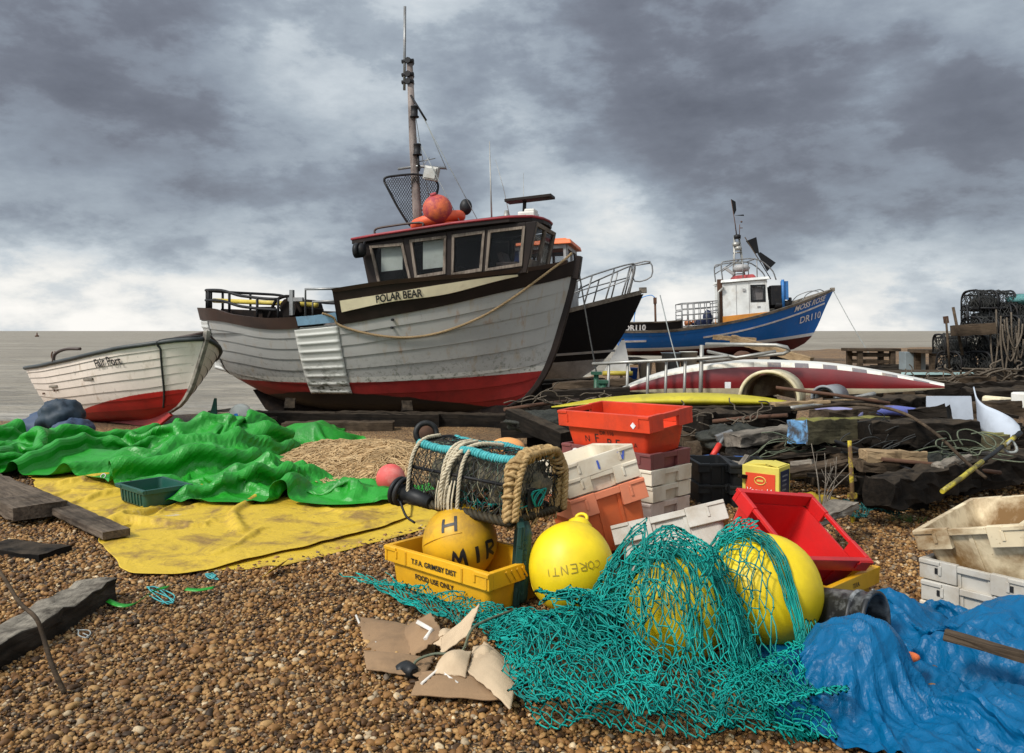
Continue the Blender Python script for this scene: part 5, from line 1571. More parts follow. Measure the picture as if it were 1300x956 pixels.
mb = MB(); c = at(1158, 458, 17.5); mb.box(c, (.45, .3, .40)); tag(mb.build('storage_bin', paint('blue_grey_panel', (.22, .26, .27), (.1, .1, .1), .5), None, .01), 'blue grey box standing left of the dark work bench', 'box')
r = bench('gutting_table', 1128, 1215, 471, 500, 12, .8, WB, 'gutting table with a pale turquoise edge behind the red hull', 'table')
mb = MB(); w = .87 * 1.2; mb.box((0, -.42, .33), (w + .02, .03, .035)); mb.build('turquoise_edge', paint('pale_turquoise_trim', (.42, .60, .58), (.2, .25, .22), .5), r, .004)
for i in range(4):
    lay(1070 + i * 18, 20.5 + i * .3, 1140 + i * 22, 20.2 + i * .35, .25, .16, WD, ['dark sleeper under the lone bench, leftmost', 'dark sleeper beside the lone bench', 'dark sleeper between the lone bench and the grey box', 'dark sleeper in front of the blue grey box'][i])
for i, (x0, x1, d) in enumerate(((1075, 1180, 14), (1100, 1215, 15.2), (1180, 1290, 14.2))):
    lay(x0, d, x1, d + .3, .35, .22, WD, ['dark baulk on the shingle behind the turquoise edged table, left', 'dark baulk before the dark work bench', 'dark baulk in front of the lobster pots'][i])
# far buoy on the sea
mb = MB(); mb.lathe([(0, -.5), (1.0, -.3), (1.0, .3), (.35, .6), (.25, 1.7), (0, 2.1)], n=16); b = mb.build('sea_buoy', M['rust']); b.location = (at(47, 420, 420).x, 420, SEA_Z + .3); tag(b, 'tiny dark navigation buoy far out on the sea', 'buoy')
# ================================================================== fish boxes
def rrect(L, W, r, k=4):
    out = []
    for cx, cy, a0 in ((L / 2 - r, W / 2 - r, 0), (-L / 2 + r, W / 2 - r, 90), (-L / 2 + r, -W / 2 + r, 180), (L / 2 - r, -W / 2 + r, 270)):
        for i in range(k + 1):
            a = R(a0 + 90 * i / k); out.append((cx + r * cos(a), cy + r * sin(a)))
    return out


def crate(name, label, loc, rot, L, W, H, mat, taper=.86, rim=.09, out=.018, th=.012, group=None, handles='x', ribs=2, grip=.14, rmat=None, drain=False, solid=True):
    """open moulded box: a tapered body, a rim of separate side pieces with a gap for the hand at two ends"""
    root = empty(name, loc, rot, label, 'crate', group)
    rmat = rmat or mat
    mb = MB()
    def ring(l, w, z, r=.035): return [(x, y, z) for x, y in rrect(l, w, r)]
    lerp = lambda t: taper + (1 - taper) * t
    hb = H - .006 if solid else H - rim
    tb = hb / H
    levels = [ring(L * taper * .93, W * taper * .93, 0), ring(L * taper, W * taper, .015)]
    for t in (.35, .7, 1): levels.append(ring(L * lerp(tb * t) - .0, W * lerp(tb * t), hb * t))
    inner = [ring(L * lerp(tb * t) - 2 * th, W * lerp(tb * t) - 2 * th, max(hb * t, .02)) for t in (1, .7, .35)] + [ring(L * taper - 2 * th, W * taper - 2 * th, .02)]
    loops = levels + inner; n = len(loops[0])
    for a, b in zip(loops, loops[1:]):
        mb.add(a + b, [(i, (i + 1) % n, n + (i + 1) % n, n + i) for i in range(n)], 0, True)
    mb.add(loops[0], [tuple(reversed(range(n)))]); mb.add(loops[-1], [tuple(range(n))])
    # stiffening ribs on the outside
    for sy in (-1, 1):
        for k in range(ribs):
            x = (-.5 + (k + 1) / (ribs + 1)) * L * .9
            y0, y1 = W / 2 * taper, W / 2 * lerp(tb)
            mb.prism([(x - .01, sy * (y0 - .004), .02), (x + .01, sy * (y0 - .004), .02), (x + .01, sy * (y1 - .004), hb), (x - .01, sy * (y1 - .004), hb)], (0, sy * .012, 0))
    body = mb.build('body', mat, root)
    # rim
    mb = MB(); Lr, Wr = L + 2 * out - .0, W + 2 * out; t = th + out
    zc, zh = H - rim / 2, rim
    def wall(axis, s, a0, a1, z0, z1):
        if axis == 'y':   # long side
            mb.box(((a0 + a1) / 2, s * (Wr / 2 - t / 2), (z0 + z1) / 2), (a1 - a0, t, z1 - z0))
        else:
            mb.box((s * (Lr / 2 - t / 2), (a0 + a1) / 2, (z0 + z1) / 2), (t, a1 - a0, z1 - z0))
    z0, z1 = H - rim, H
    for s in (-1, 1):
        for axis, half, cut in (('y', Lr / 2, 'y' in handles), ('x', Wr / 2 - t - .0005, 'x' in handles)):
            if cut:
                g = grip / 2 * (1.25 if axis == 'y' else 1)
                wall(axis, s, -half, -g, z0, z1); wall(axis, s, g, half, z0, z1)
                gz0 = z0 + rim * .62
                if axis == 'y': mb.box((0, s * (Wr / 2 - t / 2), (gz0 + z1) / 2 - .001), (2 * g - .0005, t - .004, z1 - gz0 - .006))
                else: mb.box((s * (Lr / 2 - t / 2), 0, (gz0 + z1) / 2 - .001), (t - .004, 2 * g - .0005, z1 - gz0 - .006))
            else:
                wall(axis, s, -half, half, z0, z1)
    # thin flange on top and slots
    for s in (-1, 1):
        for sx in (-1, 1):
            mb.box((sx * (Lr / 2 - .10), s * (Wr / 2 + .0035), H - rim * .45), (.016, .006, rim * .5))
            mb.box((sx * (Lr / 2 - .05), s * (Wr / 2 + .004), z1 - .012), (.1, .008, .02))
    rm = mb.build('rim', rmat, root, .006)
    if drain:
        for s in (-1, 1):
            mb = MB(); mb.box((s * L * .36, -(W / 2 + out + .002), H - rim * .5), (.014, .006, rim * .28)); mb.build('slot', M['ink'], root)
    return root


def on_side(root, L, W, H, taper=1.0, out=0.0, side='-y', z0=0.0, x0=0.0, slope=0.0):
    """map flat lettering onto a long side of a box"""
    def f(x, y):
        z = z0 + y
        w = W / 2 * (taper + (1 - taper) * z / H) + out
        return Vector((x0 + x, -w - .003, z))
    return f


orange_red = paint('orange_red_plastic', (.66, .05, .014), (.14, .025, .018), .7, 3, .4, lo=.5, hi=.78, subs=0, speck=.6)
maroon = paint('faded_maroon_plastic', (.17, .045, .042), (.10, .05, .045), .5, 4, .5)
fishwhite = paint('stained_white_plastic', (.70, .63, .50), (.36, .24, .12), .65, 3, .5, lo=.42, hi=.7)
fishwhite2 = paint('grey_white_plastic', (.52, .49, .43), (.26, .19, .11), .75, 4, .5, lo=.45, hi=.72)
pinkwhite = paint('pinkish_white_plastic', (.62, .50, .42), (.32, .17, .12), .6, 4, .5, lo=.42, hi=.7)
filthy = paint('filthy_white_plastic', (.70, .58, .38), (.16, .075, .012), .95, 3.2, .55, lo=.42, hi=.60, speck=.7)
orange_p = paint('orange_plastic', (.66, .13, .035), (.3, .1, .05), .5, 3, .5)
salmon = paint('salmon_plastic', (.70, .22, .11), (.35, .14, .08), .5, 3, .5)
yellow_p = paint('amber_plastic', (.72, .37, .012), (.25, .12, .02), .5, 3, .4, lo=.5, hi=.75)
red_p = paint('bright_red_plastic', (.55, .012, .012), (.2, .02, .02), .5, 3, .35, fine=60)
green_p = paint('dark_green_plastic', (.008, .07, .052), (.08, .09, .06), .4, 5, .45)
black_p = M['black_plastic']

# stack with the orange red box on top
SG = 'white fish boxes in the tall stack'
YAW = R(-46); long_ = Vector((cos(YAW), sin(YAW), 0)); short_ = Vector((-sin(YAW), cos(YAW), 0))
Ls, Ws = .86, .50
fc = Vector((1.0, 5.68, 0)); cen = fc - long_ * Ls / 2 + short_ * Ws / 2
g0 = gz(cen.x, cen.y)
for k, (m, lab) in enumerate(((pinkwhite, 'stained white fish box lowest of three under the maroon box'), (fishwhite, 'white fish box in the middle of three under the maroon box'), (fishwhite, 'white fish box directly under the maroon box'))):
    crate('fish_box', lab, cen + Vector((.006 * k, -.004 * k, g0 - .0 + .122 * k)), (0, 0, YAW + R((0, 1.2, -.8)[k])), Ls - .036, Ws - .036, .155, m, .95, .112, group=SG, drain=True, grip=.17)
mr = crate('fish_box', 'faded maroon fish box under the orange red one', cen + Vector((.0, 0, g0 + .366)), (0, 0, YAW), Ls - .03, Ws - .03, .15, maroon, .95, .115, drain=True, grip=.17)
lettering('CH', .085, on_side(mr, Ls, Ws - .03, .15, 1, .020, z0=.062, x0=-.32), M['white_ink'], mr, bold=.004)
lettering('SUSSEX', .03, on_side(mr, Ls, Ws - .03, .15, 1, .020, z0=.085, x0=-.12), M['white_ink'], mr) if False else None
rb = crate('fish_box', 'orange red fish box on top of the tall stack', cen + Vector((.015, .03, g0 + .475)), (R(4.5), R(-1.0), YAW + R(-1)), Ls, Ws, .33, orange_red, .84, .125, out=.022, grip=.2, ribs=0, solid=False)
for s, sz, x, z in (('N', .07, -.22, .09), ('F', .10, -.12, .09), ('DR 116', .045, -.06, .155), ('B E', .10, .0, .06), ('A', .05, .26, .08), ('NEWHAVEN', .028, -.1, .018), ('FISHING', .025, -.07, .198)):
    lettering(s, sz, on_side(rb, Ls, Ws, .33, .84, -.0, z0=z, x0=x), M['ink'], rb)
mb = MB(); mb.prism([(.28, -Ws / 2 - .026, .255), (.305, -Ws / 2 - .026, .28), (.33, -Ws / 2 - .026, .255), (.305, -Ws / 2 - .026, .23)], (0, .003, 0)); mb.build('sticker', M['white_ink'], rb)

# leaning stack with salmon orange bottom
rot = (R(-8), R(-14.5), R(14)); Mr = Euler(rot).to_matrix(); base = Vector((.60, 5.10, .02))
def stacked(z): return base + Mr @ Vector((0, 0, z))
ob_ = crate('fish_box', 'salmon orange fish box at the bottom of the leaning stack', stacked(0), rot, .45, .72, .39, orange_p, .86, .125, out=.022, handles='y', grip=.13, rmat=salmon)
crate('fish_box', 'lower white fish box leaning on the salmon orange one', stacked(.375), rot, .43, .70, .13, fishwhite, .97, .105, out=.022, handles='y', grip=.12, group='white fish boxes of the leaning stack')
wt = crate('fish_box', 'upper white fish box of the leaning stack, marked with blue letters', stacked(.475), (rot[0], rot[1] - R(.8), rot[2] + R(1)), .43, .70, .125, fishwhite, .97, .105, out=.022, handles='', grip=.12, group='white fish boxes of the leaning stack')
blue_ink = paint('blue_marker', (.05, .10, .45), (.1, .12, .3), .3)
lettering('I', .07, on_side(wt, .43, .70, .125, 1, .024, z0=.045, x0=-.02), blue_ink, wt, bold=.003); lettering('V', .07, on_side(wt, .43, .70, .125, 1, .024, z0=.055, x0=.13), blue_ink, wt, bold=.003)

# grey white box tipped over in front
gb = crate('fish_box', 'grey white fish box tipped on edge behind the green net', (.955, 4.42, .045), (R(-26), R(-15), R(-6)), .60, .36, .30, fishwhite2, .90, .11, out=.02, handles='y', grip=.16)
# red box tipped into the yellow one
crate('fish_box', 'bright red fish box tipped over with its open mouth to the front', (1.372, 4.12, .16), (R(32), R(8.6), R(28)), .52, .46, .31, red_p, .85, .07, out=.014, handles='x', grip=.2, solid=False)
yb = crate('fish_box', 'amber yellow fish box under the tipped red box', (1.43, 4.18, gz(1.4, 4.2) - .02), (0, R(-1), R(131)), .76, .50, .215, yellow_p, .93, .085, handles='', out=.016)
def on_end(W, H, out, z0, y0):
    return lambda x, y: Vector((-(.76 / 2 + out + .003), y0 - x, z0 + y))
lettering('T.F.A.', .03, on_end(.5, .215, .016, .165, .03), M['ink'], yb, bold=.001); lettering('BOX 10', .028, on_end(.5, .215, .0, .03, .03), M['ink'], yb, bold=.001)

# front amber box with its buoy
YF = math_atan = -42.3
fy = crate('fish_box', 'amber yellow fish box in front holding a marked yellow buoy', (-.245, 4.235, gz(-.25, 4.2)), (0, 0, R(-42.3)), .76, .44, .23, yellow_p, .93, .085, out=.018, handles='', ribs=0)
lettering('T.F.A. GRIMSBY DIST', .038, on_side(fy, .76, .44, .23, 1, .020, z0=.172, x0=-.17), M['ink'], fy, bold=.001)
lettering('FOOD USE ONLY', .038, on_side(fy, .76, .44, .23, .93, .002, z0=.085, x0=-.17), M['ink'], fy, bold=.001)
for x in (-.38, -.22, .21, .38): mb = MB(); mb.box((x, -(.22 + .0205), .187), (.012, .007, .07)); mb.build('rib', yellow_p, fy, .002)
for y in (.06, .1, .14, .18, .26, .3): mb = MB(); mb.box((.38 + .0205, y - .16, .187), (.006, .012, .07), (R(35), 0, 0)); mb.build('rib', yellow_p, fy, .002)

# dirty white boxes at the right
ang = math_atan2 = -53.4
d_s = Vector((.595, -.80, 0)).normalized(); d_l = Vector((.8, .6, 0)).normalized()
c0 = Vector((2.04, 3.93, 0)) + d_s * .25 + d_l * .36
yawr = R(np.degrees(np.arctan2(d_s.y, d_s.x)))
g1 = gz(2.3, 4.0)
for k, (m, lab) in enumerate(((fishwhite, 'cream fish box lowest of the right hand stack'), (fishwhite2, 'grey white fish box second in the right hand stack'), (fishwhite2, 'grey white fish box right under the filthy tilted one'))):
    crate('fish_box', lab, c0 + Vector((0, 0, g1 - .09 + .104 * k)), (0, 0, yawr + R((0, 1, -1)[k])), .47, .68, .15, m, .97, .098, handles='y', grip=.12, group='fish boxes of the right hand stack', drain=True)
crate('fish_box', 'filthy cream fish box tilted on top of the right hand stack', c0 + Vector((.04, .02, g1 + .20)), (R(5), R(-14), yawr + R(2)), .47, .70, .30, filthy, .84, .10, out=.02, handles='y', grip=.14, ribs=1)

# black boxes and small things behind the stack
for k, (px, d, lab) in enumerate(((909, 6.35, 'black plastic crate beside the tall stack, lower left one'), (955, 6.25, 'black plastic crate beside the oil carton, lower right one'))):
    x = (px - 650) / F * d
    for j in range(2):
        crate('plastic_crate', [lab, lab.replace('lower', 'upper')][j], (x, d + .2, gz(x, d) + .17 * j - .02), (0, 0, R(3 - 8 * k)), .29, .42, .19, black_p, .97, .07, handles='y', grip=.1, group='black plastic crates')
for px, py, d, rz, lab in ((905, 598, 7.0, 30, 'blue plastic tray lying by the red handled mallet'), (938, 600, 6.9, -15, 'blue plastic scoop between the black crates and the oil carton')):
    c = at(px, py, d)
    r = empty('plastic_tray', c, (R(28), 0, R(rz)), lab, 'tray'); w, l, h = .26, .22, .09
    mb = MB(); mb.grid([[(-w / 2, -l / 2, h), (-w * .42, -l * .42, 0), (w * .42, -l * .42, 0), (w / 2, -l / 2, h)], [(-w / 2, l / 2, h), (-w * .42, l * .42, 0), (w * .42, l * .42, 0), (w / 2, l / 2, h)]]); mb.prism([(-w / 2, l / 2, h), (-w * .42, l * .42, 0), (w * .42, l * .42, 0), (w / 2, l / 2, h)], (0, .006, 0))
    mb.build('pan', paint('blue_tray_plastic', (.03, .11, .38), (.05, .06, .1), .5, 5), r, solid=.008)
r = empty('mallet', at(888, 607, 6.75), label='mallet with a red and black handle leaning against the dark pile', cat='mallet'); o = r.location
a, b = Vector((0, 0, 0)), at(920, 553, 7.1) - o
mb = MB(); mb.tube([a, a.lerp(b, .5)], .020, 8); mb.build('handle', M['brown'], r); mb = MB(); mb.tube([a.lerp(b, .5), a.lerp(b, .78)], .026, 8); mb.build('red_grip', paint('red_grip', (.6, .03, .015), (.1, .02, .02), .4, 5), r)
mb = MB(); mb.tube([a.lerp(b, .78), b], .016, 8); mb.box(b, (.16, .06, .06), (0, R(-20), 0)); mb.build('head', M['steel'], r, .006)

# oil carton
c = at(978, 634, 6.0); c.z = gz(c.x, 6.0) + .02
ct = empty('oil_carton', c + Vector((0, .1, 0)), (0, 0, R(-38)), 'yellow cooking oil carton with a red panel behind the red box', 'carton')
ct.scale = (1.22, 1.22, 1.25)
w, dp, h = .235, .20, .275
cm = paint('yellow_carton', (.72, .60, .10), (.35, .28, .08), .4, 4, .6)
mb = MB(); mb.box((0, 0, h / 2), (w, dp, h)); mb.build('carton', cm, ct, .004)
mb = MB(); mb.box((-.05, .02, h + .004), (w * .55, dp * .8, .006), (0, R(-4), R(3))); mb.box((.07, -.01, h + .01), (w * .35, dp * .8, .005), (0, R(10), R(-2))); mb.build('top_flap', cm, ct)
mb = MB(); mb.box((0, -dp / 2 - .0025, h * .58), (w * .80, .003, h * .52)); mb.build('red_panel', paint('red_print', (.62, .06, .02), (.3, .05, .02), .3), ct)
mb = MB(); mb.box((0, -dp / 2 - .0025, h * .22), (w * .86, .003, h * .10)); mb.build('dark_strip', paint('dark_print', (.05, .03, .02), (.1, .08, .05), .3), ct)
fr = lambda x0, z0: (lambda x, y: Vector((x0 + x, -dp / 2 - .0055, z0 + y)))
lettering('Vegetable', .046, fr(-.09, h * .40), M['white_ink'], ct, shear=.2); lettering('COOKING OIL', .02, fr(-.075, h * .19), M['white_ink'], ct)
mb = MB(); mb.tube([(.035 * cos(t), -dp / 2 - .006, h * .68 + .024 * sin(t)) for t in np.linspace(0, 2 * pi, 24, endpoint=False)], .0035, 5, closed=True); mb.box((0, -dp / 2 - .006, h * .68), (.04, .002, .012)); mb.build('emblem', paint('gold_print', (.7, .5, .1), (.4, .3, .1), .3), ct)
mb = MB(); mb.box((w / 2 + .0025, 0, h * .56), (.003, dp * .78, h * .70)); mb.build('navy_panel', paint('navy_print', (.012, .022, .07), (.05, .06, .1), .3), ct, .001)
sd = lambda y0, z0: (lambda x, y: Vector((w / 2 + .0055, y0 + x, z0 + y)))
lettering('K', .05, sd(-.07, h * .09), M['ink'], ct, bold=.002)
for k in range(4): lettering(('PURE VEGETABLE', 'COOKING OIL', 'NET 20 LITRE', 'KEEP COOL')[k], .012, sd(-.055, h * (.78 - .1 * k)), M['white_ink'], ct)
mb = MB(); mb.box((w / 2 + .0025, .045, h * .12), (.003, .07, h * .17)); mb.build('barcode_patch', cm, ct)
mb = MB()
for k in range(9): mb.box((w / 2 + .005, .017 + k * .007, h * .12), (.002, .002 + .0015 * (k % 3), h * .13))
mb.build('barcode', M['ink'], ct)

# amber cloth, dry twigs
c = at(1028, 630, 6.1)
r = MB(); r.grid([[(x, y, .10 * exp(-(x * x * 14 + y * y * 14)) + .05 * abs(nz(x * 9, y * 9, 2)) + .02) for y in np.linspace(-.16, .16, 22)] for x in np.linspace(-.2, .22, 26)]); o = r.build('oilskin_glove', paint('dull_yellow_oilskin', (.33, .22, .01), (.08, .05, .01), .7, 6, .5), None, solid=.008); o.location = (c.x, 6.1, gz(c.x, 6.1) + .0); o.rotation_euler = (0, 0, R(-20)); tag(o, 'crumpled dull yellow oilskin lying right of the oil carton', 'cloth')
b0 = Vector(((1043 - 650) / F * 5.9, 5.9, 0)); b0.z = gz(b0.x, b0.y)
mb = MB()
for px, py, d in ((1030, 563, 6.0), (1047, 575, 5.95), (1062, 580, 5.9), (1078, 588, 5.8), (1080, 600, 5.7), (1058, 592, 6.0)):
    e = at(px, py, d); md = b0.lerp(e, .5) + Vector((random.uniform(-.05, .05), 0, .02))
    mb.tube(spline([b0, md, e], 5), [.008 - .0055 * i / 10 for i in range(11)], 5)
    for q in range(2):
        s_ = md.lerp(e, random.random() * .7); mb.tube([s_, s_ + Vector((random.uniform(-.06, .06), 0, random.uniform(.04, .12)))], [.003, .0015], 4)
tag(mb.build('dry_weed', M['wood_grey']), 'dry branching stalk growing out of the shingle in front of the pile', 'weed')

# dark green tray on the yellow tarpaulin, and one on edge by the buoy
gt = crate('bread_tray', 'dark green plastic tray lying on the yellow tarpaulin', (-2.875, 6.32, gz(-2.9, 6.3) + .035), (0, 0, R(-41)), .48, .36, .15, green_p, .93, .035, out=.012, handles='', ribs=7)
mb = MB(); mb.box((-.255, 0, .09), (.004, .12, .03)); mb.build('paper_label', M['cream'], gt)
g2 = crate('bread_tray', 'dark green plastic tray standing on edge beside the yellow buoy', (.085, 4.13, .20), (R(88), 0, R(84)), .40, .30, .075, paint('dull_dark_green_plastic', (.005, .04, .032), (.05, .06, .04), .4, 5, .5), .94, .035, out=.01, handles='', ribs=6)
g2.rotation_euler = (0, R(-86), R(2))

# ================================================================== yellow buoys
def buoy_mat(name, col, dirt, amt, lo=.52, hi=.75):
    return paint(name, col, dirt, amt, 5.5, .40, lo=lo, hi=hi, bmp=.10, var=.12, spec=.4, speck=.5, fine=55)
by_clean = buoy_mat('yellow_vinyl', (.83, .60, .010), (.48, .30, .03), .4)
by_dirty = buoy_mat('soiled_yellow_vinyl', (.62, .34, .010), (.20, .11, .03), .8, .45, .7)


SHAPES = {}


def buoy(label, c, r, rot, mat, marks=None, group=None):
    rot = Vector(rot).to_track_quat('Z', 'Y').to_euler()     # rot: where the eye of the buoy points
    root = empty('buoy', c, rot, label, 'buoy', group)
    mb = MB()
    dn = random.Random(int(r * 1e4) + len(label)).random() * 9
    def fn(x, y, z): return 1 + .05 * max(0, z - .72) * 2 + .012 * sin(z * 5) + .022 * nz(x * 1.4 + dn, y * 1.4, z * 1.4)
    SHAPES[root.name] = fn
    mb.sphere((0, 0, 0), (r, r, r * 1.06), 40, 26, fn=fn); mb.build('float', mat, root)
    mb = MB(); mb.lathe([(r * .32, r * .98), (r * .30, r * 1.10), (r * .2, r * 1.2), (r * .1, r * 1.22), (0, r * 1.22)], n=20); mb.tube([(r * .14 * cos(t), 0, r * 1.26 + r * .12 * sin(t)) for t in np.linspace(0, 2 * pi, 14, endpoint=False)], r * .045, 6, closed=True); mb.build('eye', mat, root)
    mb = MB(); mb.tube([(r * 1.003 * cos(t), 0, r * 1.063 * sin(t)) for t in np.linspace(-1.3, 1.3, 30)], .0022, 4); mb.build('mould_line', mat, root)
    return root


GL = {'C': [[(1, .9), (.5, 1), (.1, .7), (.05, .3), (.45, 0), (1, .15)]], 'O': [[(.5, 1), (.1, .75), (.1, .25), (.5, 0), (.9, .25), (.9, .75), (.5, 1)]], 'R': [[(.1, 0), (.1, 1), (.7, .95), (.8, .7), (.15, .5), (.9, 0)]],
      'E': [[(.9, 1), (.1, 1), (.1, 0), (.9, 0)], [(.1, .5), (.7, .5)]], 'N': [[(.1, 0), (.1, 1), (.9, 0), (.9, 1)]], 'T': [[(.5, 0), (.5, 1)], [(0, 1), (1, 1)]], 'I': [[(.5, 0), (.5, 1)]],
      'M': [[(0, 0), (.15, 1), (.5, .3), (.85, 1), (1, 0)]], 'H': [[(.1, 0), (.1, 1)], [(.9, 0), (.9, 1)], [(.1, .5), (.9, .5)]]}


def scrawl(root, word, r, center, up, size, width, gap=1.25, mat=None, wob=.06):
    """hand drawn letters on a sphere; center and up are directions in the buoy's own axes"""
    n = Vector(center).normalized(); u = Vector(up); u = (u - n * u.dot(n)).normalized(); rt = u.cross(n)
    mb = MB(); rr = random.Random(len(word))
    tot = len(word) * gap
    for k, ch in enumerate(word):
        for st in GL.get(ch, []):
            ps = []
            for (x, y) in st: ps.append(((k * gap - tot / 2 + x + rr.uniform(-wob, wob)) * size, (y - .5 + rr.uniform(-wob, wob)) * size))
            fine = []
            for (x0, y0), (x1, y1) in zip(ps, ps[1:]):
                for i in range(5): fine.append((x0 + (x1 - x0) * i / 5, y0 + (y1 - y0) * i / 5))
            fine.append(ps[-1]); A = []; B = []
            for i, (x, y) in enumerate(fine):
                x2, y2 = fine[min(i + 1, len(fine) - 1)]; x1, y1 = fine[max(i - 1, 0)]
                tx, ty = x2 - x1, y2 - y1; l = sqrt(tx * tx + ty * ty) + 1e-9; nx_, ny_ = -ty / l * width / 2, tx / l * width / 2
                for arr, s in ((A, 1), (B, -1)):
                    d = (n + rt * ((x + s * nx_) / r) + u * ((y + s * ny_) / r)).normalized()
                    k_ = SHAPES[root.name](d.x, d.y, d.z) + .012
                    arr.append(Vector((d.x * r, d.y * r, d.z * r * 1.06)) * k_)
            mb.grid([A, B], 0, True)
    return mb.build('marking', mat or M['ink'], root)


faint = paint('faded_marker', (.30, .22, .02), (.5, .38, .03), .4, 30)
b1 = buoy('yellow buoy with a faint scrawled word beside the front amber box', (.298, 3.99, gz(.3, 4) + .215), .215, (.25, .60, .75), by_clean)
def local_dir(root, d): return root.rotation_euler.to_matrix().inverted() @ Vector(d)
scrawl(b1, 'CORENTI', .215, local_dir(b1, (-.02, -.93, .25)), local_dir(b1, (.15, .1, -1)), .040, .0045, 1.2, faint)
b2 = buoy('soiled yellow buoy with thick black letters inside the front amber box', (-.285, 4.33, gz(-.25, 4.2) + .245), .205, (-.3, .7, -.4), by_dirty)
scrawl(b2, 'MIR', .205, local_dir(b2, (.48, -.85, -.12)), local_dir(b2, (-.2, 0, 1)), .095, .020, 1.1)
scrawl(b2, 'H', .205, local_dir(b2, (-.22, -.72, .60)), local_dir(b2, (-.15, .5, 1)), .085, .016, 1.1)
b3 = buoy('yellow buoy half under the green net beside the tipped red box', (1.13, 3.54, gz(1.1, 3.5) + .24), .245, (.80, .25, -.22), by_clean)
b4 = buoy('yellow buoy wholly under the green net', (.70, 3.34, gz(.7, 3.3) + .215), .215, (-.2, .7, -.5), by_clean)
BUOYS = [(b1.location, .215), (b3.location, .25), (b4.location, .218)]

# pinkish buoy and orange float behind the pot, white drum, blue bundle
c = at(496, 612, 6.75)
mb = MB(); mb.sphere((0, 0, 0), .125, 28, 18); o = mb.build('buoy', paint('salmon_red_buoy', (.62, .085, .075), (.7, .4, .35), .5, 6, .6)); o.location = (c.x, 6.75, gz(c.x, 6.75) + .12); tag(o, 'salmon red buoy lying between the tan net and the lobster pot', 'buoy')
c = at(644, 566, 7.5)
mb = MB(); mb.sphere((0, 0, 0), (.17, .14, .10), 24, 14); o = mb.build('buoy', paint('pale_orange_buoy', (.75, .33, .10), (.4, .2, .1), .4, 5)); o.location = (c.x, 7.5, c.z - .02); tag(o, 'pale orange float peeping over the top of the lobster pot', 'float')
beam(at(610, 592, 7.6), at(690, 592, 7.5), .4, .24, WD, 'dark timber behind the lobster pot, under the pale orange float')
c = at(305, 527, 11.6)
mb = MB(); mb.lathe([(0, -.10), (.13, -.10), (.155, -.07), (.155, .07), (.13, .10), (0, .10)], n=24, rot=(R(90), 0, R(12))); mb.lathe([(0, -.02), (.03, -.02), (.03, .02), (0, .02)], (0, -.12, 0), n=12, rot=(R(90), 0, 0)); o = mb.build('drum_float', paint('white_drum_float', (.72, .70, .62), (.3, .28, .2), .4, 6)); o.location = (c.x, 11.6, gz(c.x, 11.6) + .17); tag(o, 'round white float on edge between the two nearer boats', 'float')
mb = MB(); mb.tube([c + Vector((-.02, -.14, .03)), c + Vector((.02, -.17, -.08))], .03, 6); tag(mb.build('cloth_rag', M['rope_blue']), 'scrap of blue rope hanging from the round white float', 'rope')
for k, (px, py, w, h, lab) in enumerate(((66, 543, .40, .22, 'dark blue tarpaulin bundle lying under the small white boat, lower one'), (78, 528, .26, .24, 'slate blue sack on top of the bundle by the small white boat'), (92, 535, .20, .16, 'small blue bag next to the sack by the small white boat'))):
    d = 10.4 - .2 * k; c = at(px, py, d)
    mb = MB(); mb.sphere((0, 0, 0), (w, .3, h), 36, 22, fn=lambda x, y, z: 1 + .22 * nz(x * 2.5 + k * 7, y * 2.5, z * 2.5) + .10 * abs(nz(x * 7, y * 7 + k, z * 7))); o = mb.build('sack', paint('slate_blue_cloth', (.028, .052, .105) if k != 1 else (.016, .032, .05), (.10, .12, .16), .5, 4, .6)); o.location = (c.x, d, gz(c.x, d) + h * (.55 if k == 0 else (1.2 if k == 1 else .8))); tag(o, lab, 'sack')
# litter between the two boats
rub = [(282, 538, 11.5, WB), (275, 530, 11.6, WG), (326, 540, 11.4, WD), (300, 541, 11.2, WB), (285, 523, 11.9, WG)]
for k, (px, py, d, m) in enumerate(rub):
    x = (px - 650) / F * d
    beam((x - .25, d, gz(x, d) + .05 + .03 * k), (x + .3, d + .1 * (k - 2), gz(x, d) + .06 + .04 * k), .07, .04, m, ['brown stick in the litter between the two nearer boats', 'grey stick in the litter below the small green pennant', 'dark stick right of the round white float', 'short brown stick in front of the round white float', 'grey stick uppermost in the litter between the boats'][k], name='stick', cat='stick')
mb = MB(); c = at(270, 530, 11.5); mb.prism([c + Vector((-.08, 0, -.10)), c + Vector((.06, 0, -.10)), c + Vector((.05, 0, .28)), c + Vector((.02, 0, .28))], (0, .03, 0)); tag(mb.build('pennant', paint('dark_green_cloth', (.0, .09, .06), (.02, .05, .04), .5)), 'small dark green pennant in the litter left of the round white float', 'flag')
c = at(541, 548, 9.9)
r = empty('small_wheel', (c.x, 9.9, gz(c.x, 9.9) + .12), (R(80), 0, R(15)), 'small rusty wheel lying under the large grey boat', 'wheel')
mb = MB(); mb.tube([(.13 * cos(t), .13 * sin(t), 0) for t in np.linspace(0, 2 * pi, 28, endpoint=False)], .035, 8, closed=True); mb.build('tyre', M['black_plastic'], r); mb = MB(); mb.lathe([(0, -.03), (.09, -.03), (.1, 0), (.09, .03), (0, .03)], n=18); mb.build('rim', M['rust'], r)

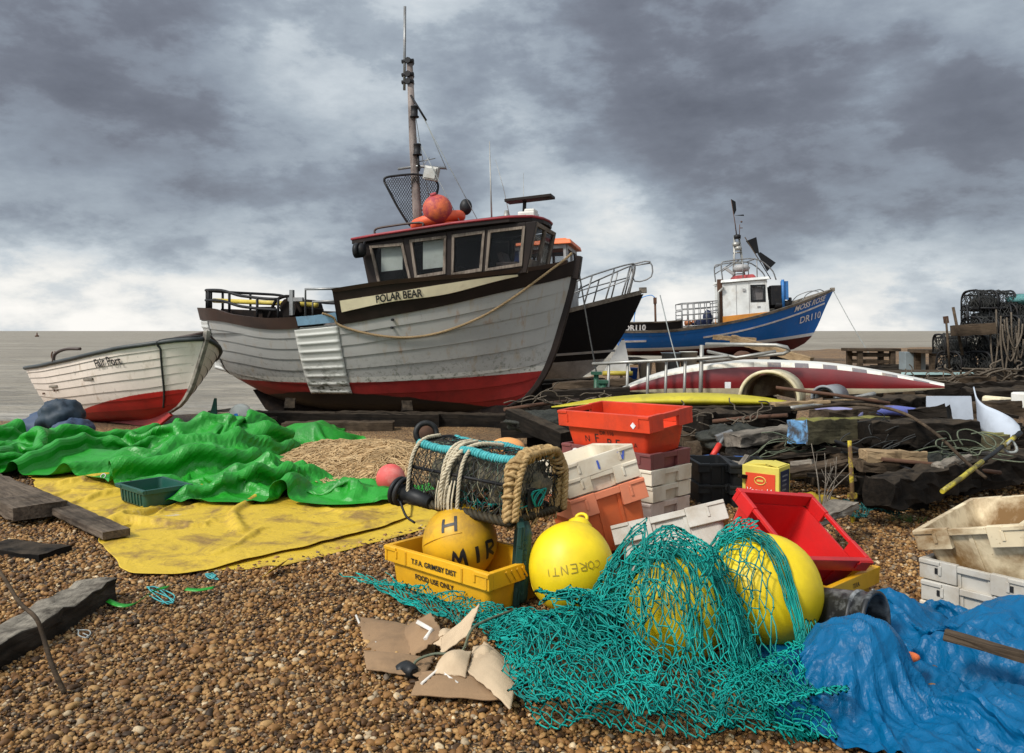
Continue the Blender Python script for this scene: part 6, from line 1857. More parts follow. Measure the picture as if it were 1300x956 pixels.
# black bucket on its side
c = at(1075, 788, 3.5)
r = empty('bucket', Vector((c.x - .14, 3.58, gz(c.x, 3.5) + .125)), (0, R(86), R(-48)), 'scuffed black bucket lying on its side at the edge of the blue tarpaulin', 'bucket')
bm_ = paint('scuffed_black_plastic', (.014, .015, .017), (.28, .29, .29), .75, 5, .45, lo=.48, hi=.62)
mb = MB(); mb.lathe([(0, 0), (.098, 0), (.105, .01), (.125, .29), (.135, .29), (.135, .31), (.12, .31), (.118, .29), (.098, .02), (0, .02)], n=32); mb.build('body', bm_, r)
mb = MB(); mb.lathe([(.120, .22), (.128, .225), (.128, .235), (.122, .24)], n=32); mb.build('hoop', bm_, r)
mb = MB(); mb.tube([(.136 * cos(t), .136 * sin(t), .29 - .02 * sin(t)) for t in np.linspace(.2, pi - .2, 20)], .004, 5); mb.build('handle', M['steel'], r)
# ================================================================== cloth, nets and pots
_gx = np.linspace(-12, 12, 241); _gy = np.linspace(1, 18, 171)
_GT = np.array([[gz(x, y) for y in _gy] for x in _gx])


def gzv(x, y):
    fx = np.clip((x + 12) / .1, 0, 239.999); fy = np.clip((y - 1) / .1, 0, 169.999)
    i = fx.astype(int); j = fy.astype(int); a = fx - i; b = fy - j
    return _GT[i, j] * (1 - a) * (1 - b) + _GT[i + 1, j] * a * (1 - b) + _GT[i, j + 1] * (1 - a) * b + _GT[i + 1, j + 1] * a * b


def lumps_fn(lumps):
    def h(x, y):
        z = gzv(x, y)
        for cx, cy, cz, rx, ry, rz in lumps:
            q = 1 - ((x - cx) / rx)**2 - ((y - cy) / ry)**2
            z = np.where(q > 0, np.maximum(z, cz + rz * np.sqrt(np.maximum(q, 0))), z)
        return z
    return h


def cloth(P, ku, kv, hf, steps=220, iters=6, bend=.25, grav=.0016, damp=.94, seed=1, gap=.012, shear=.5, kick=.02, ref=None):
    """settles a sheet (array nu x nv x 3) that is larger than the room it lies in, so that it buckles into folds"""
    g = np.random.default_rng(seed)
    P = P.copy(); rf = P if ref is None else ref
    # low frequency kicks start the folds
    for _ in range(40):
        k = g.normal(0, 5, 2); ph = g.random() * 6
        P[:, :, 2] += kick * np.sin(P[:, :, 0] * k[0] + P[:, :, 1] * k[1] + ph)
    ln = lambda a, b: np.linalg.norm((a - b)[..., :2], axis=-1)
    fam = []
    def add(ax, st, di, dj, par, k, stiff):
        pass
    nu, nv = P.shape[:2]
    I, J = np.meshgrid(np.arange(nu), np.arange(nv), indexing='ij')
    def pairs(di, dj, mask):
        m = mask & (I + di < nu) & (J + dj < nv) & (J + dj >= 0)
        a = (I[m] * nv + J[m]); b = ((I[m] + di) * nv + J[m] + dj)
        return a, b
    flat = rf.reshape(-1, 3)
    def fam_add(di, dj, mask, stiff, lo=False):
        a, b = pairs(di, dj, mask)
        d = flat[a] - flat[b]
        du = d[:, :2]; r = np.linalg.norm(du, axis=1)
        if dj == 0: r = r * ku
        elif di == 0: r = r * kv
        else: r = r * sqrt((ku * ku + kv * kv) / 2)
        fam.append((a, b, r, stiff, lo))
    for par in (0, 1):
        fam_add(1, 0, I % 2 == par, 1.0); fam_add(0, 1, J % 2 == par, 1.0)
        fam_add(1, 1, I % 2 == par, shear); fam_add(1, -1, I % 2 == par, shear)
    for par in (0, 2):
        fam_add(2, 0, (I % 4 == par) | (I % 4 == par + 1), bend); fam_add(0, 2, (J % 4 == par) | (J % 4 == par + 1), bend)
    X = P.reshape(-1, 3).copy(); V = np.zeros_like(X)
    for s in range(steps):
        old = X.copy()
        V[:, 2] -= grav
        X += V
        for _ in range(iters):
            for a, b, r, st, lo in fam:
                d = X[b] - X[a]; l = np.linalg.norm(d, axis=1) + 1e-9
                c = (d * ((l - r) / l * .5 * st)[:, None])
                X[a] += c; X[b] -= c
            hz = hf(X[:, 0], X[:, 1]) + gap
            X[:, 2] = np.maximum(X[:, 2], hz)
        V = (X - old) * damp
        on = X[:, 2] <= hf(X[:, 0], X[:, 1]) + gap + 1e-4
        V[on, :2] *= .3; V[on, 2] = np.maximum(V[on, 2], 0)
        sp = np.linalg.norm(V, axis=1, keepdims=True); V *= np.minimum(1, .05 / (sp + 1e-9))
    return X.reshape(nu, nv, 3)


def sheet_between(near, far, nu, nv):
    a = spline([Vector((x, y, 0)) for x, y in near], 12); b = spline([Vector((x, y, 0)) for x, y in far], 12)
    def rs(p, n):
        L = [0]
        for i in range(len(p) - 1): L.append(L[-1] + (p[i + 1] - p[i]).length)
        t = np.linspace(0, L[-1], n); A = np.array([v[:] for v in p])
        return np.stack([np.interp(t, L, A[:, k]) for k in range(3)], 1)
    A = rs(a, nu); B = rs(b, nu); t = np.linspace(0, 1, nv)[None, :, None]
    return A[:, None, :] * (1 - t) + B[:, None, :] * t


def finer(X, k=2):
    """resample a settled sheet k times finer (smooth)"""
    def up(A):
        n = A.shape[0]; P = np.concatenate([2 * A[:1] - A[1:2], A, 2 * A[-1:] - A[-2:-1]])
        out = []
        for q in range(k):
            t = q / k; a, b, c, d = P[:n - 1], P[1:n], P[2:n + 1], P[3:n + 2]
            out.append(.5 * (2 * b + (c - a) * t + (2 * a - 5 * b + 4 * c - d) * t * t + (3 * b - a - 3 * c + d) * t**3))
        R_ = np.stack(out, 1).reshape((n - 1) * k, *A.shape[1:])
        return np.concatenate([R_, A[-1:]])
    return np.swapaxes(up(np.swapaxes(up(X), 0, 1)), 0, 1)


def crumple(X, amp, period, seed=0, n=5, warp=.5, aim=None):
    """straight-sided folds and creases of a stiff plastic sheet: bent triangle waves in several directions, each in its own patches"""
    g = np.random.default_rng(seed); x, y = X[..., 0], X[..., 1]; z = np.zeros_like(x)
    def low(s):
        v = np.zeros_like(x)
        for _ in range(5):
            k = g.normal(0, s, 2); v += np.sin(k[0] * x + k[1] * y + g.random() * 6.28)
        return v / 2.2
    for i in range(n):
        p = period * g.uniform(.45, 1.5); a = g.random() * pi if aim is None else aim + g.normal(0, .42); w = low(1.2 / period) * warp
        ph = (x * cos(a) + y * sin(a)) / p + w
        tri = 2 * np.abs(ph - np.floor(ph) - .5)
        tri = np.maximum(tri, .35) if i % 2 else tri ** 1.4
        m = np.clip(low(.9 / period) * .9 + .35, 0, 1)
        z += amp * (p / period) * m * (tri - .5)
    X = X.copy(); X[..., 2] += z
    return X


def cloth_obj(name, X, mat, label, cat, solid=.0018, sub=1, extra=None, smooth=True):
    nu, nv = X.shape[:2]
    V = X.reshape(-1, 3)
    I, J = np.meshgrid(np.arange(nu - 1), np.arange(nv - 1), indexing='ij')
    Fq = np.stack([I * nv + J, (I + 1) * nv + J, (I + 1) * nv + J + 1, I * nv + J + 1], -1).reshape(-1, 4)
    if extra is not None:
        o = 0
        nu2, nv2 = extra.shape[:2]; I, J = np.meshgrid(np.arange(nu2 - 1), np.arange(nv2 - 1), indexing='ij')
        F2 = np.stack([I * nv2 + J, (I + 1) * nv2 + J, (I + 1) * nv2 + J + 1, I * nv2 + J + 1], -1).reshape(-1, 4) + len(V)
        V = np.concatenate([V, extra.reshape(-1, 3)]); Fq = np.concatenate([Fq, F2])
    o = np_mesh(name, V, Fq, mat, smooth=smooth)
    if sub:
        md = o.modifiers.new('smooth', 'SUBSURF'); md.levels = sub; md.render_levels = sub
    if solid:
        md = o.modifiers.new('thickness', 'SOLIDIFY'); md.thickness = solid; md.offset = 0
    return tag(o, label, cat)


def tarp_mat(name, col, dirt, amt, rough=.38, worn=None, lo=.5, hi=.72, weave=260, crease=.5, ridge=.9, spec=.45):
    m, nt, b = new_mat(name)
    v = coords(nt, rnd=False)
    big = noise(nt, v, 3.4, 9, .68, .5); fn = noise(nt, v, 22, 6, .7)
    c = mix(nt, ramp(nt, noise(nt, v, .9, 4), [(.3, 0), (.7, 1)]), tuple(k * .85 for k in col), col)
    c = mix(nt, mth(nt, 'MULTIPLY', ramp(nt, big, [(lo, 0), (hi, 1)]), amt), c, dirt)
    c = mix(nt, mth(nt, 'MULTIPLY', ramp(nt, fn, [(.63, 0), (.70, 1)]), amt * .8), c, tuple(k * .5 for k in dirt))
    if worn: c = mix(nt, ramp(nt, noise(nt, v, 1.1, 7, .6, .3), [(.64, 0), (.67, 1)]), c, worn)
    nt.links.new(c, b.inputs['Base Color']); b.inputs['Roughness'].default_value = rough
    b.inputs['Specular IOR Level'].default_value = spec
    # crinkles: sharp ridges at two sizes
    vo = N(nt, 'ShaderNodeTexVoronoi', feature='DISTANCE_TO_EDGE'); vo.inputs['Scale'].default_value = 9
    wv = N(nt, 'ShaderNodeVectorMath', operation='ADD'); nt.links.new(v, wv.inputs[0])
    ns = N(nt, 'ShaderNodeTexNoise'); ns.inputs['Scale'].default_value = 4; nt.links.new(v, ns.inputs['Vector'])
    sc = N(nt, 'ShaderNodeVectorMath', operation='SCALE'); nt.links.new(ns.outputs['Color'], sc.inputs[0]); sc.inputs['Scale'].default_value = .35
    nt.links.new(sc.outputs[0], wv.inputs[1]); nt.links.new(wv.outputs[0], vo.inputs['Vector'])
    cr = ramp(nt, vo.outputs['Distance'], [(0, 1), (.12, .35), (.3, 0)])
    rd = mth(nt, 'SUBTRACT', 1.0, mth(nt, 'MULTIPLY', mth(nt, 'ABSOLUTE', mth(nt, 'SUBTRACT', noise(nt, v, 5, 3, .5, .6), .5)), 7.0))
    rd2 = mth(nt, 'SUBTRACT', 1.0, mth(nt, 'MULTIPLY', mth(nt, 'ABSOLUTE', mth(nt, 'SUBTRACT', noise(nt, v, 13, 3, .5, .8), .5)), 7.0))
    rd = mth(nt, 'ADD', mth(nt, 'MAXIMUM', rd, -.4), mth(nt, 'MULTIPLY', mth(nt, 'MAXIMUM', rd2, -.4), .5))
    h = mth(nt, 'ADD', mth(nt, 'MULTIPLY', cr, crease), mth(nt, 'MULTIPLY', noise(nt, v, 14, 6, .6), .8))
    h = mth(nt, 'MULTIPLY_ADD', rd, ridge, h)
    bump(nt, b, h, .5, .010)
    return m


# --- green tarpaulin
GS, GB, GG = 80, .20, .0008
lum = [(-7.2, 9.0, -.1, 1.5, .6, .22), (-5.3, 8.8, -.1, 1.0, .5, .18), (-3.4, 9.1, -.1, .8, .7, .40), (-5.9, 8.2, -.1, 1.2, .4, .18), (-4.2, 8.0, -.1, .8, .4, .20), (-3.0, 7.8, -.1, .6, .7, .28), (-2.2, 6.9, -.1, .4, .3, .18)]
S = sheet_between([(-8.6, 7.9), (-6.6, 7.7), (-5.0, 7.45), (-3.75, 7.2), (-2.75, 6.35), (-1.7, 6.12), (-.72, 6.28)], [(-9.2, 10.3), (-6.6, 9.75), (-4.7, 9.65), (-3.4, 9.9), (-2.35, 8.6), (-1.75, 7.3), (-.70, 6.75)], 200, 76)
S[:, :, 2] = .40
S[160:, :, 2] -= np.linspace(0, .22, 40)[:, None]
X = cloth(S, 1.30, 1.26, lumps_fn(lum), steps=GS, iters=6, bend=GB, seed=4, kick=.02, gap=.075, grav=GG)
m_green = tarp_mat('green_tarpaulin', (.010, .26, .012), (.012, .11, .014), .7, .43, crease=.1, ridge=.35)
XC = crumple(finer(X), .058, .50, 3, 6, .22, 1.25); XC[..., 2] = np.maximum(XC[..., 2], gzv(XC[..., 0], XC[..., 1]) + .062)
tp = cloth_obj('tarpaulin', XC, m_green, 'bright green crumpled tarpaulin heaped across the shingle', 'tarpaulin', sub=0, smooth=False)
for i, j in ((70, 3), (118, 2), (150, 3), (100, 40)):
    p = Vector(XC[2 * i, 2 * j]); mb = MB(); mb.tube([p + Vector((.022 * cos(t), .012 * sin(t), .018 + .018 * sin(t))) for t in np.linspace(0, 2 * pi, 14, endpoint=False)], .006, 6, closed=True); mb.build('eyelet', M['alu'], tp)
# --- its outlying lobe behind the tan net
S = sheet_between([(-2.9, 9.3), (-2.4, 9.15), (-1.75, 9.5)], [(-3.2, 10.3), (-2.5, 10.6), (-1.9, 10.0)], 46, 26); S[:, :, 2] = .3
X = cloth(S, 1.25, 1.25, lumps_fn([(-2.5, 9.9, -.05, .55, .4, .25)]), steps=80, bend=.3, seed=9, gap=.04, grav=.0008)
cloth_obj('tarpaulin', crumple(finer(X), .05, .5, 5), m_green, 'small green lobe of tarpaulin beyond the tan net, under the grey boat', 'tarpaulin')

# --- yellow tarpaulin: one big sheet, a second layer folded under its right half
S = sheet_between([(-5.1, 8.15), (-4.2, 7.0), (-3.1, 5.7), (-2.35, 4.78), (-1.98, 4.52), (-1.5, 4.95), (-1.05, 5.45), (-.78, 5.85)], [(-4.6, 9.0), (-3.7, 8.4), (-3.0, 7.9), (-2.4, 7.4), (-2.0, 7.1), (-1.6, 6.9), (-1.2, 6.7), (-.9, 6.6)], 130, 56)
_w = np.linspace(1, 0, 56)[None, :] ** 2
S[:, :, 1] += _w * np.array([.05 * nz(i * .11, 3, 1) + .03 * nz(i * .35, 7, 1) for i in range(130)])[:, None]
S[:, :, 0] += _w * np.array([.04 * nz(i * .16, 9, 4) for i in range(130)])[:, None]
S[:, :, 2] = .10
hf0 = lambda x, y: gzv(x, y) + .012
X1 = cloth(S, 1.07, 1.06, hf0, steps=60, iters=6, bend=.10, seed=12, kick=.008, gap=.022, grav=.001)
S2 = sheet_between([(-2.0, 4.62), (-1.62, 4.62), (-1.28, 4.78), (-.95, 5.15), (-.6, 5.55), (-.30, 5.75)], [(-2.2, 5.4), (-1.8, 5.7), (-1.4, 6.0), (-1.0, 6.3), (-.7, 6.55), (-.30, 6.6)], 70, 36); S2[:, 0, 1] += np.array([.05 * nz(i * .3, 3, 8) for i in range(70)]); S2[:, :, 2] = .06
X2 = cloth(S2, 1.03, 1.03, gzv, steps=60, bend=.5, seed=15, kick=.004, gap=.014)
m_yel = tarp_mat('yellow_tarpaulin', (.60, .40, .026), (.20, .11, .03), .85, .6, worn=(.46, .38, .26), lo=.49, hi=.64, crease=.15, ridge=.45)
cloth_obj('tarpaulin', crumple(finer(X1), .010, .6, 11), m_yel, 'dirty yellow tarpaulin spread flat on the shingle under the green one', 'tarpaulin', extra=X2)

# --- blue tarpaulin
bl = [(1.315, 3.02, -.02, .225, .21, .27), (2.2, 3.25, -.1, .5, .36, .32), (2.75, 3.3, -.1, .6, .5, .42), (1.75, 3.7, -.1, .36, .25, .20), (1.95, 2.7, -.1, .5, .3, .2), (2.7, 2.5, -.1, .6, .4, .24)]
S = sheet_between([(.98, 2.74), (1.28, 2.52), (1.8, 2.38), (2.5, 2.3), (3.4, 2.25)], [(1.06, 3.40), (1.30, 3.55), (1.62, 4.12), (2.1, 3.86), (3.5, 4.0)], 130, 96)
S[:, :, 2] = .42
X = cloth(S, 1.16, 1.14, lumps_fn(bl), steps=80, iters=6, bend=.12, seed=21, kick=.012, gap=.04, grav=GG)
m_blue = tarp_mat('blue_tarpaulin', (.0, .095, .225), (.004, .045, .11), .5, .42, crease=.2, ridge=.6, spec=.22)
cloth_obj('tarpaulin', crumple(crumple(finer(X), .034, .26, 7, 6), .016, .10, 17, 6), m_blue, 'crumpled bright blue tarpaulin in the right foreground', 'tarpaulin', solid=.002, sub=0, smooth=False)
beam((1.66, 3.02, .235), (2.05, 2.62, .22), .045, .03, WB, 'thin dark wooden batten lying on the blue tarpaulin', name='batten', cat='batten')
mb = MB(); mb.sphere((0, 0, 0), (.055, .03, .02), 14, 8); o = mb.build('net_float', M['orange_paint']); o.location = at(1150, 834, 3.05); tag(o, 'small orange float lying on the blue tarpaulin by the batten', 'float')

# ------------------------------------------------------------------ nets
def net_height(x, y, k=0.0, extra=()):
    z = gzv(x, y)
    for c, r in BUOYS[1:]:
        d = np.sqrt((x - c.x)**2 + (y - c.y)**2)
        cap = np.where(d < r * .86, c.z + np.sqrt(np.maximum(r * r - d * d, 0)), c.z + r * .51 - (d - r * .86) * 1.9)
        z = np.maximum(z, cap)
    return z


def net_sheet(quad, nu, nv, seed, amp, lift, rad, wavy=.5, extra=(), hole=.0, heap=None, fold=.012, zj=.012):
    """diamond mesh laid over whatever stands under it; quad = near left, near right, far right, far left"""
    g = np.random.default_rng(seed)
    U, W_ = np.meshgrid(np.linspace(0, 1, nu), np.linspace(0, 1, nv), indexing='ij')
    U = U + (np.arange(nv)[None, :] % 2) * (.5 / nu)
    q = [np.array(p) for p in quad]
    XY = (q[0] * ((1 - U) * (1 - W_))[..., None] + q[1] * (U * (1 - W_))[..., None] + q[2] * (U * W_)[..., None] + q[3] * ((1 - U) * W_)[..., None])
    x, y = XY[..., 0].copy(), XY[..., 1].copy()
    for o in range(12):
        f = 2.0 * 1.45**o * .9; a = amp / (1 + o * .75)
        k1, k2 = g.normal(0, f, 2), g.normal(0, f, 2); p1, p2 = g.random(2) * 6.28
        x += a * np.sin(k1[0] * XY[..., 0] + k1[1] * XY[..., 1] + p1); y += a * np.sin(k2[0] * XY[..., 0] + k2[1] * XY[..., 1] + p2)
    x += g.normal(0, .004, x.shape); y += g.normal(0, .004, y.shape)
    z = net_height(x, y, extra=extra) + lift
    if heap is not None: z = z + heap(x, y)
    for o in range(6):
        k = g.normal(0, 16, 2); z += fold * (.5 + .5 * np.sin(k[0] * x + k[1] * y + g.random() * 6))
    z += np.abs(g.normal(0, zj, z.shape))
    P = np.stack([x, y, z], -1)
    A = []; B = []
    for j in range(nv - 1):
        # each knot ties to two knots of the next row
        a = P[:, j]; b = P[:, j + 1]
        A.append(a); B.append(b)
        if j % 2: A.append(a[:-1]); B.append(b[1:])
        else: A.append(a[1:]); B.append(b[:-1])
    A = np.concatenate(A); B = np.concatenate(B)
    if hole:
        keep = g.random(len(A)) > hole; A = A[keep]; B = B[keep]
    L = np.linalg.norm(B - A, axis=1)
    sag = g.normal(0, 1, A.shape) * (L * .10)[:, None]
    sag[:, 2] = np.abs(sag[:, 2]) * .6
    r = np.full(len(A), rad) * g.uniform(.8, 1.2, len(A))
    V, Fq = segs_mesh(A, B, r, 3, sag)
    # knots: one small double pyramid where the twines meet
    K = P.reshape(-1, 3); k = rad * 2.0
    O = np.array([[k, 0, 0], [0, k, 0], [-k, 0, 0], [0, -k, 0], [0, 0, k], [0, 0, -k]]) * 1.0
    KV = (K[:, None, :] + O[None]).reshape(-1, 3)
    T = np.array([[0, 1, 4, 4], [1, 2, 4, 4], [2, 3, 4, 4], [3, 0, 4, 4], [1, 0, 5, 5], [2, 1, 5, 5], [3, 2, 5, 5], [0, 3, 5, 5]])
    T = np.array([[0, 1, 2, 4], [2, 3, 0, 4], [2, 1, 0, 5], [0, 3, 2, 5]])
    KF = (T[None] + (np.arange(len(K)) * 6)[:, None, None]).reshape(-1, 4) + len(V)
    return (np.concatenate([V, KV]), np.concatenate([Fq, KF])), P


Vn = []; Fn = []; off = 0
def put(vf):
    global off
    V, Fq = vf; Vn.append(V); Fn.append(Fq + off); off += len(V)
mid = lambda x, y: .13 * np.exp(-((x - .26) / .34)**2 - ((y - 3.20) / .24)**2) + .09 * np.exp(-((x - .5) / .3)**2 - ((y - 3.0) / .26)**2)
put(net_sheet([(.10, 2.66), (1.10, 2.60), (1.06, 3.76), (-.16, 3.80)], 30, 42, 31, .030, .014, .0031, heap=mid, zj=.004)[0])
put(net_sheet([(.04, 2.80), (.84, 2.62), (.98, 3.66), (-.22, 3.74)], 34, 42, 33, .045, .030, .0029, heap=mid, fold=.018, zj=.004)[0])
put(net_sheet([(.10, 2.75), (.56, 2.70), (.46, 3.54), (-.10, 3.74)], 26, 38, 35, .055, .050, .0029, heap=mid, fold=.024, zj=.005)[0])
put(net_sheet([(.20, 2.95), (.56, 2.90), (.44, 3.50), (.05, 3.70)], 22, 28, 38, .060, .075, .0029, heap=mid, fold=.03, zj=.006)[0])
put(net_sheet([(.66, 2.68), (1.12, 2.74), (1.18, 3.22), (.86, 3.18)], 22, 20, 37, .035, .03, .0029, fold=.03, zj=.006)[0])
# the thin tail along the front box
put(net_sheet([(-.45, 3.75), (-.10, 3.55), (-.02, 3.78), (-.92, 4.30)], 24, 9, 41, .03, .02, .0027, fold=.015, zj=.008)[0])
put(net_sheet([(-.62, 3.98), (-.2, 3.6), (-.1, 3.72), (-.70, 4.16)], 22, 7, 43, .03, .02, .0027, fold=.02, zj=.008)[0])
# gathered strands that run over the two buoys
g = np.random.default_rng(5)
def stream(path, width, n, lift, jit=.012):
    pts = spline([Vector((x, y, 0)) for x, y in path], 10)
    A = np.array([p[:2] for p in pts]); T = np.gradient(A, axis=0); T /= np.linalg.norm(T, axis=1, keepdims=True); Nn = np.stack([-T[:, 1], T[:, 0]], 1)
    As = []; Bs = []
    for k in range(n):
        o = (g.random() - .5) * width; w = o * (1 + .5 * np.sin(np.linspace(0, 3, len(A)) + g.random() * 2)) + np.convolve(g.normal(0, jit, len(A)), np.ones(5) / 5, 'same')
        xy = A + Nn * w[:, None]
        z = net_height(xy[:, 0], xy[:, 1]) + lift + g.random() * .022 + .006 * np.sin(np.linspace(0, 20, len(A)) + g.random() * 6)
        P = np.column_stack([xy, z]); As.append(P[:-1]); Bs.append(P[1:])
    put(segs_mesh(np.concatenate(As), np.concatenate(Bs), .0030, 3))
stream([(.30, 3.55), (.52, 3.52), (.74, 3.46), (.87, 3.30), (.95, 3.05), (.98, 2.85), (.99, 2.66)], .17, 60, .010)
stream([(.42, 3.60), (.70, 3.60), (.92, 3.60), (1.06, 3.50), (1.15, 3.32), (1.19, 3.15)], .06, 22, .008)
stream([(.45, 3.5), (.62, 3.42), (.72, 3.2), (.72, 2.95), (.78, 2.75)], .06, 14, .012)
o = np_mesh('fishing_net', np.concatenate(Vn), np.concatenate(Fn), M['net_green'])
tag(o, 'tangled sea green fishing net thrown over yellow buoys in the foreground', 'net')
mb = MB()
def onnet(x, y, l=.07): return Vector((x, y, float(net_height(np.array([x]), np.array([y]))[0]) + l + float(mid(np.array([x]), np.array([y]))[0])))
twisted(mb, spline([onnet(.14, 3.52, .09), onnet(.19, 3.60, .10), onnet(.25, 3.55), onnet(.30, 3.42), onnet(.37, 3.30), onnet(.41, 3.22, .05)], 8), .011, 3, .05, 5)
tag(mb.build('rope_end', M['rope_blue']), 'short bright blue rope end lying on the green net', 'rope')

# tan net heap
def mound(x, y):
    h = 0
    for cx, cy, rx, ry, a in ((-1.75, 8.1, .75, 1.0, .17), (-1.1, 7.6, .55, .75, .20), (-2.2, 8.9, .5, .6, .10), (-1.3, 8.7, .5, .6, .10), (-1.05, 7.2, .35, .3, .08)):
        h += a * exp(-(((x - cx) / rx)**2 + ((y - cy) / ry)**2) * 1.3)
    return max(0, h - .02)
mb = MB(); P = []
for x in np.linspace(-3.0, -.25, 110):
    row = []
    for y in np.linspace(6.55, 9.9, 120):
        h = mound(x, y); rg = min(1, h * 12)
        h += rg * (.035 * abs(nz(x * 5, y * 4, 3)) + .03 * (1 - abs(nz(x * 9 + nz(x * 3, y * 3, 1) * 3, y * 7, 7))) ** 3 - .02)
        row.append((x, y, gz(x, y) + h - .03 * (1 - rg)))
    P.append(row)
mb.grid(P, 0, True)
root = empty('net_heap', (0, 0, 0), label='heap of tan monofilament net between the green tarpaulin and the grey boat', cat='net')
mb.build('heap', M['net_tan'], root)
g = np.random.default_rng(77); As = []; Bs = []
for k in range(1700):
    x, y = g.uniform(-2.9, -.4), g.uniform(6.7, 9.7)
    if mound(x, y) < .03: continue
    a = g.random() * 6.28; ps = []; cv = g.normal(0, .5)
    for i in range(9):
        ps.append((x, y, gz(x, y) + mound(x, y) + .02 + .02 * g.random() + .035 * abs(nz(x * 5, y * 4, 3)))); a += cv * .5; x += .05 * cos(a); y += .05 * sin(a)
    ps = np.array(ps); As.append(ps[:-1]); Bs.append(ps[1:])
V, Fq = segs_mesh(np.concatenate(As), np.concatenate(Bs), .0055, 3)
np_mesh('loose_strands', V, Fq, fibre('tan_strands', (.30, .18, .075), (.66, .47, .25), 6, bmp=0), root)
# drab net behind it
mb = MB(); P = []
for x in np.linspace(-1.6, .1, 60):
    P.append([(x, y, gz(x, y) + .13 * exp(-(((x + .75) / .6)**2 + ((y - 9.2) / .45)**2)) + .02 * abs(nz(x * 7, y * 7, 4)) - .02) for y in np.linspace(8.5, 10.0, 40)])
mb.grid(P, 0, True); tag(mb.build('net_heap', M['net_olive']), 'low drab green net beyond the tan heap', 'net')

# ------------------------------------------------------------------ lobster pots
def arch(W, H, n=18, p=3.6):
    """D-shaped outline in the pot's own y and z, from one foot to the other"""
    out = []
    for i in range(n + 1):
        a = pi - pi * i / n
        c, s = cos(a), sin(a)
        out.append((W / 2 * abs(c)**(2 / p) * (1 if c > 0 else -1), H * abs(s)**(2 / p)))
    return out


def pot_net(L, W, H, cell, rad, seed=3, ends=True, jit=.012):
    g = np.random.default_rng(seed)
    ar = arch(W, H, 60); s = [0]
    for a, b in zip(ar, ar[1:]): s.append(s[-1] + sqrt((a[0] - b[0])**2 + (a[1] - b[1])**2))
    Y = np.array([a[0] for a in ar]); Z = np.array([a[1] for a in ar])
    A = []; B = []
    nu = int(L / cell); nv = int(s[-1] / cell)
    def pt(i, j):
        return np.array([-L / 2 + L * i / nu, np.interp(s[-1] * j / nv, s, Y) * .985, np.interp(s[-1] * j / nv, s, Z) * .985])
    G = {}
    for i in range(nu + 1):
        for j in range(nv + 1): G[i, j] = pt(i + (.5 if j % 2 and 0 < i < nu else 0), j) + g.normal(0, jit, 3) * (0 < i < nu)
    for i in range(nu + 1):
        for j in range(nv):
            A.append(G[i, j]); B.append(G[i, j + 1])
            k = i + (1 if j % 2 else -1)
            if 0 <= k <= nu: A.append(G[i, j]); B.append(G[k, j + 1])
    if ends:
        for sx in (-1, 1):
            st = cell
            E = {}
            for i in range(-40, 41):
                for j in range(0, 40):
                    y, z = (i + .5 * (j % 2)) * st, j * st * .9
                    if z < H and abs(y) < W / 2 * max(0, 1 - (z / H)**2.6)**(1 / 2.6): E[i, j] = np.array([sx * L / 2, y, z]) + g.normal(0, jit, 3)
            for (i, j), p in E.items():
                for k in ((i, j + 1), (i + (1 if j % 2 else -1), j + 1)):
                    if k in E: A.append(p); B.append(E[k])
    A = np.array(A); B = np.array(B); Ls = np.linalg.norm(B - A, axis=1)
    return segs_mesh(A, B, rad, 3, g.normal(0, 1, A.shape) * (Ls * .06)[:, None])


# the near pot
L_, W_, H_ = .70, .50, .335
YP = R(-34.6)
pot = empty('lobster_pot', (-.165, 4.49, .415), (R(-2), R(3), YP), 'big lobster pot bound with turquoise and tan rope lying on the front amber box', 'lobster pot')
mb = MB()
ar = arch(W_, H_)
for x in (-L_ / 2, 0, L_ / 2): mb.tube([(x, y, z) for y, z in ar], .011, 8)
for y, z in ((-W_ / 2, 0), (W_ / 2, 0), (-W_ / 2 * .93, H_ * .55), (W_ / 2 * .93, H_ * .55)): mb.tube([(-L_ / 2, y, z), (L_ / 2, y, z)], .010, 8)
mb.build('frame', M['black_metal'], pot)
mb = MB()
for k in range(9): mb.box((-L_ / 2 + .02 + k * (L_ - .04) / 8, 0, -.005), (.035, W_, .016))
for sy in (-1, 1): twisted(mb, [(-L_ / 2 - .02, sy * W_ / 2, .0), (L_ / 2 + .02, sy * W_ / 2, .0)], .026, 3, .10, 6)
for sx in (-1, 1): twisted(mb, [(sx * L_ / 2, -W_ / 2, 0), (sx * L_ / 2, W_ / 2, 0)], .024, 3, .10, 6)
mb.build('base', fibre('weedy_black_base', (.012, .012, .009), (.07, .05, .02), 50), pot)
V, Fq = pot_net(L_, W_, H_, .036, .0026, 3, jit=.006); np_mesh('netting', V, Fq, M['black_rope'], pot)
V, Fq = pot_net(L_ * .96, W_ * .93, H_ * .93, .06, .0022, 8, False, jit=.014); np_mesh('inner_netting', V, Fq, fibre('teal_and_tan_twine', (.01, .14, .13), (.30, .22, .11), 5, bmp=0), pot)
def rail_y(z): return W_ / 2 * max(0, 1 - (z / H_)**3.6)**(1 / 3.6)
zr_ = H_ * .93
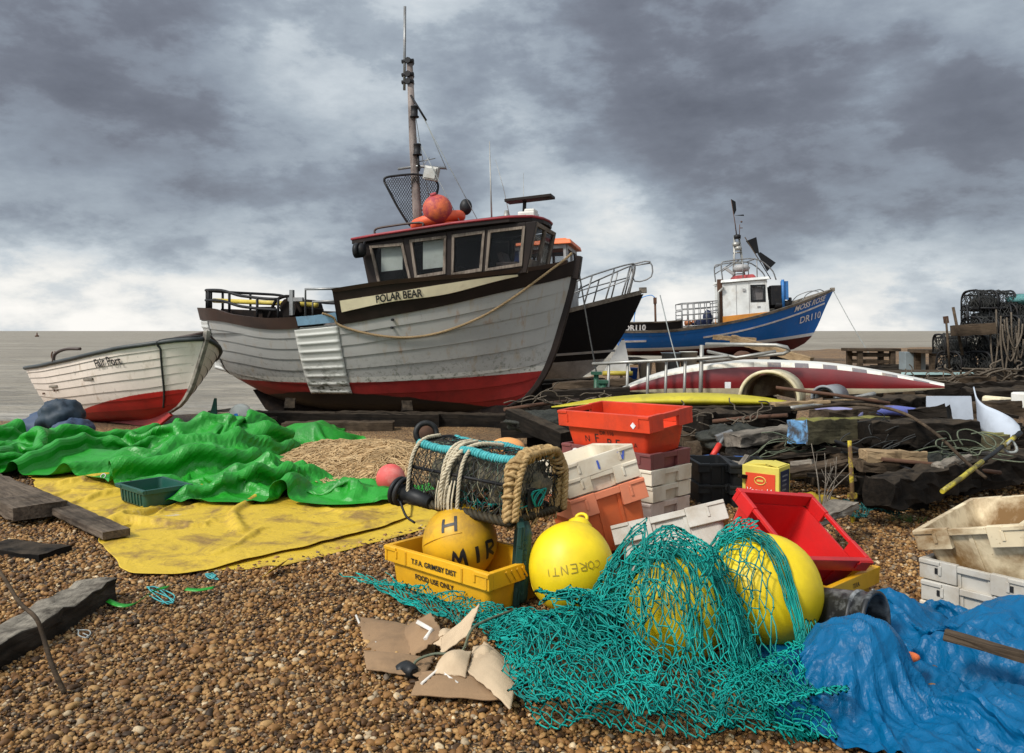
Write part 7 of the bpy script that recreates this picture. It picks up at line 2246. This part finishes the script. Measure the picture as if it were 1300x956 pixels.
for sy, nm in ((-1, 'turquoise_rope'), (1, 'turquoise_rope')):
    mb = MB(); y = sy * rail_y(zr_)
    pts = [(-L_ / 2 - .01, y, zr_), (-L_ / 4, y, zr_ - .012), (0, y, zr_ + .004), (L_ / 4, y, zr_ - .010), (L_ / 2, y, zr_)]
    sp = spline(pts, 14)
    for i, p in enumerate(np.linspace(0, len(sp) - 1.01, 42)):   # close turns of rope round the rail
        q = sp[int(p)].lerp(sp[int(p) + 1], p - int(p)); rr = .016 + .006 * nz(i * 1.7, sy, 2)
        mb.tube([q + Vector((.0045 * sin(a * 1.0), rr * cos(a), rr * sin(a))) for a in np.linspace(0, 2 * pi, 9, endpoint=False)], .0105, 6, closed=True)
    mb.build(nm, M['rope_teal'], pot)
mb = MB()
for sy in (-1,):
    g9 = np.random.default_rng(2)
    for off, rad, ptc in ((.0, .027, .09), (.034, .020, .075), (-.028, .018, .08)):
        twisted(mb, spline([(L_ / 2 + off + g9.normal(0, .006), y * (1.03 - abs(off)) + g9.normal(0, .006), z * 1.02 + .005 + g9.normal(0, .006)) for y, z in ar[0::2]], 5), rad, 3, ptc, 6)
    for k in range(13):     # turns that bind the rope to the end hoop
        y, z = ar[1 + int(k * 16 / 13)]
        nrm = Vector((0, y / (W_ / 2), z / H_)).normalized(); c_ = Vector((L_ / 2, y * 1.01, z * 1.01))
        rr_ = .033 + .006 * g9.random(); sk = g9.normal(0, .012)
        mb.tube([c_ + Vector((1, 0, 0)) * rr_ * cos(t) + nrm * rr_ * sin(t) + Vector((0, -nrm.z, nrm.y)) * sk * cos(t) for t in np.linspace(0, 2 * pi, 14, endpoint=False)], .0095, 6, closed=True)
mb.build('tan_rope', M['rope_beige'], pot)
mb = MB()
for x, l in ((-.10, 1), (-.075, .9), (-.06, 1.0), (.02, .7), (-L_ / 2 + .01, 1)):
    pts = [(x, y * 1.04, z * 1.04) for y, z in ar if y < .02]
    pts = pts[:max(4, int(len(pts) * l))]
    twisted(mb, spline([(a[0] + .012 * nz(i, x * 50, 1), a[1] - .006, a[2]) for i, a in enumerate(pts)], 3), .011, 3, .06, 5)
twisted(mb, spline([(-.08, -W_ / 2 - .02, .02), (-.09, -W_ / 2 - .03, .10), (-.07, -W_ / 2 - .02, .20), (-.04, -.2, .30), (.02, -.1, .35), (.08, .05, .34)], 6), .013, 3, .07, 5)
for k in range(14):
    x = -.12 + .12 * random.random(); mb.tube(spline([(x, -W_ / 2 - .02, .12 + .05 * random.random()), (x + .02 * nz(k, 1, 1), -W_ / 2 - .035, .06), (x + .05 * nz(k, 2, 1), -W_ / 2 - .03, -.01)], 4), .004, 4)
mb.build('rope_lashing', fibre('pale_lashing', (.40, .33, .22), (.62, .55, .40), 60), pot)
mb = MB()
for k in range(34):
    x = L_ / 2 - .02 + random.uniform(-.02, .03); y = random.uniform(-.22, .22); mb.tube(spline([(x, y, .03 + .05 * random.random()), (x + .01, y + random.uniform(-.03, .03), -.01), (x + .01, y + random.uniform(-.05, .05), -.05)], 3), .005, 4)
mb.build('frayed_rope', M['rope_beige'], pot)
for k, (x, y, z, r_, c) in enumerate(((.22, -.02, .14, .08, (.55, .42, .02)), (-.18, -.08, .07, .055, (.65, .15, .03)), (.06, -.1, .10, .06, (.6, .25, .12)), (-.05, .05, .12, .09, (.45, .3, .2)), (-.27, .05, .1, .08, (.5, .36, .26)), (.26, .1, .18, .07, (.35, .36, .1)), (.30, -.12, .06, .05, (.3, .25, .12)))):
    mb = MB(); mb.sphere((x, y, z), (r_, r_ * .9, r_ * .7), 16, 10, fn=lambda a, b, c_: 1 + .3 * nz(a * 2 + k, b * 2, c_ * 2)); mb.build('bait_piece', paint('bait_%d' % k, c, (.08, .06, .04), .6, 12, .7), pot)
mb = MB()
for k in range(9):
    c_ = (-.28 + .07 * k, .04 * (-1) ** k, .10 + .03 * (k % 3)); mb.sphere(c_, (.10, .15, .11), 18, 12, fn=lambda a, b, q: 1 + .35 * nz(a * 3 + k * 5, b * 3, q * 3) + .15 * nz(a * 9, b * 9 + k, q * 9))
mb.build('wet_net_lining', fibre('dark_wet_net', (.03, .035, .028), (.20, .16, .095), 40), pot)
gm = MB()
for k in range(60):
    x, y, z = random.uniform(.0, .34), random.uniform(-.2, .1), random.uniform(.01, .1)
    a = Vector((x, y, z)); gm.tube(spline([a, a + Vector((random.uniform(-.04, .04), random.uniform(-.05, .0), random.uniform(-.02, .05))), a + Vector((random.uniform(-.06, .06), random.uniform(-.06, .02), random.uniform(-.02, .05)))], 3), .003, 3)
gm.build('twine_scraps', M['net_green'], pot)
mb = MB(); mb.box((L_ / 2 + .012, -.02, .10), (.012, .16, .11)); mb.build('door', M['black_plastic'], pot, .004)
mb = MB(); mb.tube([(L_ / 2 + .03, .05 * cos(t) - .02 + .03 * sin(2.7 * t), .10 + .045 * sin(t * 1.7)) for t in np.linspace(0, 14, 70)], .004, 4); mb.build('door_twine', M['net_green'], pot)
# black rubber bridle at the left end
mb = MB()
for x in (-L_ / 2 - .09, -L_ / 2 - .055): mb.tube([(x + .012 * sin(t), -W_ / 2 + .02 + .072 * cos(t), .03 + .072 * sin(t)) for t in np.linspace(0, 2 * pi, 24, endpoint=False)], .014, 8, closed=True)
mb.tube([(-L_ / 2 - .08, -W_ / 2 + .02, .03), (-L_ / 2 + .18, -W_ / 2 - .005, .01)], [.05, .038], 12)
mb.tube(spline([(-L_ / 2 - .02, -W_ / 2 - .04, -.01), (-L_ / 2 + .04, -W_ / 2 - .05, -.08), (-L_ / 2 + .10, -W_ / 2 - .04, -.11)], 5), .007, 6)
mb.build('rubber_bridle', M['black_plastic'], pot)

# stacked pots in the background
def small_pot():
    r = empty('lobster_pot')
    L, W, H = .60, .46, .30
    mb = MB(); a = arch(W, H, 12)
    for x in (-L / 2, 0, L / 2): mb.tube([(x, y, z) for y, z in a], .016, 6)
    for y, z in ((-W / 2, 0), (W / 2, 0), (-W * .36, H * .8), (W * .36, H * .8)): mb.tube([(-L / 2, y, z), (L / 2, y, z)], .016, 6)
    mb.tube([(-L / 2, -W / 2, 0), (-L / 2, W / 2, 0)], .016, 6); mb.tube([(L / 2, -W / 2, 0), (L / 2, W / 2, 0)], .016, 6)
    for k in range(6): mb.box((-L / 2 + L * k / 5, 0, .0), (.05, W, .02))
    mb.build('frame', M['black_metal'], r)
    V, Fq = pot_net(L, W, H, .06, .0065, 5, True, .012); np_mesh('netting', V, Fq, M['black_rope'], r)
    mb = MB(); mb.sphere((.05, 0, .10), (.25, .19, .12), 14, 9, fn=lambda x, y, z: 1 + .4 * nz(x * 2, y * 2, z * 2)); mb.build('inner_bag', M['black_rope'], r)
    return r
spots = [(1222, 470, 12.4, 'pot'), (1260, 471, 12.2, ''), (1300, 471, 12.3, ''), (1218, 447, 12.5, ''), (1258, 447, 12.4, ''), (1299, 448, 12.4, ''), (1336, 448, 12.4, ''),
         (1254, 426, 12.5, ''), (1296, 426, 12.4, ''), (1252, 411, 12.6, ''), (1296, 407, 12.6, ''), (1255, 393, 12.6, ''), (1336, 426, 12.6, ''), (1280, 440, 13.0, ''), (1275, 455, 13.0, ''), (1318, 398, 12.7, '')]
labs = ['lobster pot at the bottom left of the far stack', 'lobster pot in the bottom row of the far stack, second from its left end', 'lobster pot in the bottom row of the far stack by the frame edge', 'lobster pot jutting out at the left above the dark work bench', 'lobster pot second from the left in the second row of the far stack',
        'lobster pot behind the hanging ropes, second row of the far stack', 'lobster pot half cut by the frame, second row of the far stack', 'lobster pot above the brown plank, third row of the far stack', 'lobster pot with ropes hanging over it, third row of the far stack', 'lobster pot right under the topmost one of the far stack',
        'lobster pot under the turquoise topped one at the right of the far stack', 'topmost lobster pot of the far stack, seen against the sky', 'lobster pot at the frame edge, third row of the far stack', 'lobster pot deep inside the far stack, upper one', 'lobster pot deep inside the far stack, lower one', 'lobster pot with turquoise netting on top at the right of the far stack']
proto = small_pot()
kids = [o for o in bpy.data.objects if o.parent == proto]
rr = random.Random(3)
for i, (px, py, d, _) in enumerate(spots):
    if i == 0: p = proto
    else:
        p = proto.copy(); COL.objects.link(p)
        for k in kids:
            c = k.copy(); COL.objects.link(c); c.parent = p
    p.location = at(px, py, d); p.rotation_euler = (R(rr.uniform(-5, 5)), R(rr.uniform(-5, 5)), R(rr.choice((0, 180)) + rr.uniform(-25, 25)))
    p['label'] = labs[i]; p['category'] = 'lobster pot'; p['group'] = 'lobster pots stacked at the right'; p['kind'] = 'thing'
mb = MB(); c = at(1304, 381, 12.5); mb.sphere((0, 0, 0), (.30, .26, .10), 20, 12, fn=lambda x, y, z: 1 + .2 * nz(x * 3, y * 3, z * 3)); o = mb.build('net_bundle', fibre('turquoise_net', (.03, .12, .12), (.12, .28, .27), 40)); o.location = c; tag(o, 'turquoise netting bundled on the right of the far pot stack', 'net')
dark_rope = fibre('dark_weathered_rope', (.05, .035, .022), (.16, .13, .095), 60)
for k in range(13):
    px = rr.uniform(1252, 1306); y0 = rr.uniform(392, 425); y1 = rr.uniform(440, 474); w = rr.uniform(4, 22); d = 11.9 + rr.uniform(-.15, .1)
    mb = MB(); mb.tube(spline([at(px, y0, d), at(px + w * .1, (y0 + y1) / 2, d - .05), at(px + w * .5, y1, d - .05), at(px + w * .9, (y0 + y1) / 2 + 4, d - .05), at(px + w, y0 + 8, d)], 6), .013, 5)
    o = mb.build('hanging_rope', dark_rope); tag(o, 'rope looped down over the far stack of lobster pots', 'rope', 'ropes hanging over the pot stack')
beam(at(1211, 420, 12.0), at(1260, 417, 11.9), .3, .16, WB, 'brown wooden trough sticking out left of the pot stack', name='wooden_trough', cat='trough')
for px, py, qx, qy, lab, fl in ((1206, 444, 1201, 404, 'short dan pole with a square brown flag left of the pot stack', 1), (1222, 422, 1210, 390, 'bare slanting pole left of the topmost lobster pot', 0)):
    r = empty('dan_pole', at(px, py, 12.1), label=lab, cat='pole'); o = r.location
    mb = MB(); mb.tube([(0, 0, -.35), at(qx, qy, 12.1) - o], .018 if fl else .024, 6); mb.build('staff', M['wood_brown'], r)
    if fl: mb = MB(); mb.box(at(qx, qy + 2, 12.1) - o, (.07, .03, .11), (0, R(-8), 0)); mb.build('flag', M['rust'], r)

# ------------------------------------------------------------------ foreground left: boards and stick
def board(x0, y0, x1, y1, w, h, mat, label, z=0.0, roll=0.0, **k):
    return beam((x0, y0, gz(x0, y0) + h / 2 + z), (x1, y1, gz(x1, y1) + h / 2 + z), w, h, mat, label, roll=roll, **k)
RT = wood('rotten_brown_board', (.035, .025, .018), (.19, .145, .105), 0, grain=36, bmp=1.0)
board(-2.56, 5.10, -4.05, 6.55, .17, .05, RT, 'grey brown plank lying across the corner of the yellow tarpaulin', z=.05, rough=.006)
board(-3.42, 5.72, -5.2, 7.3, .36, .10, RT, 'wide weathered board at the left edge beside the yellow tarpaulin', z=.05, rough=.01)
board(-3.3, 5.0, -2.78, 4.80, .22, .10, WD, 'dark half buried timber at the left edge', z=-.05)
board(-2.12, 4.06, -2.22, 2.3, .17, .13, wood('split_grey_timber', (.010, .008, .006), (.07, .055, .042), 0, moss=(.33, .29, .23), moss_amt=.85, grain=30, bmp=1.2), 'split grey timber with a black side in the left foreground', z=-.02, rough=.022)
mb = MB(); mb.tube(spline([at(82, 880, 3.0), at(66, 845, 3.02), at(54, 806, 3.1), at(45, 784, 3.12), at(24, 764, 3.2), at(6, 735, 3.25), at(-12, 712, 3.3)], 7), [.010 - .003 * i / 42 + .0018 * nz(i, 4, 4) for i in range(43)], 7)
tag(mb.build('driftwood_stick', M['wood_brown']), 'thin bent stick standing up in front of the split grey timber', 'stick')
# plastic strip, twine, tag
def lay_line(name, pts, r, mat, label, cat, lift=.022):
    mb = MB(); mb.tube(spline([Vector((x, y, gz(x, y) + lift + .012 * nz(i * 1.3, x * 5, 2))) for i, (x, y) in enumerate(pts)], 6), r, 5); return tag(mb.build(name, mat), label, cat)
G = lambda px, py: ((px - 650) / F * (1.4 / ((py - 420) / F)), 1.4 / ((py - 420) / F))
A = [G(134, 777), G(150, 782), G(166, 780), G(180, 771), G(195, 760), G(212, 755)]
sp = spline([Vector((x, y, gz(x, y) + .035)) for x, y in A], 5); mb = MB(); mb.grid([[p for p in sp], [p + Vector((.005, .03, .006)) for p in sp]], 0, True); tag(mb.build('plastic_strip', m_green, None, solid=.002), 'torn green plastic strip curving over the shingle', 'strip')
A = [G(234, 757), G(250, 758), G(270, 755)]
sp = spline([Vector((x, y, gz(x, y) + .035)) for x, y in A], 5); mb = MB(); mb.grid([[p for p in sp], [p + Vector((.0, .035, .004)) for p in sp]], 0, True); tag(mb.build('plastic_strip', m_green, None, solid=.002), 'shorter torn green plastic piece at the end of the twine', 'strip')
rr = random.Random(12)
for px, py, n, s, lab in ((268, 735, 20, 9, 'pale green twine tangle beside the corner of the yellow tarpaulin'), (205, 762, 16, 26, 'pale green twine lying along the torn green strip'), (105, 812, 9, 10, 'short grey string end on the shingle')):
    pts = [G(px + s * sin(i * 1.1 + rr.random()) * rr.uniform(.4, 1.2), py + s * .42 * cos(i * .9 + rr.random())) for i in range(n)]
    lay_line('twine', pts, .0032, M['rope_teal'] if 'green' in lab else M['rope_grey'], lab, 'twine')
A = G(342, 735); mb = MB(); mb.grid([[(A[0] + u + .02 * v * 10, A[1] + v, .045 + .03 * sin(u * 30) + gz(*A)) for v in np.linspace(-.02, .17, 6)] for u in np.linspace(-.03, .03, 6)], 0, True); tag(mb.build('plastic_tag', m_yel, None, solid=.003), 'small yellow torn flap lying in front of the yellow tarpaulin', 'scrap')

# ------------------------------------------------------------------ cardboard
cb_brown = paint('wet_brown_cardboard', (.27, .165, .085), (.10, .065, .04), .6, 5, .85, bmp=.5, fine=70)
cb_pale = paint('pale_cardboard', (.52, .39, .25), (.26, .17, .10), .5, 4, .85, bmp=.4, fine=70)
cb_edge = paint('torn_white_liner', (.62, .58, .52), (.35, .28, .2), .4, 8, .8)


def flap(pts, name, mats, parent, th=.006, bend=0.0, n=14):
    """bent sheet: four corner points (px, py, d) blended into a grid, creased and thickened"""
    q = [at(*p) if not isinstance(p, Vector) else p for p in pts]; rows = []
    for i in range(n + 1):
        u = i / n; r = []
        for j in range(n + 1):
            v = j / n
            p = q[0] * (1 - u) * (1 - v) + q[1] * u * (1 - v) + q[2] * u * v + q[3] * (1 - u) * v
            p = p + Vector((0, 0, bend * sin(pi * u) * sin(pi * v) + .008 * nz(u * 3 + pts[0][0], v * 3, 5) + .003 * sin(v * 40)))
            r.append(p)
        rows.append(r)
    # ragged outline
    for k in range(n + 1):
        for r, a in ((rows[0], rows[1]), (rows[-1], rows[-2])): r[k] = r[k].lerp(a[k], .5 + .8 * nz(k * .9, pts[1][0], 3))
    for i in range(n + 1):
        rows[i][0] = rows[i][0].lerp(rows[i][1], .4 + .8 * nz(i * .8, pts[2][0], 4)); rows[i][-1] = rows[i][-1].lerp(rows[i][-2], .4 + .8 * nz(i * .8, pts[3][0], 6))
    mb = MB(); mb.grid(rows, 0, True); return mb.build(name, mats, parent, solid=th)
cbx = empty('cardboard_box', (0, 0, 0), label='flattened wet brown cardboard box in front of the green net', cat='cardboard')
flap([(450, 781, 3.84), (556, 800, 3.66), (556, 838, 3.34), (462, 828, 3.42)], 'panel', cb_brown, cbx, bend=.02)
flap([(496, 806, 3.66), (548, 776, 3.70), (566, 806, 3.36), (524, 838, 3.34)], 'panel', cb_brown, cbx, bend=.025)
flap([(458, 826, 3.40), (556, 836, 3.32), (540, 862, 3.12), (462, 850, 3.20)], 'panel', cb_brown, cbx, bend=.03)
flap([(560, 800, 3.5), (585, 806, 3.44), (570, 826, 3.3), (548, 818, 3.36)], 'panel', cb_pale, cbx, bend=.04)
mb = MB(); mb.tube([at(452, 781, 3.79), at(460, 800, 3.70), at(464, 818, 3.55), at(478, 816, 3.5)], .006, 4); mb.tube([at(530, 790, 3.5), at(548, 800, 3.45), at(540, 812, 3.4)], .012, 4); mb.build('torn_edge', cb_edge, cbx)
cb2 = empty('cardboard_box', (0, 0, 0), label='paler cardboard box torn open with one flap standing up beside the net', cat='cardboard')
flap([(558, 832, 3.25), (596, 806, 3.28), (611, 764, 3.42), (559, 812, 3.36)], 'upright_flap', cb_pale, cb2)
flap([(614, 812, 3.32), (662, 852, 3.1), (650, 905, 2.82), (588, 850, 3.1)], 'panel', cb_pale, cb2, bend=.03)
flap([(560, 836, 3.22), (600, 826, 3.20), (592, 862, 3.04), (548, 856, 3.1)], 'panel', cb_pale, cb2, bend=.05)
flap([(534, 852, 3.15), (604, 850, 3.12), (640, 890, 2.92), (516, 884, 2.98)], 'panel', cb_brown, cb2, bend=.015)
flap([(600, 820, 3.28), (628, 822, 3.26), (630, 842, 3.14), (596, 846, 3.14)], 'panel', cb_pale, cb2, bend=.03)
mb = MB(); mb.tube([at(535, 868, 3.03), at(556, 850, 3.12), at(582, 868, 3.02)], .007, 4); mb.build('tape_edge', cb_edge, cb2)
mb = MB(); mb.tube(spline([at(522, 852, 3.16), at(530, 838, 3.22), at(552, 830, 3.24), at(585, 828, 3.2), at(597, 802, 3.2), at(612, 790, 3.3), at(650, 775, 3.5)], 6), .006, 5); tag(mb.build('cord', M['net_olive']), 'dull green cord lying across the torn cardboard', 'cord')
mb = MB(); mb.tube(spline([at(505, 855, 3.2), at(515, 848, 3.2), at(526, 855, 3.15)], 4), [.02, .03, .03, .03, .03, .03, .03, .03, .02], 8); tag(mb.build('black_glove', M['black_plastic']), 'small black rag at the end of the dull green cord', 'rag')

# small growth on the shingle at right
mb = MB()
for k in range(80):
    a = rr.random() * 6.28; r0 = rr.random() * .09; l = rr.uniform(.02, .06); x, y = r0 * cos(a) * 1.4, r0 * sin(a)
    mb.add([(x, y, 0), (x + .006, y, 0), (x + .03 * cos(a) * rr.random(), y + .02 * sin(a), l)], [(0, 1, 2)])
o = mb.build('weed_tuft', paint('weed_green', (.06, .12, .02), (.03, .05, .01), .5)); p = ground((1150 - 650) / F * 5.75, 5.75); o.location = p; tag(o, 'small green weed tuft on the shingle left of the filthy box', 'weed')
(vf, P) = net_sheet([(2.35, 5.55), (2.75, 5.55), (2.7, 5.85), (2.4, 5.85)], 16, 14, 91, .03, .03, .004, fold=.03, zj=.02)
tag(np_mesh('net_scrap', vf[0], vf[1], fibre('dark_teal_net', (.01, .06, .06), (.02, .14, .13), 30, bmp=0)), 'scrap of dark teal net on the shingle below the dark split log', 'net')
# litter of small sticks and chips over the timber pile
for k in range(60):
    px, py = rr.uniform(900, 1300), rr.uniform(528, 612)
    d = 8.4 - (py - 520) / 92 * 2.3 + rr.uniform(-.2, .2)
    a = at(px, py, d); v = Vector((rr.uniform(-.4, .4), rr.uniform(-.2, .2), rr.uniform(-.05, .10)))
    beam(a, a + v, rr.uniform(.02, .07), rr.uniform(.015, .04), rr.choice((WB, WD, WD, WG)), 'broken stick lying among the timbers of the right hand pile', name='broken_stick', cat='stick', group='broken sticks on the timber pile', rough=.006)

# broken planks lying at all angles over the pile
for k in range(16):
    px, py = rr.uniform(915, 1290), rr.uniform(535, 600)
    d = 8.0 - (py - 530) / 75 * 2.0 + rr.uniform(-.15, .15)
    a = at(px, py, d); t = rr.uniform(-.5, .5); l = rr.uniform(.4, .95)
    beam(a, a + Vector((l * cos(t) * rr.choice((1, -1)), l * sin(t), rr.uniform(-.10, .08))), rr.uniform(.09, .2), rr.uniform(.025, .06), rr.choice((WB, WD, WD, WG, WB)), 'broken plank lying among the timbers of the right hand pile', name='broken_plank', cat='plank', group='broken planks on the timber pile', rough=.014, roll=R(rr.uniform(-20, 20)))

# scrap, rope and old net caught in the pile
def tangle(px, py, d, w, h, n, mat, label, cat='rope', r=.008, name='rope_tangle'):
    mb = MB(); c = at(px, py, d); q = random.Random(int(px))
    for k in range(n):
        p = c + Vector((q.uniform(-w, w), q.uniform(-.12, .12), q.uniform(0, h))); ps = [p]; a = q.random() * 6.28
        for i in range(7):
            a += q.uniform(-1.1, 1.1); p = p + Vector((.10 * cos(a), .04 * sin(a * 1.7), .05 * sin(a) - .012)); p.z = max(p.z, c.z - h * .6); ps.append(p)
        mb.tube(spline(ps, 4), r, 4)
    return tag(mb.build(name, mat), label, cat)
tangle(915, 545, 7.6, .30, .12, 16, dark_rope, 'dark rope tangled in the pile behind the red handled mallet')
tangle(1150, 566, 6.55, .28, .10, 12, M['black_rope'], 'black twine hanging over the front of the thick tarred timber', r=.005)
tangle(1220, 580, 6.3, .25, .10, 14, M['net_olive'], 'drab net scraps tangled beside the yellow and black pole', r=.006)
tangle(1040, 575, 6.9, .22, .12, 12, M['net_olive'], 'drab twine hanging below the blue ended timber', r=.005)
tangle(725, 512, 9.6, .40, .10, 16, dark_rope, 'dark rope strewn over the pile below the bow of the grey boat')
tangle(1190, 490, 10.6, .5, .10, 16, dark_rope, 'brown rope strewn before the stacked lobster pots')
tangle(1265, 478, 11.2, .5, .12, 16, dark_rope, 'brown rope heaped on the sleepers under the lobster pots', r=.014)
for x0, y0, d0, x1, y1, d1, r_, m_, lab in ((905, 535, 8.0, 1000, 527, 7.6, .020, M['rust'], 'rusty pipe lying across the pile left of the blue ended timber'), (1120, 583, 6.0, 1270, 600, 6.2, .016, M['rust'], 'thin rusty rod low in the right hand pile'), (1060, 560, 6.5, 1180, 606, 5.9, .014, M['black_metal'], 'black iron bar sloping across the stacked pair of boards'), (640, 520, 9.3, 735, 508, 9.8, .022, M['rust'], 'rusty pipe on the pile below the bow of the grey boat'), (985, 492, 8.6, 1130, 512, 8.2, .018, M['rust'], 'rusty rod lying on the timbers below the red hull')):
    mb = MB(); mb.tube([at(x0, y0, d0), at((x0 + x1) / 2, (y0 + y1) / 2 - 1, (d0 + d1) / 2), at(x1, y1, d1)], r_, 8); tag(mb.build('iron_pipe', m_), lab, 'pipe')
for px, py, d, w, h, lab in ((935, 556, 7.5, .34, .12, 'dark net heap on the timbers behind the red handled mallet'), (1185, 590, 6.5, .30, .10, 'dark net heap on the low log under the thick tarred timber'), (690, 536, 9.0, .40, .12, 'dark net heap left of the orange fish box')):
    mb = MB(); mb.sphere((0, 0, 0), (w, .26, h), 40, 22, fn=lambda x, y, z: 1 + .35 * nz(x * 2.5 + px, y * 2.5, z * 2.5) + .22 * abs(nz(x * 8, y * 8 + px, z * 8))); o = mb.build('net_heap', fibre('dark_wet_net_heap', (.008, .009, .008), (.05, .05, .038), 50, bmp=.8)); o.location = at(px, py, d); tag(o, lab, 'net')
